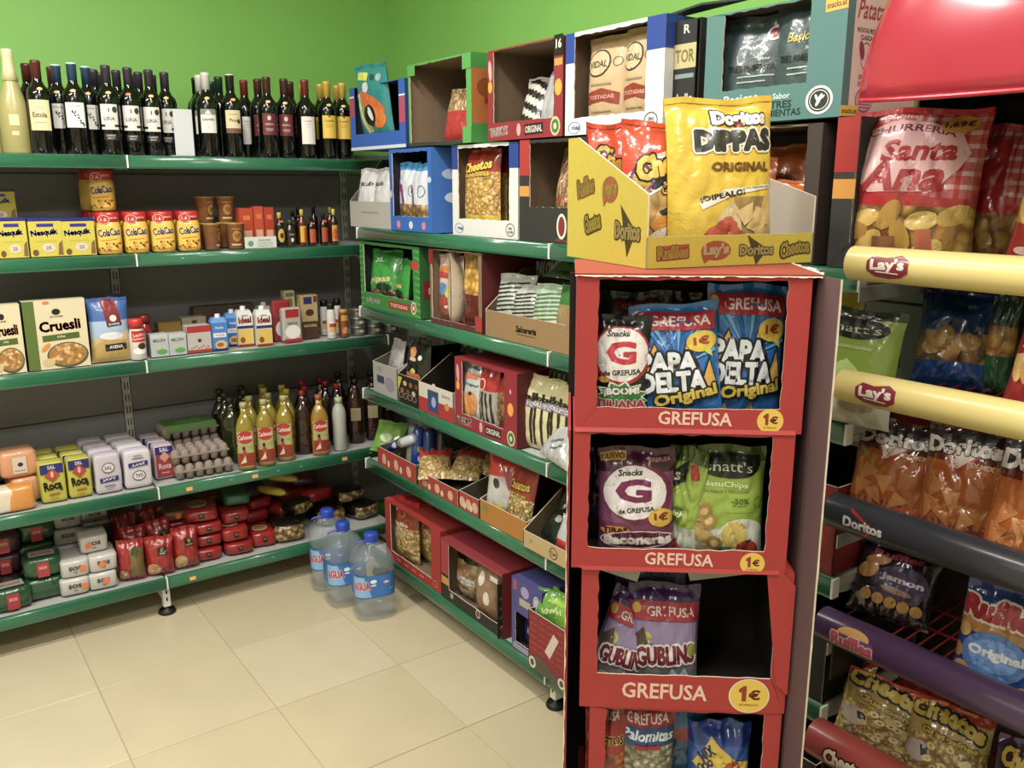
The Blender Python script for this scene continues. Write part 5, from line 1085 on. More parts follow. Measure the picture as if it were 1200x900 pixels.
TGB = M('#39494c', .4, 0, .35, 0, .35)
rbag(o, w*.30, .015, 'dark teal crisp bag with creased top in the teal box, left', .19, .225, .06, TGB, tp(.19, .225, 0), 27, .1, -.05, seal=.12)
rbag(o, w*.53, .04, 'dark teal crisp bag in the middle of the teal box, slumped', .12, .17, .05, TGB, tp(.12, .17, 0), 28, .3, -.1)
rbag(o, w*.72, .012, 'dark teal crisp bag with woman emblem in the teal box, right', .16, .24, .06, TGB, tp(.16, .24), 29, -.05, -.02)
# --- second shelf
y0, w, h = rsp(424, 493, 286, 0, Q2)
PG = card('#2f7a35')
A = Art(); [A.p([(.012*(1-.1)*0+0, h*(k+.1)/11), (.03, h*(k+.35)/11), (.03, h*(k+.55)/11), (0, h*(k+.5)/11)], '#4d9c4a') for k in range(11)]; [A.p([(w-.04, h*(k+.3)/11), (w, h*(k+.0)/11), (w, h*(k+.4)/11), (w-.04, h*(k+.5)/11)], '#4d9c4a') for k in range(11)]
A.t('pipas', w*.22, .03, w*.24, .028, '#cfd8c6', .02, .04); A.r(w*.66, .03, w*.34, .03, '#8c2c26'); A.t('TOSTADAS', w*.66, .03, w*.28, .014, '#d9b9a9'); A.e(w*.9, .035, .02, .024, '#c9b9a9'); A.e(w*.9, .035, .014, .017, '#a5302c'); A.e(w*.9, .035, .007, .009, '#d9c9b9'); A.r(w*.93, h*.74, .05, .03, '#b93a34')
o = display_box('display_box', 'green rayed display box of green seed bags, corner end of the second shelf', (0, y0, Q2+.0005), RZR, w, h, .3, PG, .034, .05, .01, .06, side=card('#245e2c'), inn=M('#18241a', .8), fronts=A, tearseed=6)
A = Art(); A.r(.05, h*.4, .07, h*.25, '#7c2420'); A.t('pi', .05, h*.4, .03, .03, '#b9a9a0'); A.build('printed_side', flatR(w), o)
gb = lambda w_, h_: (lambda A: (A.t('pipas', -w_*.05, h_*.46, w_*.7, h_*.13, '#b9b27a', .1, .05), A.e(w_*.1, h_*.34, w_*.26, h_*.07, '#16301a'), A.t('XL', -w_*.15, h_*.82, w_*.3, h_*.08, '#d5e0d0', .1), A)[-1])(Art())
greg = bands(snack('#8f7a4a', '#3a3520', 60), .3, film('#2c8c34'))
rbag(o, w*.35, .015, 'green bag of seeds with cream lettering in the green box, left', .17, .225, .07, greg, gb(.17, .225), 41, .3, -.15)
rbag(o, w*.68, .02, 'green bag of seeds in the green box, right', .16, .2, .06, greg, gb(.16, .2), 42, -.3, -.1)
rbag(o, w*.5, .12, 'dark green bag of seeds at the back of the green box', .17, .23, .06, film('#1c5526'), None, 43, 0)
y0, w, h = rsp(505, 565, 295, 0, Q2)
o = display_box('display_box', 'opened brown display box with a comic-coloured bag and maroon lip', (0, y0, Q2+.0005), RZR, w, h, .3, BROWN, .012, .02, .002, .018, side=M('#5a1c20', .7), fronts=(lambda A: (A.r(w*.5, .009, w, .018, '#5c2a28'), A.r(.008, h*.9, .03, .05, '#7a2a26'), A.r(w-.02, .03, .04, .05, '#9c3230'), A)[-1])(Art()), tearseed=7)
cb = lambda w_, h_: (lambda A: (A.r(0, h_*.8, w_*.7, h_*.08, '#b56a2c', .1), A.r(0, h_*.7, w_*.9, h_*.08, '#a8342c', -.05), A.e(-w_*.15, h_*.5, w_*.2, h_*.09, '#4f78a8'), A.e(w_*.1, h_*.46, w_*.14, h_*.08, '#c3b23c'), A.e(w_*.3, h_*.55, w_*.12, h_*.12, '#15120f'), A.e(0, h_*.28, w_*.3, h_*.07, '#b03a34'), A.e(w_*.1, h_*.24, w_*.18, h_*.03, '#d5d0c9'), A.e(w_*.3, h_*.15, w_*.14, h_*.1, '#c27636'), A)[-1])(Art())
rbag(o, w*.28, .012, 'snack bag with comic-coloured print in the opened brown box', .14, .24, .07, bands(film('#8c4a3c'), .5, film('#c2ada0')), cb(.14, .24), 44, .1)
rbag(o, w*.52, .02, 'cream-backed snack bag turned sideways in the opened brown box', .13, .25, .07, film('#b3a48e'), None, 45, -1.1)
rbag(o, w*.84, .02, 'yellow-topped bag with dark red lower half at the right of the brown box', .13, .25, .06, bands(M('#5c1518', .3, 0, .5, 0, .3), .45, CHIP), None, 46, 0)
y0, w, h = rsp(569, 668, 305, 0, Q2); w += .09; hf = fz(378, 0, y0-.02)-Q2
KR = card('#8c6f4c')
o = tray('snack_tray', 'kraft cardboard tray of striped bags on the second shelf', (0, y0, Q2+.0005), RZR, w, .085, .21, .3, KR, M('#5a4836', .8), art=(lambda A: (A.t('Salcereria', w*.42, .045, w*.2, .02, '#2e3324', .02, .04, shear=.2), A.r(w*.42, .028, w*.18, .002, '#3d3a2a'), A)[-1])(Art()))
g = G(); g.box(w-.11, w-.032, -.0015, 0, .08, .14, KR); g.obj('front_corner', o)
zb = lambda w_, h_, c='#1d1f1c': (lambda A: ([A.r(0, h_*(.42+.07*k), w_*.8, h_*.025, c, .12) for k in range(7)], A)[-1])(Art())
zreg = bands(snack('#b89a62', '#6e5228', 40), .34, film('#a9aba4'))
rbag(o, w*.2, .01, 'black and white striped bag with tan foot in the kraft tray, left', .15, .2, .07, zreg, zb(.15, .2), 47, .25, -.2)
rbag(o, w*.38, .014, 'black and white striped bag in the kraft tray, second', .14, .17, .06, zreg, zb(.14, .17), 48, .1, -.15)
rbag(o, w*.6, .01, 'pale green striped bag with orange sticker in the kraft tray', .16, .185, .06, bands(film('#b9c2a0'), .5, film('#9db49a')), zb(.16, .185, '#4f6a50'), 49, .1, -.15)
rbag(o, w*.76, .012, 'bright green and brown bag in the kraft tray, right', .12, .19, .06, bands(film('#2f8a2c'), .35, film('#8c7a50'), .7, film('#2f6a2c')), None, 50, -.2, -.1)
make_bag('dark packet lettered in white standing behind the striped bags', inb(o, w*.3, .18, .0035), .26, .265, .05, film('#35202a'), (lambda A: (A.t('PALOMITAS', -.02, .215, .18, .05, '#9a9aa0', .1, .04), A)[-1])(Art()), 51, rot=(0, 0, RZR))
for i in range(3): make_bag('green bag lying on top of the kraft tray bags, %s' % ['lowest', 'middle', 'uppermost'][i], (.10+.03*i, y0-.30-.03*i, Q2+.20+.022*i), .16, .15, .05, film(['#2c4f26', '#35602a', '#3b5226'][i]), (lambda A: (A.e(.02, .08, .04, .02, '#6d8040', .6), A.e(-.03, .13, .03, .015, '#8a8a50', .3), A)[-1])(Art()), 52+i, rot=(-1.3, .1, RZR+.5+.2*i))
# --- third shelf
y0, w, h = rsp(438, 466, 425, 0, Q3)
o = tray('snack_tray', 'silver and white printed tray at the corner end of the third shelf', (0, y0, Q3+.0005), RZR, w, .125, .17, .25, M('#a5a4a4', .35, .1, .3), M('#4c4a46', .8), art=(lambda A: (A.r(w*.32, .06, w*.3, .03, '#34405a'), A.e(w*.7, .05, w*.2, .03, '#8a8294'), A.e(w*.3, .1, .02, .012, '#8c8c90'), A)[-1])(Art()))
rbag(o, w*.75, .01, 'silver crinkled snack bag in the corner tray', .12, .22, .06, M('#b9b6bd', .25, .5, .3, 0, .7), None, 61, -.1, -.15)
y0, w, h = rsp(467, 489, 410, 0, Q3); w = .17
o = tray('snack_tray', 'black patterned tray with yellow corner on the third shelf', (0, y0, Q3+.0005), RZR, w, .11, .2, .28, M('#231b17', .5), M('#1a1614', .8), art=(lambda A: (A.p([(0, .1), (.035, .1), (0, .04)], '#b3b23c'), [A.e(w*(.2+.13*k), .05+.03*(k % 2), .014, .010, ['#8f5a40', '#b9a890', '#6a3f2e'][k % 3]) for k in range(6)], [A.ring(w*(.15+.2*k), .03, .016, .012, '#8f8a80', .2) for k in range(4)], A)[-1])(Art()))
bb = lambda w_, h_: (lambda A: (A.e(-w_*.1, h_*.78, w_*.14, h_*.08, '#c0854a'), A.r(-w_*.08, h_*.68, w_*.3, h_*.05, '#b9b0a0'), A.e(w_*.22, h_*.72, w_*.06, h_*.04, '#c9c9c6'), A.e(0, h_*.5, w_*.1, h_*.05, '#b9b04a'), [A.e(-w_*.22+w_*.2*k, h_*.42, w_*.13, h_*.06, '#b4633a') for k in range(3)], A.r(0, h_*.2, w_*.7, h_*.02, '#8f8a80', .6), A)[-1])(Art())
rbag(o, w*.34, .012, 'shiny black snack bag with orange pieces print in the black tray', .15, .25, .07, M('#0f0e0e', .2, 0, .8, 0, .5), bb(.15, .25), 62, .1, -.05)
rbag(o, w*.8, .05, 'shiny black snack bag, second in the black tray', .14, .24, .07, M('#0f0e0e', .2, 0, .8, 0, .5), bb(.14, .24), 63, -.2)
y0 = fy(492, 0, Q3); w = (y0-fy(534, 0, Q3))
o = tray('snack_tray', 'white and red tray with a blue packet picture on the third shelf', (-.004, y0, Q3+.0005), RZR, w-.01, .11, .16, .3, card('#c3beb4'), M('#4a4034', .8), side=card('#b5b0a6'), slope=.9, art=(lambda A: (A.r(w*.5, .028, w*.98, .055, '#a02f33'), A.r(w*.42, .052, w*.3, .08, '#2f4474'), A.e(w*.44, .05, .016, .02, '#8fa0c4'), A.e(w*.8, .05, .016, .014, '#b08a4a'), A.t('SNACK', w*.78, .085, w*.24, .01, '#6a6a70'), A.e(w*.45, .108, .014, .012, '#c3beb4'), A)[-1])(Art()))
rbag(o, w*.4, .16, 'dark snack bag with pale print standing deep in the white and red tray', .13, .235, .06, M('#191a18', .25, 0, .6, 0, .4), (lambda A: (A.e(0, .12, .03, .03, '#8a8a84'), A.r(.02, .17, .03, .02, '#9a9a92'), A)[-1])(Art()), 64, .1)
y0, w, h = rsp(535, 607, 412, 0, Q3)
o = triskys('maroon display box with white lettering on the third shelf, full of bags', -.004, y0, Q3+.0005, w, .245, fb=.05, fl=.045, fr=.07)
cak = lambda w_, h_: (lambda A: (A.t('Grefusa', 0, h_*.92, w_*.5, h_*.04, '#3f5a74'), A.t('Jakers', 0, h_*.8, w_*.86, h_*.13, '#cc6a4c', .03, .06), A.t('Original', 0, h_*.67, w_*.6, h_*.05, '#2a4a58'), A.e(-w_*.2, h_*.34, w_*.2, h_*.2, '#c98a4a'), A.e(w_*.1, h_*.38, w_*.18, h_*.18, '#c08040'), A.e(0, h_*.54, w_*.08, h_*.03, '#33291f'), A)[-1])(Art())
rbag(o, w*.28, .012, 'silver-white bag with orange lettering in the third-shelf maroon box', .13, .225, .06, M('#c4c4c8', .25, .3, .4, 0, .4), cak(.13, .225), 65, .1)
rbag(o, w*.55, .012, 'red-topped black and white striped bag in the third-shelf maroon box', .11, .225, .06, bands(film('#a5282a'), .16, film('#9a958c'), .66, film('#a5242a')), (lambda A: ([A.r(-.035+.023*k, .09, .010, .10, '#26221f', .1) for k in range(4)], [A.ring(-.02, .165, .018, .02, '#d9a9a4', .2)], A)[-1])(Art()), 66, .05)
rbag(o, w*.76, .03, 'brown rolls snack bag with red top in the third-shelf maroon box', .1, .22, .06, bands(film('#a5282a'), .16, snack('#a8824a', '#5a3c1c', 60), .7, film('#8f2226')), None, 67, -.1)
def stripes(w_, h_): return (lambda A: ([A.r(-w_*.42+w_*.21*k, h_*.42, w_*.075, h_*.7, '#2b2119', .03*(k % 3-1)) for k in range(5)], A.r(-w_*.02, h_*.62, w_*.8, h_*.09, '#7a6f8a', -.08), A.t('ROLLITOS', -w_*.02, h_*.62, w_*.7, h_*.05, '#cfc8bc', -.08, .04), A.t('Bocas', -w_*.02, h_*.71, w_*.6, h_*.07, '#1b1512', -.05, .05), A)[-1])(Art())
CR = film('#c3ba90')
for i, u in enumerate((620, 640, 660)):
    p = loc(u, .05+.01*i, Q3); make_bag('cream and dark brown striped bag by the maroon box, %s' % ['first', 'second', 'third, half behind red tower'][i], (p[0], p[1], Q3+.001), .155, .24-.005*i, .06, CR, stripes(.155, .24), 70+i, rot=(-.05, 0, RZR+.15), group='cream striped bags')
for i, u in enumerate((632, 655)):
    p = loc(u, .14, Q3); make_bag('dark striped bag in the second row behind the cream striped bags, %s' % ['left', 'right'][i], (p[0], p[1], Q3+.001), .15, .27, .06, film('#3a3a34'), (lambda A: ([A.r(-.05+.025*k, .14, .009, .2, '#9a9a86', .1) for k in range(5)], A)[-1])(Art()), 74+i, rot=(0, 0, RZR), group='dark striped bags')
make_bag('silver white bag slumped over the green rail of the third shelf', (-.015, fy(648, 0, Q3)-.02, Q3+.012), .17, .13, .06, M('#b9b9bc', .25, .3, .4, 0, .8), (lambda A: (A.r(-.02, .06, .05, .008, '#55555c', .5), A.r(.0, .04, .05, .006, '#55555c', .5), A)[-1])(Art()), 77, rot=(-.75, .1, RZR-.1), wr=1.8)
# --- fourth shelf
y0 = fy(444, 0, Q4); w = .30
def rgtray(label, y0, w, hf, hb, sd, xf=-.004):
    return tray('snack_tray', label, (xf, y0, Q4+.0005), RZR, w, hf, hb, .3, card('#9c3a30'), M('#4c4432', .8), side=card('#2a5a3c'), slope=.95, art=(lambda A: ([A.e(w*(.18+.32*k), hf*.45, .018, hf*.3, '#c9a08a', .2*k) for k in range(3)], [A.e(w*(.3+.32*k), hf*.3, .01, hf*.2, '#cbb8a4') for k in range(2)], A)[-1])(Art()))
o = rgtray('red and green snack tray with blue tubes, corner end of the fourth shelf', y0, fy(444, 0, Q4)-fy(489, 0, Q4), .075, .11, 1)
w = fy(444, 0, Q4)-fy(489, 0, Q4)
def tubepack(label, p, rot, c1, c2, L=.2, r=.024):
    g = G(); g.lathe([(r*.5, 0), (r, .012), (r, L*.5), (r, L-.012), (r*.5, L)], [M(c1, .3, 0, .5, 0, .3)]*2+[M(c2, .3, 0, .5, 0, .3)]*2, 14); o = g.obj('snack_tube', None, p, rot=rot); tag(o, label, 'snack tube', 'snack tubes')
    A = Art(); A.r(0, L*.55, r*1.4, L*.1, '#b9ad3a'); A.e(0, L*.35, r*.6, L*.08, '#c3c3c8'); A.t('ON', 0, L*.55, r*1.1, L*.08, '#1c2a50'); A.build('printed_band', cyl(r+.0004), o, maxe=.01)
p = inb(o, w*.1, .05, .05)
tubepack('blue and white snack tube lying across the corner tray', inb(o, w*.16, .03, .075), (0, 1.15, RZR+.1), '#27408c', '#b9c0cc', .2, .02)
for i, (lx, ly, c1, c2) in enumerate(((.52, .06, '#8a8f80', '#6a7a70'), (.68, .055, '#1f3a86', '#22418f'), (.62, .11, '#27408c', '#8c8a3c'), (.84, .08, '#233a80', '#1d3370'), (.9, .13, '#8f8a3a', '#2a2f3a'))):
    tubepack('snack tube standing in the corner tray, %s' % ['pale one at the left', 'bright blue one in the middle', 'blue one behind', 'blue one at the right', 'yellowish one at the back right'][i], inb(o, w*lx, ly, .0035), (0, .12, .2*i), c1, c2, .19, .022)
make_bag('light green crumpled snack bag at the corner end of the fourth shelf', (.06, fy(444, 0, Q4)+.06, Q4+.02), .15, .14, .05, film('#6a9a3c'), (lambda A: (A.e(0, .06, .03, .02, '#b9c9a0'), A)[-1])(Art()), 81, rot=(-.6, 0, RZR+.5), wr=1.8)
y0 = fy(491, 0, Q4); w = y0-fy(538, 0, Q4)
o = rgtray('red and green snack tray with red-ended bags of rings, second on the fourth shelf', y0, w, .06, .1, 2)
rr_ = lambda s, t: film('#b0302e') if t > .6 else RINGS
for i, (lx, ly, dr, z_) in enumerate(((.32, .02, 1.3, .045), (.6, .09, 1.0, .05), (.55, .17, .4, .06))):
    p = inb(o, w*lx-.05*math.cos(dr)*0, ly, z_); make_bag('red and clear bag of snack rings lying in the second red tray, %s' % ['front', 'middle', 'rear'][i], p, .13, .2, .055, rr_, None, 83+i, rot=(-1.25, 0, RZR+dr-.3), wr=1.3)
y0 = fy(539, 0, Q4); w = y0-fy(563, 0, Q4)
o = rgtray('small red tray, nearly empty, beside the orange box on the fourth shelf', y0, w-.004, .065, .13, 3)
tubepack('black and gold snack tube standing in the small red tray', inb(o, w*.7, .16, .0035), (0, 0, 0), '#16130f', '#1a1612', .17, .022)
y0 = fy(564, 0, Q4); w = y0-fy(619, 0, Q4); OR = card('#a8702c')
o = tray('snack_tray', 'orange-brown cardboard tray with two puff bags on the fourth shelf', (-.006, y0, Q4+.0005), RZR, w, .075, .13, .3, OR, M('#5c4c34', .8), side=card('#94642a'), art=(lambda A: (A.e(w*.12, .05, .02, .014, '#7d7a34'), A)[-1])(Art()))
rbag(o, w*.36, .012, 'red and white mottled puff bag in the orange-brown tray, left', .15, .235, .07, lambda s, t: film('#b5302c') if t > .66 or (t > .5 and s > .5) else (film('#a8a4a0') if t > .22 else film('#8c7a8c')), (lambda A: (A.e(-.03, .13, .012, .018, '#2a2420', .4), A.r(.02, .15, .03, .07, '#8c3a40', .5), A.e(-.01, .05, .03, .012, '#b3a040'), A)[-1])(Art()), 86, .5, -.25)
rbag(o, w*.74, .012, 'red and yellow cheese puff bag in the orange-brown tray, right', .15, .235, .065, bands(PUFFP, .5, film('#8f2a22')), (lambda A: (A.t('Cheetos', 0, .155, .12, .03, '#c3a43a', .1, .05, out='#1c1410', ow=.09), A.t('Gustosines', 0, .125, .11, .014, '#a98f3a', .06, .04, out='#3a2810', ow=.05), A)[-1])(Art()), 87, -.1, -.2)
y0 = fy(619, 0, Q4)
CRM = card('#b39a6c')
o = tray('snack_tray', 'cream cardboard tray half hidden by the red tower, fourth shelf', (-.02, y0, Q4+.0005), RZR, .36, .055, .16, .3, CRM, M('#6a5a40', .8), side=CRM, art=(lambda A: (A.ring(.155, .027, .02, .019, '#2c241a', .14), A.t('Cot', .155, .027, .026, .013, '#2c241a'), A.e(.04, .03, .008, .006, '#7a8a50'), A)[-1])(Art()))
for i, (lx, ly, c, z_) in enumerate(((.06, .05, '#16201a', .004), (.15, .04, '#1a2a20', .004), (.1, .12, '#10150f', .07))):
    make_bag('dark green-black snack bag in the cream tray, %s' % ['left', 'right', 'rear'][i], inb(o, lx, ly, z_+.02), .13, .16, .06, M(c, .25, 0, .6, 0, .5), (lambda A: (A.e(.02, .08, .02, .012, '#9a958c'), A.r(-.02, .12, .05, .01, '#7c2226', .3), A)[-1])(Art()), 90+i, rot=(-.7, 0, RZR+.4*i-.3))
make_bag('red and silver snack bag at the edge of the cream tray', inb(o, .17, .03, .02), .09, .12, .05, bands(film('#a8302c'), .4, film('#a9a9ad')), None, 94, rot=(-.3, 0, RZR))
# --- bottom shelf
y0 = fy(453, 0, Q5); w = y0-fy(517, 0, Q5); h = fz(578, 0, y0)-Q5
RDB = card('#a0302c')
o = display_box('display_box', 'red display box with bags of pasta-ring snacks beside the water bottles', (0, y0, Q5+.0005), RZR, w, .255, .3, RDB, .045, .07, .006, .04, side=card('#8a2a2a'), fronts=(lambda A: ([A.r(w*(.25+.14*k), .02, w*.08, .005, '#c98a84') for k in range(4)], A.ring(w-.04, .028, .016, .015, '#c98a84', .15), A.r(w-.035, .16, .03, .004, '#8a2a2a'), A)[-1])(Art()), tearseed=8)
g = G(); g.box(.0, .04, .0, .2, .2553, .2583, card('#b03a36')); g.obj('top_flap', o)
ri = lambda w_, h_: (lambda A: (A.ring(-w_*.02, h_*.78, w_*.14, h_*.06, '#b56a45', .3), A.ring(w_*.26, h_*.84, w_*.12, h_*.05, '#b56a45', .3), A.ring(w_*.25, h_*.68, w_*.12, h_*.05, '#a8603f', .3), A.e(-w_*.28, h_*.84, w_*.12, h_*.05, '#c9958a'), A.t('Anillo', -w_*.05, h_*.62, w_*.6, h_*.06, '#d2bfa4', .03, .05), A.r(-w_*.05, h_*.50, w_*.5, h_*.05, '#b9a58c'), A.t('ORIGINAL', -w_*.05, h_*.50, w_*.4, h_*.025, '#4c3a2c'), A)[-1])(Art())
rreg = bands(RINGS, .58, film('#8c3a24'), .93, film('#b02a28'))
rbag(o, w*.37, .012, 'bag of pasta-like rings with red-brown top in the red box, left', .17, .27, .08, rreg, ri(.17, .27), 101, .1, round_=1)
rbag(o, w*.68, .08, 'bag of pasta-like rings in the red box, right and further back', .14, .27, .07, rreg, ri(.14, .27), 102, -.1, round_=1)
y0 = fy(519, 0, Q5); w = .42
y1 = fy(590, 0, Q5); w = y0-y1
o = display_box('display_box', 'low black display box with red upper frame and round flat-bread bags', (-.004, y0, Q5+.0005), RZR, w, .24, .3, card('#26251f'), .05, .002, .014, .045, side=card('#7a2228'), topm=card('#8f2f38'), fronts=(lambda A: (A.r(.025, .17, .05, .14, '#a03434'), A.r(.025, .075, .05, .03, '#c08a35'), A.r(w*.5, .235, w, .012, '#8f2f38'), A.ring(w*.62, .03, .014, .016, '#c9bfb6', .25), A.e(w*.62, .03, .006, .008, '#9c2c2c'), A.r(w*.18, .03, .02, .02, '#9c9890'), A)[-1])(Art()), tearseed=11)
def breadbag(label, lx, ly, w_, h_, d_, seed, band):
    B_, Bo = rbag(o, lx, ly, label, w_, h_, d_, bands(snack('#b9a37c', '#7a5c38', 30), .74, M('#15110f', .2, 0, .6, 0, .5)), (lambda A: (A.r(0, h_*.42, w_*.6, h_*.12, '#aaa69c'), A.t('TORTILLAS', 0, h_*.42, w_*.5, h_*.03, '#55504a'), A.r(.0, h_*.22, w_*.4, h_*.12, '#a39a88'), A.ring(-.005, h_*.6, w_*.1, h_*.06, '#a83a34', .3), A)[-1] if band else None)(Art()), seed, .1, round_=1)
breadbag('round bag of flat bread with dark top and white sticker in the low black box', w*.34, .03, .19, .22, .1, 103, True)
cbg = lambda w_, h_: (lambda A: ([A.e(-w_*.12+w_*.26*k, h_*(.72-.3*k), w_*.12, h_*.12, '#d3c9c0') or A.e(-w_*.12+w_*.26*k, h_*(.72-.3*k), w_*.06, h_*.08, '#8f2326') for k in range(2)], A.t('Cosecha', w_*.0, h_*.28, w_*.5, h_*.05, '#9c2f30', -1.0, .03), A)[-1])(Art())
rbag(o, w*.76, .012, 'mottled tan bag with red oval emblems at the right of the low black box', .13, .22, .08, M('#8c6f54', .4, 0, .4, 0, .5), cbg(.13, .22), 104, .15)
g = G(); g.box(0, .004, 0, .1, 0, .2, card('#1c1712')); dv = g.obj('box_end_panel', o, (w-.014, -.012, .001)); dv.rotation_euler = (0, 0, -.15)
A = Art(); [A.r(.03+.03*(k % 2), .02+.018*k, .06, .006, '#6e5c44', .7) for k in range(10)]; A.build('printed_pattern', flatR(.004), dv)
g = G(); g.cbox(0, .045, 0, .001, 0, .018, ink('#c9c6be'), .0003); g.obj('price_sticker', o, (w-.07, -.003, .195))
y0 = fy(601, 0, Q5); w = .165
PUR = card('#4c4a86')
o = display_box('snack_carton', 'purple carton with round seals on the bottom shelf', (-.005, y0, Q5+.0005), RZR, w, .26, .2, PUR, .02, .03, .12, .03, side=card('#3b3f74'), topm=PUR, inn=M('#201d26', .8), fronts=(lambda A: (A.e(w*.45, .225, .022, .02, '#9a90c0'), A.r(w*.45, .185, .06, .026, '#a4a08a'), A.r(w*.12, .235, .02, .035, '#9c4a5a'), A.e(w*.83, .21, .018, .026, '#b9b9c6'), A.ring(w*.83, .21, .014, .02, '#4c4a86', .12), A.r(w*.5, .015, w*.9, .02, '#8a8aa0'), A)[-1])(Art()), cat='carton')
rbag(o, w*.55, .03, 'dark blue snack bag inside the purple carton', .12, .135, .05, film('#2b3170'), (lambda A: (A.e(0, .07, .02, .02, '#b9bcc8'), A)[-1])(Art()), 110)
# red truck-printed tray
y0 = fy(622, -.02, Q5); w = .22
o = tray('snack_tray', 'red brick-printed tray with printed wheels and green bags, bottom shelf', (-.03, y0, Q5+.0005), RZR, w, .2, .2, .2, card('#86262a'), M('#4a2a26', .8), side=card('#7a2226'), slope=.99, art=(lambda A: ([A.r(w*(.12+.2*k), .07+.022*j, w*.15, .003, '#a34c4a') for k in range(5) for j in range(6)], A.r(w*.55, .12, .03, .09, '#c9b9b4', -.5), A.p([(0, .0), (0, .045), (w*.3, .055), (w*.8, .02), (w, .0)], '#4a4038'), A.e(w*.1, .022, .018, .02, '#cfc8b9'), A.e(w*.1, .022, .01, .012, '#4a4038'), A.e(w*.78, .016, .018, .018, '#cfc8b9'), A.e(w*.78, .016, .01, .011, '#4a4038'), A)[-1])(Art()))
lgb = lambda w_, h_: (lambda A: (A.t('kiwi', 0, h_*.5, w_*.5, h_*.16, '#c9d890', .3, .05), A.e(w_*.1, h_*.75, w_*.2, h_*.06, '#9cc040'), A)[-1])(Art())
for i, (lx, ly, s, dr) in enumerate(((.06, .02, 1, .4), (.14, .03, 2, -.1), (.18, .1, 3, -.5))):
    rbag(o, lx, ly, 'bright green snack bag in the red brick-printed tray, %s' % ['left', 'middle', 'rear right'][i], .12, .12, .05, film(['#5f9a34', '#7ab02e', '#5b7a2c'][i]), lgb(.12, .12), 111+s, dr, -.15, lz=.15-.03*(i == 2)*0)
y0 = fy(650, -.02, Q5)
o = tray('snack_tray', 'cream cardboard tray at the end of the bottom shelf beside the red tower', (-.025, -1.385, Q5+.0005), RZR, .3, .07, .15, .25, CRM, M('#6a5a40', .8), side=CRM)
rbag(o, .06, .02, 'cream paper bag in the bottom cream tray', .1, .11, .05, M('#b8aa88', .6, 0, .2, 0, .3), None, 120)
# --- second bay, glimpsed between the red tower and the snack rack
sn = lambda w_, h_: (lambda A: (A.e(w_*.0, h_*.84, w_*.4, h_*.09, '#15160f'), A.t("snatt's", w_*.0, h_*.84, w_*.62, h_*.07, '#b3b9a0', 0, .0), A.r(w_*.0, h_*.68, w_*.5, h_*.03, '#9aaa6a'), A.p([(-w_*.35, h_*.4), (0, h_*.58), (w_*.3, h_*.4), (0, h_*.3)], '#b3cf7a'), A.e(-w_*.2, h_*.3, w_*.2, h_*.08, '#a89a78'), A.e(w_*.16, h_*.2, w_*.2, h_*.08, '#9a8f78'), A)[-1])(Art())
make_bag('lime green and white snack bag glimpsed between the red tower and the rack', (-.005, -2.35, Q2+.001), .19, .235, .07, bands(film('#b3b5aa'), .35, film('#7f9a35'), .93, film('#20281a')), sn(.185, .235), 121, rot=(-.1, .05, RZR+.25))
make_bag('yellow and maroon snack bag standing just left of the lime green one', (.10, -2.205, Q2+.001), .15, .265, .06, bands(film('#7a2328'), .66, film('#c9b92c')), (lambda A: (A.e(.03, .2, .02, .02, '#b98a2a'), A)[-1])(Art()), 122, rot=(-.05, .1, RZR+.2))
tray('snack_tray', 'dark red cardboard box at the rack end of the third shelf', (.0, -2.13, Q3+.0005), RZR, .225, .2, .2, .3, M('#7a1f22', .5), M('#2a1212', .8), slope=.98)
tray('snack_tray', 'black filler box added to darken the rack end of the fourth shelf', (.0, -2.0, Q4+.0005), RZR, .36, .19, .21, .3, card('#161618'), M('#101010', .8), slope=.98)  # added black box, keeps the gap between tower and rack dark
tray('snack_tray', 'black filler box added to darken the rack end of the bottom shelf', (.0, -2.0, Q5+.0005), RZR, .36, .24, .26, .3, card('#1a1816'), M('#101010', .8), slope=.98)  # likewise an added dark fill, lower in the same gap
make_bag('white foil snack bag slumped at the foot of the lime green bag', (-.03, -2.27, Q2-.0+.02), .13, .1, .045, film('#8f8e8c'), None, 123, rot=(-.9, 0, RZR-.2), wr=1.6)
# ================================================================ red snack tower
TA = Vector((-.6616, -2.2787, 0)); TRZ = math.radians(-39.51); TW = .374; TD = .27
TX_ = Vector((math.cos(TRZ), math.sin(TRZ), 0)); TY_ = Vector((-math.sin(TRZ), math.cos(TRZ), 0))
def tl_(x, y, z): p = TA+TX_*x+TY_*y; return (p.x, p.y, z)
def tu(u): return (u-670)/(946-670)*TW
TR = card('#a5302f'); TRD = card('#93292b'); MAUVE = card('#5c4546'); SHADEIN = M('#1d1715', .85)  # the near-black one has the shade inside the sleeve put into its colour
tower = empty('snack_tower', tl_(0, 0, 0), TRZ); tag(tower, 'red cardboard tower of stacked snack boxes with round yellow price marks', 'display tower')
# outer corrugated sleeve
g = G(); g.box(-.012, -.007, .0, TD+.01, 0, 1.262, TRD, {'r': SHADEIN}); g.obj('side_wall', tower)
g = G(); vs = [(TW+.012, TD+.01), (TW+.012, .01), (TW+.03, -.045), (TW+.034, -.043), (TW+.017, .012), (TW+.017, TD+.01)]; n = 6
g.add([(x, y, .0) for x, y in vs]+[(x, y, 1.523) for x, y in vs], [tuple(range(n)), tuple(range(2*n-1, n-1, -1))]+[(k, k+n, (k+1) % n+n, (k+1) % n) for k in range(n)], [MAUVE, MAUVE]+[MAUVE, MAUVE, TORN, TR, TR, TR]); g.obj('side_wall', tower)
g = G(); g.box(-.012, TW+.017, TD+.01, TD+.014, 0, 1.5, TRD, {'f': SHADEIN}); g.obj('back_wall', tower)
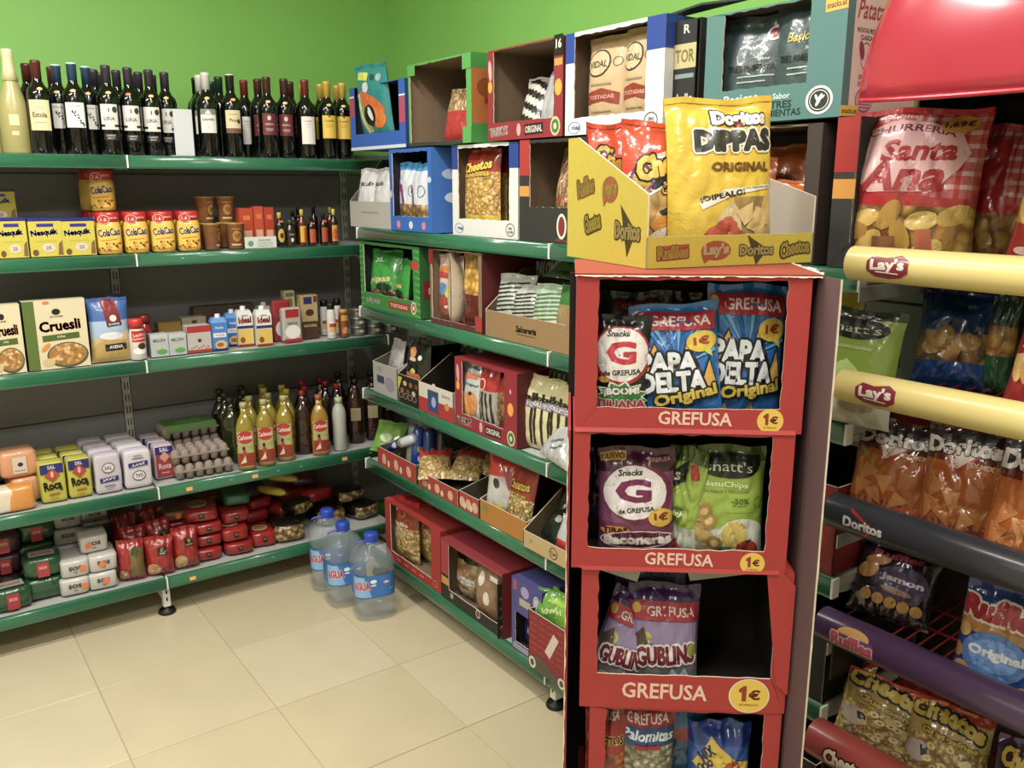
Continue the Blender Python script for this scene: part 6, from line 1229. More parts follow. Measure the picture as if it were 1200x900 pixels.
# torn ragged white edges along the sleeve
def ragged(name, pts, n, amp, seed, parent, wdt=.006):
    rnd = random.Random(seed); g = G(); vs = []; fs = []
    (x0, y0, z0), (x1, y1, z1) = pts
    for k in range(n+1):
        t = k/n; vs += [(x0+(x1-x0)*t, y0+(y1-y0)*t, z0+(z1-z0)*t), (x0+(x1-x0)*t+rnd.uniform(.1, 1)*amp[0], y0+(y1-y0)*t+rnd.uniform(.1, 1)*amp[1], z0+(z1-z0)*t+rnd.uniform(.1, 1)*amp[2])]
    for k in range(n): fs.append((2*k, 2*k+2, 2*k+3, 2*k+1))
    g.add(vs, fs, TORN); return g.obj(name, parent)
ragged('torn_edge', ((TW+.031, -.0455, .02), (TW+.031, -.0455, 1.52)), 90, (.0025, -.001, 0), 1, tower)
ragged('torn_edge', ((-.0125, -.0005, .02), (-.0125, -.0005, 1.25)), 80, (.003, -.003, 0), 2, tower)
def logo(A, cx, cy, w, h, c='#dcb8ae'): A.t('GREFUSA', cx, cy, w, h, c, -.015, .03)
def euro(A, cx, cy, rx, ry, ring=False):
    if ring: A.e(cx, cy, rx*1.06, ry*1.06, '#d8cfc0', n=28)
    A.e(cx, cy, rx, ry, '#d9b43c', n=28); (lambda a, b, u, v: A.p([(a-u*.5, b+v*.28), (a+u*.1, b+v*.5), (a+u*.5, b+v*.5), (a+u*.5, b-v*.5), (a-u*.1, b-v*.5), (a-u*.1, b+v*.2), (a-u*.5, b+v*.1)], '#8c2a22'))(cx-rx*.34, cy+ry*.14, rx*.4, ry*.95); A.t('\u20ac', cx+rx*.28, cy+ry*.08, rx*.58, ry*.6, '#8c2a22', 0, .04); A.t('RECOMENDADO', cx, cy-ry*.55, rx*1.0, ry*.13, '#8c5a22')
ZB = [1.523, 1.262, 1.014, .741, .483, .23]
specs = [(0, 0, 0, TW, .035, .037, .006, .041), (1, -.003, -.001, TW-.006, .028, .037, .004, .038), (2, .016, .002, TW-.008, .03, .028, .004, .068), (3, .035, .004, TW-.03, .03, .03, .004, .045), (4, .02, .003, TW-.02, .03, .03, .004, .045)]
TB = []
for i, dx, dy, w, fl, fr, ft, fb in specs:
    z1, z0 = ZB[i], ZB[i+1]; h = z1-z0-.001; A = Art()
    if i == 0: logo(A, .199, .024, .122, .023); euro(A, .322, .022, .0215, .021)
    elif i == 1: logo(A, .186, .020, .118, .023); euro(A, .311, .016, .021, .020); 
    elif i == 2: logo(A, .152, .036, .152, .031); euro(A, .302, .033, .034, .032, True)
    else: logo(A, w*.5, .022, .12, .024); euro(A, w*.85, .022, .02, .02)
    if i < 2: [A.e(.125+.012*k, .02+.004*(k % 2), .008, .009, '#d3aca2') for k in range(3)] if False else None
    o = display_box('crisp_box', 'x', tl_(dx, dy, z0), TRZ, w, h, TD-.02, TR, fl, fr, ft, fb, side=TRD, inn=SHADEIN if i else DKBROWN, fronts=A, tearseed=20+i)
    tag(o, ['topmost red snack box of the tower, with blue bags', 'second red snack box from the top, with purple and lime bags', 'third red snack box from the top, half empty, large yellow price mark', 'fourth red snack box from the top, cut by the picture bottom', 'lowest red snack box of the tower, below the picture edge'][i], 'display box', 'red boxes of the tower'); TB.append(o)
# raised lip and folded wedges between the boxes
g = G(); g.add([(TW-.04, -.001, 1.014), (TW-.012, -.001, 1.014), (TW+.01, -.002, .99), (TW+.01, -.002, .78), (TW-.012, -.001, .80)], [(0, 4, 3, 2, 1)], TR); g.obj('folded_wedge', tower)
g = G(); g.add([(.0, -.004, 1.261), (TW-.01, -.004, 1.261), (TW-.01, 0, 1.268), (.0, 0, 1.268)], [(0, 1, 2, 3)], TR); g.obj('folded_lip', tower)
g = G(); g.add([(.02, -.004, 1.011), (TW-.02, -.004, 1.011), (TW-.02, 0, 1.02), (.0, 0, 1.02)], [(0, 1, 2, 3)], TR); g.obj('folded_lip', tower)
g = G(); g.box(-.004, TW+.014, -.004, TD, 1.5235, 1.5265, card('#8f3a2b')); g.obj('top_panel', tower)
ragged('torn_edge', ((-.004, -.0045, 1.5235), (TW+.014, -.0045, 1.5235)), 60, (0, -.002, -.003), 3, tower)
ragged('torn_edge', ((TW+.014, -.004, 1.5265), (TW+.014, TD, 1.5265)), 30, (.008, 0, .003), 4, tower)
# grey flaps hanging inside the third box
g = G(); g.add([(.035, .012, 1.008), (.12, .012, 1.006), (.115, .03, .975)], [(0, 2, 1)], M('#8c8a86', .6)); g.add([(.20, .012, 1.006), (.33, .012, 1.008), (.21, .04, .975)], [(0, 2, 1)], M('#8c8a86', .6)); g.obj('grey_flap', tower)
def tbag(i, cx, ly, label, w, h, d, reg, art=None, seed=0, dr=0, lean=0, tilt=0, z=None, **k):
    p = tl_(cx, ly+d/2, (ZB[i+1]+.004) if z is None else z)
    B = make_bag(label, p, w, h, d, reg, art, seed, rot=(lean, tilt, TRZ+dr), nx=26, ny=38, maxe=.006, **k); return B
BLUEF = M('#2468ae', .24, 0, .6, 0, .4); REDL = '#a32433'
def papadelta(w, h):
    A = Art()
    for k in range(14):
        a = -1.2+k*.18+.05*(k % 2); x0 = 0; y0_ = h*.48
        A.p([(x0+math.sin(a)*.02, y0_+math.cos(a)*.02), (x0+math.sin(a-.05)*h*.36, y0_+math.cos(a-.05)*h*.36), (x0+math.sin(a+.05)*h*.36, y0_+math.cos(a+.05)*h*.36)], ['#2f7fc4', '#5f9fd0', '#1d5290'][k % 3])
    A.r(0, h*.855, w*.94, h*.15, REDL, -.03); A.t('GREFUSA', w*.06, h*.855, w*.72, h*.085, '#d6ccd0', -.03, .03); A.t('--', w*.1, h*.85, w*.2, h*.02, '#3b4a90')
    A.p([(-w*.46, h*.42), (-w*.25, h*.70), (-w*.08, h*.42)], '#1a1512'); A.p([(-w*.43, h*.43), (-w*.25, h*.67), (-w*.11, h*.43)], '#c99a45')
    A.p([(-w*.02, h*.40), (w*.13, h*.71), (w*.30, h*.42)], '#1a1512'); A.p([(.0, h*.41), (w*.13, h*.68), (w*.27, h*.43)], '#c99a45'); A.p([(w*.2, h*.24), (w*.38, h*.56), (w*.5, h*.26)], '#1a1512'); A.p([(w*.23, h*.25), (w*.38, h*.52), (w*.47, h*.27)], '#cfa24c')
    A.t('PAPA', -w*.1, h*.52, w*.66, h*.16, '#cdd3da', -.02, .06, out='#14161c', ow=.12); A.t('DELTA', -w*.06, h*.36, w*.76, h*.16, '#cdd3da', .02, .06, out='#14161c', ow=.12)
    A.t('Original', w*.08, h*.23, w*.74, h*.12, '#c9b244', .16, .05, out='#1a1608', ow=.12); A.e(w*.3, h*.68, w*.18, h*.085, '#cfb038', .1); A.p([(w*.3, h*.61), (w*.4, h*.62), (w*.42, h*.55)], '#b9b844'); A.t('1\u20ac', w*.3, h*.685, w*.18, h*.065, '#9a3a22', .05, .06)
    A.p([(-w*.3, h*.02), (-w*.22, h*.13), (-w*.12, h*.02)], '#b99a62'); A.p([(.0, h*.02), (w*.1, h*.14), (w*.2, h*.02)], '#b08f58'); A.e(-w*.42, h*.88, w*.05, h*.04, '#c9b43c'); return A
tbag(0, .18, .018, 'blue corn-triangle snack bag leaning in front of the others in the top box', .15, .205, .06, BLUEF, papadelta(.15, .205), 201, -.06, -.12, -.09)
tbag(0, .286, .055, 'blue corn-triangle snack bag standing upright at the right of the top box', .14, .235, .06, BLUEF, papadelta(.14, .235), 202, .05, -.05, .03)
def gsn(w, h, ring, main, sub, sc):
    A = Art(); A.e(0, h*.64, w*.52, h*.27, ring); A.e(0, h*.65, w*.47, h*.245, '#d5d0cd'); A.t('Snacks', -w*.06, h*.84, w*.4, h*.055, '#1b1718', .06, .04, shear=.2)
    A.t('G', -w*.0, h*.67, w*.5, h*.2, sc, 0, .05); A.t('de GREFUSA', w*.02, h*.49, w*.66, h*.05, '#1b1718', .07, .04); return A
A = gsn(.1, .185, '#a3262f', 0, 0, '#b02a36'); w, h = .1, .185
A.burst(w*.02, h*.26, w*.52, h*.16, '#d5d9cf', 11, .72); A.burst(w*.02, h*.26, w*.46, h*.14, '#2f7a35', 11, .72); A.t('\u00a1BOOM!', w*.02, h*.31, w*.62, h*.08, '#d8d5cc', .06, .08, out='#14201a', ow=.08); A.t('TIJUANA', w*.0, h*.18, w*.88, h*.10, '#b93a40', .02, .05, out='#d5cfc9', ow=.1)
A.e(-w*.3, h*.42, w*.1, h*.03, '#b98a3a')
tbag(0, .078, .02, 'black and white snack bag with large G at the left of the top box', w, h, .06, M('#1c1b1d', .28, 0, .5, 0, .3), A, 203, -.1, -.03, wr=.7, round_=1)
A = gsn(.11, .2, '#2a2a2c', 0, 0, '#a8303a'); tbag(0, .2, .12, 'black snack bag with large G half hidden behind the front blue bag', .11, .215, .05, M('#161617', .3, 0, .5, 0, .3), gsn(.11, .215, '#2a2a2c', 0, 0, '#a8303a'), 204, 0)
A = Art(); A.r(.01, .19, .09, .016, '#7c1f26'); A.t('GREFUSA', .015, .19, .07, .009, '#b9a9a5'); tbag(0, .10, .12, 'dark green snack bag with red label at the back left of the top box', .14, .215, .05, M('#1b2620', .35, 0, .4, 0, .3), A, 205)
w, h = .138, .2
A = Art(); A.r(-w*.3, h*.92, w*.34, h*.075, '#b58a34'); A.t('NUEVO', -w*.3, h*.92, w*.3, h*.045, '#332413'); A.t('GREFUSA', w*.3, h*.9, w*.28, h*.035, '#c39aa0'); A.p([(w*.12, h*.9), (w*.16, h*.93), (w*.19, h*.89)], '#c58a90')
A.e(w*.04, h*.6, w*.44, h*.265, '#6a1a48'); A.e(-w*.02, h*.61, w*.42, h*.235, '#d3cdd0'); A.t('Snacks', -w*.08, h*.785, w*.32, h*.05, '#1b1718', .06, .04, shear=.2); A.t('G', -w*.04, h*.63, w*.46, h*.19, '#6d1c4a', 0, .05); A.t('de GREFUSA', -w*.0, h*.46, w*.48, h*.045, '#1b1718', .08, .04)
A.e(w*.33, h*.39, w*.17, h*.085, '#c5a034'); A.t('1\u20ac', w*.33, h*.4, w*.18, h*.065, '#7a2c1c', 0, .06); A.e(-w*.28, h*.27, w*.2, h*.04, '#c2843a', .05); A.t('TIRAS', -w*.28, h*.27, w*.32, h*.05, '#3c1418', .03, .06)
A.e(w*.02, h*.185, w*.5, h*.085, '#d5c9cc', .03); A.e(w*.02, h*.185, w*.48, h*.075, '#571a35', .03); A.t('Baconeras', w*.02, h*.185, w*.88, h*.085, '#d8cdca', .03, .08); A.e(-w*.2, h*.05, w*.18, h*.03, '#a8707a'); A.e(w*.14, h*.04, w*.2, h*.03, '#8c4a5a')
tbag(1, .112, .02, 'purple bacon-strip snack bag with large G in the second box', w, h, .06, bands(M('#6a2a50', .28, 0, .6, 0, .4), .35, M('#7c4468', .28, 0, .6, 0, .4), .8, M('#451334', .28, 0, .6, 0, .4)), A, 206, -.03, -.06, -.02)
def snatts(w, h):
    A = Art(); A.e(0, h*.83, w*.4, h*.1, '#14190f', -.03); A.p([(-w*.38, h*.88), (-w*.2, h*.93), (w*.4, h*.93), (w*.42, h*.84), (0, h*.76), (-w*.34, h*.8)], '#14190f'); A.t("snatt's", 0, h*.83, w*.62, h*.085, '#b9bfa9', -.02, 0)
    A.t('NatuChips', -w*.05, h*.675, w*.62, h*.06, '#cdd6ab', -.03, .02); A.t('HUMMUS Y OREGANO', -w*.02, h*.62, w*.6, h*.022, '#5c7428'); A.t('-50%', w*.16, h*.54, w*.24, h*.05, '#3f5518'); A.t('de grasa', w*.15, h*.5, w*.2, h*.018, '#3f5518'); A.ring(w*.4, h*.53, w*.06, h*.05, '#5c7428', .15); A.r(w*.18, h*.44, w*.44, h*.004, '#5c7428')
    A.e(w*.2, h*.2, w*.34, h*.19, '#c9cac2'); A.e(w*.1, h*.24, w*.18, h*.12, '#c6b054'); A.e(w*.28, h*.1, w*.15, h*.09, '#a8382c'); A.e(w*.12, h*.05, w*.12, h*.04, '#b0684f'); A.e(w*.0, h*.09, w*.08, h*.04, '#5a7a34', .5); A.p([(w*.26, h*.18), (w*.34, h*.2), (w*.3, h*.15)], '#2f4a20')
    for k, (x, y) in enumerate(((-.42, .5), (-.36, .42), (-.25, .36), (-.4, .26), (-.28, .2), (-.16, .16), (-.4, .06), (-.26, .04), (-.32, .44))): A.e(w*x, h*y, w*.12, h*.065, ['#a8884a', '#b99a5a', '#94763c'][k % 3], .5*k); A.e(w*x, h*y, w*.06, h*.03, '#c2a56a', .5*k)
    return A
LIME = bands(M('#b9bdae', .3, 0, .5, 0, .3), .3, M('#86a235', .3, 0, .5, 0, .3), .88, M('#46591f', .3, 0, .5, 0, .3))
tbag(1, .268, .025, 'lime green chip bag with black oval logo at the right of the second box', .135, .205, .06, LIME, snatts(.135, .205), 207, .0, -.05)
A = Art(); A.p([(-.03, .15), (.0, .175), (.005, .14), (-.03, .12)], '#14190f'); A.t('s', -.012, .147, .012, .016, '#c3c9b0'); A.r(.018, .16, .014, .026, '#9c2f2a', .3); A.e(.0, .08, .012, .016, '#4c6420'); A.t('80', .0, .082, .016, .012, '#c3d08a'); A.e(-.01, .02, .02, .014, '#a8382c'); A.e(-.02, .05, .012, .02, '#c6b054')
tbag(1, .188, .04, 'lime green chip bag folded edgewise between purple and lime bags', .075, .2, .05, LIME, A, 208, -.6, -.05, .08, wr=2.2)
g1 = M('#201d22', .3, 0, .4, 0, .4)
tbag(1, .055, .1, 'dark snack bag behind the purple bag in the second box', .09, .18, .05, g1, None, 209)
def gublins(w, h):
    A = Art(); A.r(0, h*.76, w*.98, h*.16, '#a5273a'); A.t('GREFUSA', w*.08, h*.76, w*.68, h*.085, '#d6ccd0', 0, .03); A.e(-w*.4, h*.78, w*.06, h*.05, '#c9a83c'); A.r(0, h*.57, w*.9, h*.2, '#8b7aa2'); A.e(-w*.26, h*.52, w*.08, h*.06, '#b5b04a'); A.p([(-w*.48, h*.5), (-w*.3, h*.62), (-w*.2, h*.4), (-w*.36, h*.2)], '#4c3f3a')
    A.t('GUBLINS', w*.02, h*.37, w*.82, h*.17, '#6d1f2a', .1, .06, out='#cfc9cc', ow=.13); A.p([(w*.0, h*.12), (w*.12, h*.26), (w*.2, h*.16), (w*.3, h*.26), (w*.42, h*.12)], '#a9b9d0'); A.e(w*.1, h*.08, w*.16, h*.08, '#a9302c'); A.e(-w*.2, h*.12, w*.14, h*.06, '#a89a6a'); A.e(w*.4, h*.42, w*.07, h*.06, '#8c8a3c'); return A
gl = bands(M('#6d6a6c', .3, 0, .5, 0, .5), .48, M('#6a5a80', .28, 0, .5, 0, .5), .84, M('#3a1d52', .25, 0, .6, 0, .5))
tbag(2, .168, .03, 'purple snack bag with red band in the third box, right one', .135, .205, .06, gl, gublins(.135, .205), 210, 0, -.15, .02)
tbag(2, .072, .035, 'purple snack bag with red band tilted at the left of the third box', .11, .19, .05, gl, gublins(.11, .19), 211, -.1, -.2, .32)
A = Art(); A.t('GREFUSA', .02, .2, .1, .012, '#7a6a72'); tbag(2, .15, .12, 'purple snack bag at the back of the third box', .14, .235, .05, gl, A, 212)
A = Art(); A.r(0, .19, .1, .05, '#8c2a26'); A.t('GREFUSA', 0, .215, .05, .016, '#c9b9b0'); A.t('GARFITOS', 0, .168, .07, .018, '#3c2018', 0, .05, out='#c9a060', ow=.06)
tbag(3, .068, .02, 'orange-red clear snack bag at the left of the fourth box', .08, .235, .05, bands(snack('#b5602c', '#6e2a16', 60), .6, film('#8c2a26'), .72, film('#a86a3a'), .85, film('#8c2a26')), A, 213, -.1, round_=1)
A = Art(); A.r(0, .21, .11, .03, '#8f1f2a'); A.t('GREFUSA', 0, .21, .08, .018, '#c9c0c2'); A.r(0, .18, .12, .032, '#22406f'); A.t('Palomitas', .0, .18, .1, .02, '#c0ccd6', -.02, .04, shear=.2); A.r(0, .158, .05, .008, '#8f1f2a')
tbag(3, .145, .02, 'popcorn bag with blue band in the fourth box', .105, .24, .06, bands(snack('#b5ad94', '#5d5a46', 70), .66, film('#22406f'), .82, film('#8f1f2a')), A, 214, 0, round_=1)
tbag(3, .215, .07, 'blue snack bag behind the popcorn bag in the fourth box', .1, .235, .05, bands(film('#1d4a70'), .6, film('#8c2a34'), .7, film('#1f6aa0')), None, 215)
A = Art(); A.p([(-.055, .12), (-.02, .175), (.03, .13), (.055, .125), (.055, .1), (.0, .095)], '#c0a637'); A.t('MIX', -.028, .145, .03, .02, '#1d2a5c', .7, .06); A.t('OCIO', -.03, .12, .03, .016, '#1d2a5c', .5, .06); A.e(.02, .115, .018, .018, '#a23a24'); A.t('+20%', .02, .117, .026, .01, '#d3c39a', 0, .05)
[A.e(-.045+.028*k, .05+.02*(k % 2), .016, .014, '#b3b9cc') for k in range(4)]; A.r(-.035, .07, .03, .03, '#8f2a34', .3)
tbag(3, .282, .02, 'blue and yellow knotted snack-mix bag at the right of the fourth box', .12, .2, .08, bands(film('#284a8c'), .3, film('#33569c'), .8, film('#1f3a86')), A, 216, 0, round_=1, wr=1.6)
for i, x in enumerate((.1, .22)): tbag(4, x, .03, 'red and clear snack bag in the lowest tower box, %s' % ['left', 'right'][i], .11, .2, .06, bands(snack('#b5602c', '#6e2a16', 60), .6, film('#8c2a26')), None, 220+i)
# ---- yellow tray on top of the tower
YT = card('#b3a02c'); C0 = Vector((-.5306, -2.3006, 0)); YRZ = math.radians(-13.1)
g = G(); w, d = .351, .30; th = .003; zt = 1.5275; GREYC = M('#9c9284', .7)
g.box(0, w, 0, th, 0, .053, YT, {'b': GREYC, 't': TORN})
for x, om, im, zf, zb in ((0, YT, GREYC, .123, .225), (w-th, GREYC, YT, .118, .17)):
    pts = [(0, 0), (d, 0), (d, zb), (d*.86 if x == 0 else d*.7, zb), (0, zf)]; n = 5
    g.add([(x, y, z) for y, z in pts]+[(x+th, y, z) for y, z in pts], [tuple(range(n)), tuple(range(2*n-1, n-1, -1))]+[(k, k+n, (k+1) % n+n, (k+1) % n) for k in range(n)], [om, im]+[TORN]*n)
g.box(th, w-th, d-th, d, 0, .17, YT, {'f': GREYC}); g.box(th, w-th, th, d-th, 0, th, GREYC)
ytray = g.obj('yellow_tray', None, (C0.x, C0.y, zt), YRZ); tag(ytray, 'yellow cardboard tray with printed snack names on top of the red tower', 'tray')
BRN = '#5c4a1c'; MAR = '#8c3f2a'
def lays(A, cx, cy, w, h, c='#8c3f2a', t='#c9b68a'): A.e(cx, cy, w*.5, h*.42, c); A.p([(cx-w*.5, cy-h*.1), (cx-w*.38, cy-h*.55), (cx-w*.2, cy-h*.35)], c); A.t("Lay's", cx, cy, w*.82, h*.56, t, .03, .06)
def doritos(A, cx, cy, w, h): A.p([(cx-w*.3, cy+h*.75), (cx+w*.34, cy), (cx, cy-h*.75)], '#3b2d16'); A.t('Doritos', cx, cy, w, h*.5, '#b9a560', 0, .05, out='#3b2d16', ow=.09)
A = Art(); A.r(.052, .026, .066, .024, MAR, .05); A.t('Ruffles', .052, .026, .06, .021, '#b5893a', .05, .07, out='#6a2c20', ow=.08); lays(A, .14, .027, .062, .04); doritos(A, .226, .026, .072, .035); A.t('Cheetos', .31, .027, .064, .026, '#b39a3c', .16, .05, out='#2c2210', ow=.12, arc=.004); A.build('printed_front', flat(0), ytray)
A = Art(); A.t('Ruffles', -.225, .135, .066, .032, '#a8903c', .2, .06, out=MAR, ow=.1); lays(A, -.13, .13, .058, .055, '#8f4c30', '#b5a03c'); A.t('Cheetos', -.195, .07, .062, .034, '#b39a3c', .25, .05, out='#2c2210', ow=.12); doritos(A, -.065, .06, .085, .06); A.build('printed_side', flatL(0), ytray)
for nm in ('printed_side',): pass
def yin(lx, ly, lz=.004): p = ytray.matrix_basis @ Vector((lx, ly, lz)); return (p.x, p.y, p.z)
w, h = .205, .284
A = Art(); A.t('Doritos', w*.15, h*.875, w*.5, h*.08, '#e0dcd2', -.02, .08, out='#2a2a20', ow=.1); A.p([(w*.08, h*.86), (w*.2, h*.85), (w*.13, h*.80)], '#7a3028')
A.t('DIPPAS', w*.085, h*.735, w*.72, h*.12, '#33352c', .0, .1, out='#dcd8cc', ow=.09); A.t('ORIGINAL', w*.14, h*.575, w*.56, h*.052, '#6b4a14', -.02, .07)
A.p([(-w*.26, h*.36), (-w*.02, h*.44), (w*.45, h*.465), (w*.45, h*.44), (0, h*.405), (-w*.24, h*.32)], '#d9d3c2'); A.t('\u00a1DIPEALO!', -w*.04, h*.40, w*.42, h*.04, '#26261c', .14, .06); A.t('IDEAL PARA COMPARTIR', w*.3, h*.447, w*.26, h*.012, '#7a6a3a', .03)
A.p([(-w*.18, h*.12), (-w*.06, h*.3), (w*.04, h*.37), (w*.12, h*.3), (w*.16, h*.1)], '#c9b888'); A.e(-w*.03, h*.15, w*.2, h*.065, '#a8402f'); A.e(-w*.03, h*.18, w*.16, h*.05, '#bf5a44'); A.e(0, h*.22, w*.1, h*.04, '#b54a38'); A.e(w*.01, h*.25, w*.06, h*.025, '#c2604a')
A.p([(-w*.26, h*.0), (-w*.25, h*.12), (w*.14, h*.1), (w*.12, 0)], '#5f8a2e'); A.t('Doritos', -w*.12, h*.06, w*.24, h*.035, '#22261a', -.15, .05)
for k, (x, y, r) in enumerate(((.30, .22, .3), (.38, .14, 1.0), (.26, .1, .6), (.36, .27, 2.2), (.42, .06, .2), (.2, .28, 1.3))): c, s_ = math.cos(r), math.sin(r); A.p([(w*x+c*w*.15, h*y+s_*h*.08), (w*x-s_*w*.13, h*y+c*h*.08), (w*x-c*w*.12, h*y-s_*h*.07), (w*x+s_*w*.06, h*y-c*h*.06)], ['#c5a868', '#b8975a', '#d0b67a'][k % 3])
DIP = lambda s, t: snack('#c9b078', '#a88a50', 18) if (t < .40 and s > .12) else M('#d3b32c', .25, 0, .6, 0, .45)
make_bag('yellow corn chip dip bag standing in the yellow tray, largest bag in view', yin(.19, .06), w, h, .085, DIP, A, 231, rot=(-.05, -.035, YRZ-.22), nx=34, ny=46, maxe=.006)
w, h = .165, .235
A = Art(); A.p([(-w*.46, h*.5), (-w*.5, h*.62), (-w*.2, h*.78), (w*.46, h*.92), (w*.46, h*.62), (0, h*.56), (-w*.3, h*.44)], '#d8d0c2'); A.p([(-w*.44, h*.5), (-w*.44, h*.62), (-w*.1, h*.76), (w*.46, h*.88), (w*.46, h*.64), (0, h*.58), (-w*.3, h*.46)], '#1d1612'); A.e(-w*.3, h*.6, w*.13, h*.12, '#7a2f6a'); A.e(-w*.3, h*.6, w*.1, h*.09, '#c5a83c')
A.t('Cheetos', w*.06, h*.72, w*.84, h*.17, '#d0ab34', .16, .08, out='#1d1612', ow=.1, arc=.006); A.t('Gustosines', w*.2, h*.54, w*.56, h*.06, '#c9a83a', .12, .05, out='#3c2a10', ow=.08)
A.p([(-w*.1, h*.36), (w*.1, h*.42), (w*.12, h*.33), (0, h*.28)], '#2a2624'); A.e(0, h*.26, w*.2, h*.07, '#c9872c'); A.e(0, h*.16, w*.22, h*.08, '#d8cfc0', .2)
make_bag('orange-red cheese puff bag beside the yellow dip bag in the yellow tray', yin(.102, .115), w, h*1.05, .075, bands(snack('#cfae62', '#a07a38', 34), .5, M('#c9472c', .25, 0, .6, 0, .5)), A, 232, rot=(-.1, .02, YRZ-.3), nx=24, ny=34, maxe=.009)
make_bag('orange-red cheese puff bag behind the first one at the left corner of the yellow tray', yin(.085, .215), .14, .25, .06, M('#c9472c', .25, 0, .6, 0, .5), (lambda A: (A.t('Cheetos', -.01, .17, .11, .04, '#d0ab34', -.5, .06, out='#1d1612', ow=.1), A)[-1])(Art()), 233, rot=(-.05, -.05, YRZ-.15), wr=1.5)
# ================================================================ snack rack at the right
KX, KY = -.1, -2.388
rack = empty('snack_rack', (KX, KY, 0), RZR); tag(rack, 'tall snack rack with coloured front rails and red wire shelves at the right', 'rack')
RL = .82; RDK = M('#7c1a1e', .4, 0, .2); BLKM = M('#17171a', .45)
def hcyl(r, cy, cz): return lambda x, z, o: (x, cy-(r+o)*math.cos(z/r), cz+(r+o)*math.sin(z/r))
def rail(z0, z1, col, name='front_rail', rough=.4, flatm=False):
    r = (z1-z0)/2; g = G(); cy, cz = r, (z0+z1)/2; m = M(col, rough, 0, .15)
    n = 22; vs = []
    for x in (0, RL):
        for k in range(n): a = 2*PI*k/n; vs.append((x, cy-r*math.cos(a), cz+r*math.sin(a)))
    fs = [(k, (k+1) % n, (k+1) % n+n, k+n) for k in range(n)]
    g.add(vs, fs, m, True); g.add([vs[k] for k in range(n)], [tuple(range(n-1, -1, -1))], m); g.add([vs[n+k] for k in range(n)], [tuple(range(n))], m)
    return g.obj(name, rack), hcyl(r, cy, cz)
def laysround(A, cx, cy, r):
    k = r*1.4; A.e(cx, cy+r*.05, k*.9, r*.95, '#c9b98a', n=26); A.e(cx, cy+r*.35, k*.6, r*.5, '#d0bc62')
    A.p([(cx-k, cy+r*.25), (cx-k*.7, cy+r*.62), (cx-k*.1, cy+r*.5), (cx+k*.6, cy+r*.72), (cx+k, cy+r*.4), (cx+k, cy-r*.35), (cx+k*.6, cy-r*.75), (cx, cy-r*.88), (cx-k*.6, cy-r*.75), (cx-k*.98, cy-r*.35)], '#7c2a33'); A.t("Lay's", cx, cy, k*1.6, r*.85, '#d9cfc4', .04, .05); A.r(cx, cy-r*.42, k*1.1, r*.08, '#d9cfc4', -.05)
r1, S_ = rail(1.488, 1.553, '#cdbd72'); A = Art(); laysround(A, .088, .002, .029); A.build('rail_logo', S_, r1, maxe=.008)
r2, S_ = rail(1.250, 1.314, '#cdbd72'); A = Art(); laysround(A, .088, .002, .029); A.build('rail_logo', S_, r2, maxe=.008)
r3, S_ = rail(.985, 1.057, '#2b2e35', rough=.32); A = Art(); A.p([(.055, .03), (.115, .0), (.09, -.028)], '#8f2a2a'); A.p([(.06, .02), (.105, .0), (.088, -.02)], '#2b2e35'); A.t('Doritos', .088, 0, .082, .02, '#c3c3c6', -.0, .05); A.build('rail_logo', S_, r3, maxe=.008)
r4, S_ = rail(.735, .805, '#3f2a48', rough=.32); A = Art(); A.e(.088, .016, .035, .016, '#b58a4a', .05); A.r(.088, .0, .092, .028, '#5c3a6a', .04); A.t('Ruffles', .088, .0, .09, .026, '#a04a58', .03, .07, out='#c9a9a0', ow=.06); A.build('rail_logo', S_, r4, maxe=.008)
r5, S_ = rail(.458, .54, '#8f3a34', rough=.4); A = Art(); A.t('Cheetos', .1, .002, .1, .032, '#c9b9a0', .06, .06, out='#1d1512', ow=.13, arc=.004); A.build('rail_logo', S_, r5, maxe=.008)
for z in (1.49, 1.255, .99, .735, .465):
    g = G(); m = M('#8c1f24', .35, 0, .3)
    for k in range(27): x = .09+k*(RL-.1)/26; g.tube([(x, .05, z), (x, .40, z+.03)], .0022, m, 5)
    for k in range(5): y = .07+k*.08; g.tube([(.088, y, z-.003+(y-.05)*.086), (RL-.005, y, z-.003+(y-.05)*.086)], .003, m, 5)
    o = g.obj('wire_shelf', rack); o['kind'] = 'stuff'
for x in (.0, RL-.02):
    g = G(); g.cbox(x, x+.02, .42, .45, 0, 2.1, BLKM, .002); g.obj('post', rack)
g = G(); g.cbox(0, RL, .45, .46, .1, 2.1, M('#241a1a', .6), .002); g.obj('back_panel', rack)
for z0, z1, m in ((1.06, 1.23, RDK), (.62, .735, BLKM), (.08, .44, BLKM)):
    g = G(); g.cbox(-.001, .003, .19 if z0 > 1 else .075, .44, z0, z1, m, .001); g.obj('side_panel', rack)
for z in (.945, 1.46, .70):
    g = G(); g.cbox(-.003, .0, .06, .44, z-.018, z+.012, M('#a9a9aa', .35, .5), .001); g.obj('side_strut', rack)
g = G(); g.cbox(0, RL, .03, .45, .0, .07, BLKM, .004); g.obj('base', rack)
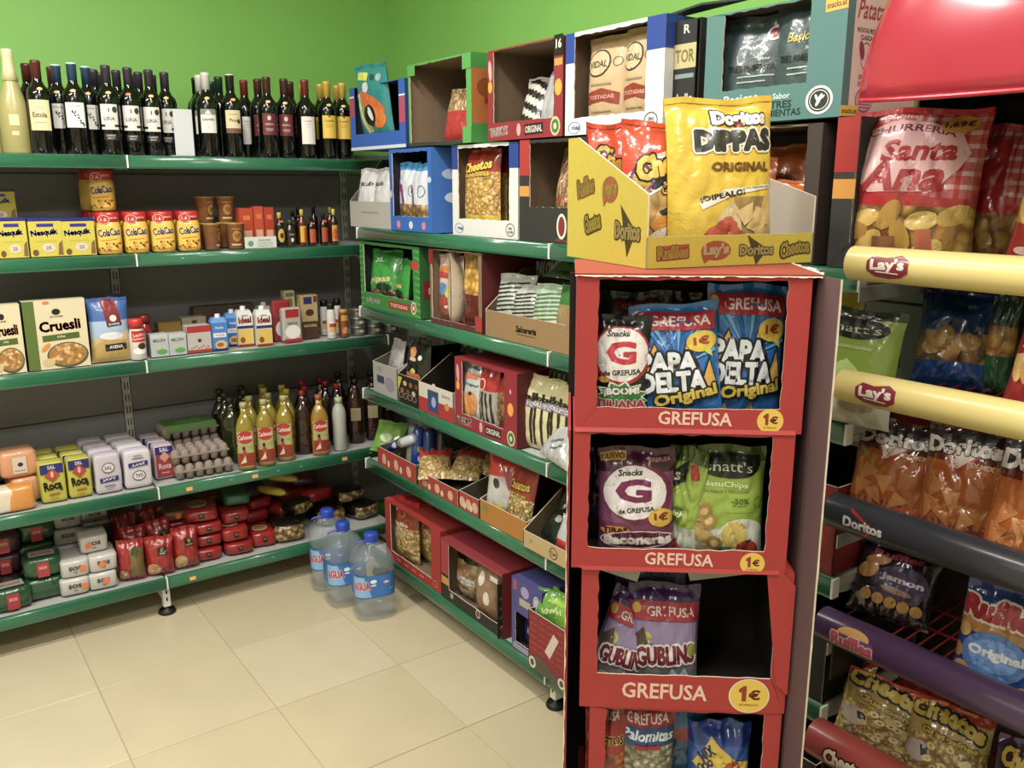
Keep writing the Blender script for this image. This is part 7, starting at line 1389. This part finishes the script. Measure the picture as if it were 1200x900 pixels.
# pink-red domed header
HM = M('#a8243b', .25, 0, .5); g = G(); nx, nz = 28, 20; vs = []; fs = []; HZ0, HH = 1.800, .52
def hp(i, j, off=0):
    t = j/nz; x0 = .012+.30*t**1.75; x1 = RL-.012-.30*t**1.75; s = i/nx; x = x0+(x1-x0)*s
    e = (1-abs(2*s-1)**4); b = math.sin(PI*(.5*t+.25))
    return (x, .10-(.16+.05*b)*(.55+.45*e**.5)*(1-.75*t**2)+off, HZ0+HH*t+.012*(1-e)*(1-t))
for off in (0, .006):
    for j in range(nz+1):
        for i in range(nx+1): vs.append(hp(i, j, off))
N_ = (nx+1)*(nz+1)
for j in range(nz):
    for i in range(nx):
        a = j*(nx+1)+i; fs.append((a, a+1, a+nx+2, a+nx+1)); fs.append((N_+a+1, N_+a, N_+a+nx+1, N_+a+nx+2))
for i in range(nx): fs.append((i, N_+i, N_+i+1, i+1))
for j in range(nz):
    a = j*(nx+1); fs.append((a, a+nx+1, N_+a+nx+1, N_+a)); b = a+nx; fs.append((b, N_+b, N_+b+nx+1, b+nx+1))
g.add(vs, fs, HM, True); hd = g.obj('header_panel', rack)
g = G(); g.tube([tuple(Vector(hp(0, j))) for j in range(nz, -1, -1)]+[tuple(Vector(hp(i, 0))) for i in range(0, nx+1)]+[tuple(Vector(hp(nx, j))) for j in range(nz+1)], .004, M('#b01f36', .25, 0, .5), 8); g.obj('header_rim', hd)
g = G(); g.box(.0, RL, .03, .45, HZ0+.03, HZ0+.04, BLKM); g.box(.0, RL, .40, .448, HZ0-.30, HZ0+.03, BLKM); g.box(-.001, .003, .20, .45, 1.56, HZ0+.04, BLKM); g.obj('header_dark_fill', rack)  # black sheets added behind the header, they keep the space below it dark
# ---- bags in the rack
def kbag(u0, u1, vt, xw, zf, d, label, reg, art=None, seed=0, dr=0, lean=0, tilt=0, wk=1, res=(26, 36), **k):
    xw += .015
    y0, y1 = fy(u0, xw, zf+.1), fy(u1, xw, zf+.1); w = (y0-y1)*wk; yc = (y0+y1)/2; h = min(fz(vt, xw, yc)-zf, .34)
    if callable(art) : art = art(w, h)
    return make_bag(label, (xw+d/2, yc, zf+.002), w, h, d, reg, art, seed, rot=(lean, tilt, RZR+dr), nx=res[0], ny=res[1], maxe=.009, **k)
WHP = film('#d0a9aa'); REDG = M('#b02a30', .28, 0, .6, 0, .35); MIDG = M('#be5a5e', .28, 0, .6, 0, .35)
def ging(s, t):
    if t < .40: return CHIP2
    a = int((s+1)*9) % 2; b = int(t*24) % 2
    return REDG if (a and b) or t < .44 or t > .965 else (WHP if not a and not b else MIDG) if (s > .35 or t > .9) else REDG
CHIP2 = snack('#c9a848', '#7d4e20', 34)
def santa(w, h):
    A = Art(); A.p([(-w*.42, h*.56), (-w*.42, h*.84), (-w*.2, h*.92), (w*.1, h*.91), (w*.34, h*.84), (w*.42, h*.72), (w*.36, h*.62), (w*.2, h*.48), (-w*.3, h*.47)], '#d8a9ac')
    A.t('CHURRERIA', -w*.03, h*.855, w*.66, h*.045, '#7c2f38', .0, .02, arc=h*.035); A.t('Santa', w*.05, h*.735, w*.56, h*.13, '#a5242c', .03, .04, shear=.2); A.t('Ana', -w*.06, h*.575, w*.66, h*.19, '#a5242c', .03, .04, shear=.25)
    A.t('Patatas fritas', -w*.2, h*.945, w*.4, h*.025, '#e0b5b5'); A.e(w*.3, h*.9, w*.13, h*.055, '#d5953c', .1); A.t('1,69\u20ac', w*.3, h*.9, w*.2, h*.045, '#5c2c18', .08, .05)
    for k, (x, y, r) in enumerate(((-.3, .3, .3), (-.1, .33, 1), (.15, .3, .2), (.32, .22, 1.2), (-.25, .15, .8), (.0, .2, 2), (.2, .12, .5), (-.38, .22, .1), (.38, .34, .4), (-.1, .1, .2))): A.e(w*x, h*y, w*.13, h*.06, ['#cba850', '#b98f3c', '#d6b964', '#a87a34'][k % 4], r, 11)
    A.r(-w*.12, h*.16, w*.18, h*.07, '#8a5a3a', .05); A.r(w*.18, h*.17, w*.12, h*.16, '#c06a4c', .1); return A
kbag(978, 1122, 126, -.01, 1.505, .09, 'red gingham crisp bag with clear lower half, front of the top rack shelf', ging, santa, 301, .25, -.08, .02)
kbag(1112, 1192, 146, .12, 1.505, .08, 'red gingham crisp bag standing behind and right of the front gingham bag', ging, lambda w, h: (lambda A: (A.e(0, h*.2, w*.12, h*.06, '#b08c4a'), A)[-1])(Art()), 302, .1, -.05)
kbag(1040, 1110, 135, .22, 1.505, .07, 'dark red gingham crisp bag at the back of the top rack shelf', REDG, None, 303, 0)
def lrb(w, h): return (lambda A: (A.r(-w*.3, h*.73, w*.34, h*.2, '#c0962e'), A.t('PATATAS', -w*.3, h*.77, w*.28, h*.06, '#5c3410', 0, .05), A.r(-w*.3, h*.69, w*.3, h*.03, '#8c2b20'), [A.e(-w*.4+w*.09*k, h*.48, w*.05, h*.1, ['#c9a45c', '#b98f45'][k % 2], .3) for k in range(6)], A.e(-w*.28, h*.2, w*.12, h*.03, '#c9a9a0'), A)[-1])(Art())
kbag(1168, 1290, 160, -.03, 1.50, .07, 'red and yellow crisp bag cut by the right picture edge, top rack shelf', bands(M('#8a2226', .3, 0, .5, 0, .3), .38, M('#a8782c', .3, 0, .5, 0, .3), .62, M('#8a2226', .3, 0, .5, 0, .3), .85, M('#c09a3a', .3, 0, .5, 0, .3)), lrb, 304, .1, -.05, .12)
kbag(1062, 1150, 343, .10, 1.262, .09, 'dark blue crisp bag with golden crisps, second rack shelf', bands(M('#153f7a', .22, 0, .7, 0, .5), .25, snack('#94703a', '#4a3418', 30), .55, M('#102a4c', .25, 0, .6, 0, .5)), lambda w, h: (lambda A: ([A.e(w*x, h*y, w*.15, h*.09, '#8c6a38', r) for x, y, r in ((-.25, .4, .3), (0, .36, .8), (.2, .45, .1), (-.1, .5, 1.2))], A)[-1])(Art()), 305, .3, -.25, wr=1.5)
kbag(1145, 1180, 350, .14, 1.262, .06, 'dark green crisp bag squeezed between blue and red bags, second rack shelf', bands(M('#1f4a2c', .3, 0, .5, 0, .4), .4, CHIP2, .7, M('#1f3a2a', .3, 0, .5, 0, .4)), None, 306, 0, -.1)
kbag(1010, 1050, 400, .22, 1.262, .06, 'brown crisp bag deep in the second rack shelf', M('#3a2c1c', .4, 0, .4, 0, .4), None, 307, 0)
def art_(w, h): return (lambda A: (A.r(-w*.28, h*.86, w*.3, h*.14, '#b9a9a4'), A.t("Lay's", -w*.25, h*.86, w*.3, h*.1, '#7c2a33', 0, .06), A.e(-w*.3, h*.45, w*.3, h*.05, '#c9aa80', .2), [A.e(-w*.42+w*.09*k, h*.36, w*.05, h*.09, ['#c9a45c', '#b98f45'][k % 2], .2) for k in range(6)], A.t('ARTESANAS', -w*.14, h*.56, w*.6, h*.055, '#c9a9a0', .05, .02), A.t('Patatas', -w*.2, h*.08, w*.4, h*.03, '#c9a95c'), A)[-1])(Art())
kbag(1166, 1300, 340, -.03, 1.255, .07, 'red crisp bag with cream name patch cut by the right edge, second rack shelf', bands(M('#8f2528', .3, 0, .5, 0, .3), .62, M('#5c2426', .3, 0, .5, 0, .3)), art_, 308, .1, -.12, .1)
def dor(w, h):
    A = Art(); A.r(0, h*.83, w*.98, h*.2, '#1f1714'); A.p([(-w*.24, h*.8), (-w*.1, h*.54), (w*.44, h*.84), (w*.36, h*.84), (-w*.08, h*.62), (-w*.18, h*.8)], '#a8402c'); A.p([(-w*.21, h*.8), (-w*.09, h*.58), (w*.40, h*.84), (w*.36, h*.84), (-w*.08, h*.63), (-w*.17, h*.8)], '#d0c5ba')
    A.t('Doritos', 0, h*.80, w*.92, h*.135, '#c3bdb6', 0, .07, out='#17100d', ow=.05); A.t('TEX-MEX', w*.24, h*.65, w*.34, h*.045, '#c9a98c', -.05, .04)
    for k, (x, y, r) in enumerate(((-.28, .42, .2), (-.05, .34, .9), (.2, .4, .4), (-.15, .2, 1.3), (.12, .16, .1), (.3, .22, .8), (-.34, .26, .5))):
        c, s_ = math.cos(r), math.sin(r); A.p([(w*x+c*w*.17, h*y+s_*h*.1), (w*x-s_*w*.17, h*y+c*h*.1), (w*x-(c-s_)*w*.13, h*y-(s_+c)*h*.1)], ['#b5713a', '#c2844a', '#a8642e'][k % 3])
    return A
DOR = bands(M('#8c3a20', .2, 0, .8, 0, .5), .14, M('#a85a24', .2, 0, .8, 0, .5), .68, M('#5a2418', .2, 0, .8, 0, .5), .9, M('#3a1c16', .2, 0, .8, 0, .5))
kbag(992, 1074, 500, -.0, 1.0, .075, 'orange and black tortilla chip bag, leftmost on the third rack shelf', DOR, dor, 310, .3, -.22, .02, wk=1.05, wr=1.3)
kbag(1072, 1156, 506, -.01, 1.0, .075, 'orange and black tortilla chip bag, middle one on the third rack shelf', DOR, dor, 311, .25, -.22, -.02, wk=1.05, wr=1.3)
kbag(1140, 1240, 520, -.055, .985, .08, 'orange and black tortilla chip bag hanging forward at the right, third rack shelf', DOR, dor, 312, .2, -.2, .06, wr=1.2)
kbag(990, 1120, 560, .0, .998, .05, 'flat orange snack bag lying along the third rack rail', M('#9c4522', .2, 0, .8, 0, .6), None, 313, .2, -1.1)
def jam(w, h): return (lambda A: (A.e(w*.08, h*.52, w*.36, h*.26, '#3a2c4c', .1), A.t('Jamon', w*.1, h*.58, w*.54, h*.1, '#b5b0bc', -.06, .06), A.e(w*.06, h*.44, w*.2, h*.04, '#a07a6a', -.1), [A.e(-w*.3+w*.16*k, h*(.30-.015*k), w*.075, h*.08, '#b98a45', .1) for k in range(5)], A.e(-w*.34, h*.62, w*.14, h*.1, '#b58a4a', .5), A.e(-w*.24, h*.78, w*.16, h*.07, '#a87a3c', .3), A.t('Ruffles', 0, h*.88, w*.6, h*.08, '#8c3a44', 0, .06), A)[-1])(Art())
kbag(990, 1076, 652, .03, .75, .075, 'dark purple ham crisp bag alone on the red wire shelf', M('#1c1424', .2, 0, .8, 0, .4), jam, 314, .35, -.3, .08, wr=1.2)
def ruf(w, h):
    A = Art(); A.p([(-w*.48, h*.74), (w*.48, h*.80), (w*.48, h*.70), (-w*.48, h*.64)], '#b08048'); A.t('Ruffles', 0, h*.80, w*.96, h*.15, '#9c2430', 0, .1, out='#d3ccc6', ow=.1); A.e(0, h*.46, w*.4, h*.19, '#4f78b8'); A.e(0, h*.47, w*.3, h*.13, '#6a93cc'); A.t('Original', w*.02, h*.48, w*.66, h*.095, '#d3d6dc', .02, .07)
    for k, (x, y, r) in enumerate(((-.42, .6, .4), (-.46, .42, 1.2), (-.36, .3, .3), (-.22, .22, .9), (-.06, .19, 1.4), (.1, .19, 1.6), (.26, .23, .6), (.38, .25, .2))): A.e(w*x, h*y, w*.1, h*.055, ['#c09a55', '#b0884a'][k % 2], r, 12)
    return A
kbag(1104, 1200, 700, -.04, .70, .08, 'blue ridged crisp bag with red lettering at the right of the fourth rack shelf', bands(M('#1f3f82', .25, 0, .6, 0, .35), .62, M('#9c7844', .3, 0, .5, 0, .3), .72, M('#28457c', .25, 0, .6, 0, .35)), ruf, 315, .2, -.12, .05)
def che(w, h):
    A = Art(); A.t('Cheetos', -w*.02, h*.86, w*.9, h*.16, '#b59a34', -.12, .09, out='#1a1410', ow=.14, arc=.01); A.t('Gustosines', w*.04, h*.66, w*.7, h*.07, '#b39a3c', -.12, .07, out='#3a2c10', ow=.08); A.e(-w*.32, h*.42, w*.16, h*.12, '#a89a94'); A.p([(-w*.3, h*.5), (-w*.2, h*.5), (-w*.18, h*.42), (-w*.26, h*.38)], '#1f1e22'); A.r(w*.1, h*.05, w*.7, h*.06, '#b9a72e'); 
    rr = random.Random(int(w*1e5))
    for k in range(26):
        x, y = rr.uniform(-.22, .44), rr.uniform(.12, .56); a = rr.uniform(0, 6)
        A.ring(w*x, h*y, w*.058, h*.04, ['#d3c084', '#c2a866', '#dccb96'][k % 3], .62, 9)
    return A
CHE = bands(film('#b3a238'), .08, PUFFP, .62, M('#a88f52', .2, 0, .7, 0, .5), .9, M('#a8402c', .2, 0, .7, 0, .5))
kbag(940, 1004, 775, .04, .47, .075, 'clear cheese puff bag, leftmost and half hidden on the lowest rack shelf', CHE, che, 316, .3, -.2, .05)
kbag(972, 1070, 812, -.02, .47, .08, 'clear cheese puff bag with yellow foot, second on the lowest rack shelf', CHE, che, 317, .35, -.25, .12)
kbag(1050, 1140, 845, -.03, .47, .08, 'clear cheese puff bag, third on the lowest rack shelf', CHE, che, 318, .3, -.25, .03)
kbag(1150, 1230, 890, -.05, .47, .07, 'purple snack bag at the right end of the lowest rack shelf', M('#3c2148', .25, 0, .6, 0, .5), lambda w, h: (lambda A: (A.t('Cheetos', 0, h*.8, w*.8, h*.18, '#b59a34', -.1, .08, out='#1a1410', ow=.1), A)[-1])(Art()), 319, .2, -.2)
kbag(1040, 1120, 790, .10, .47, .07, 'red foil snack bag behind the clear puff bags on the lowest rack shelf', M('#7c2220', .25, 0, .7, 0, .5), None, 320, .2, -.1)
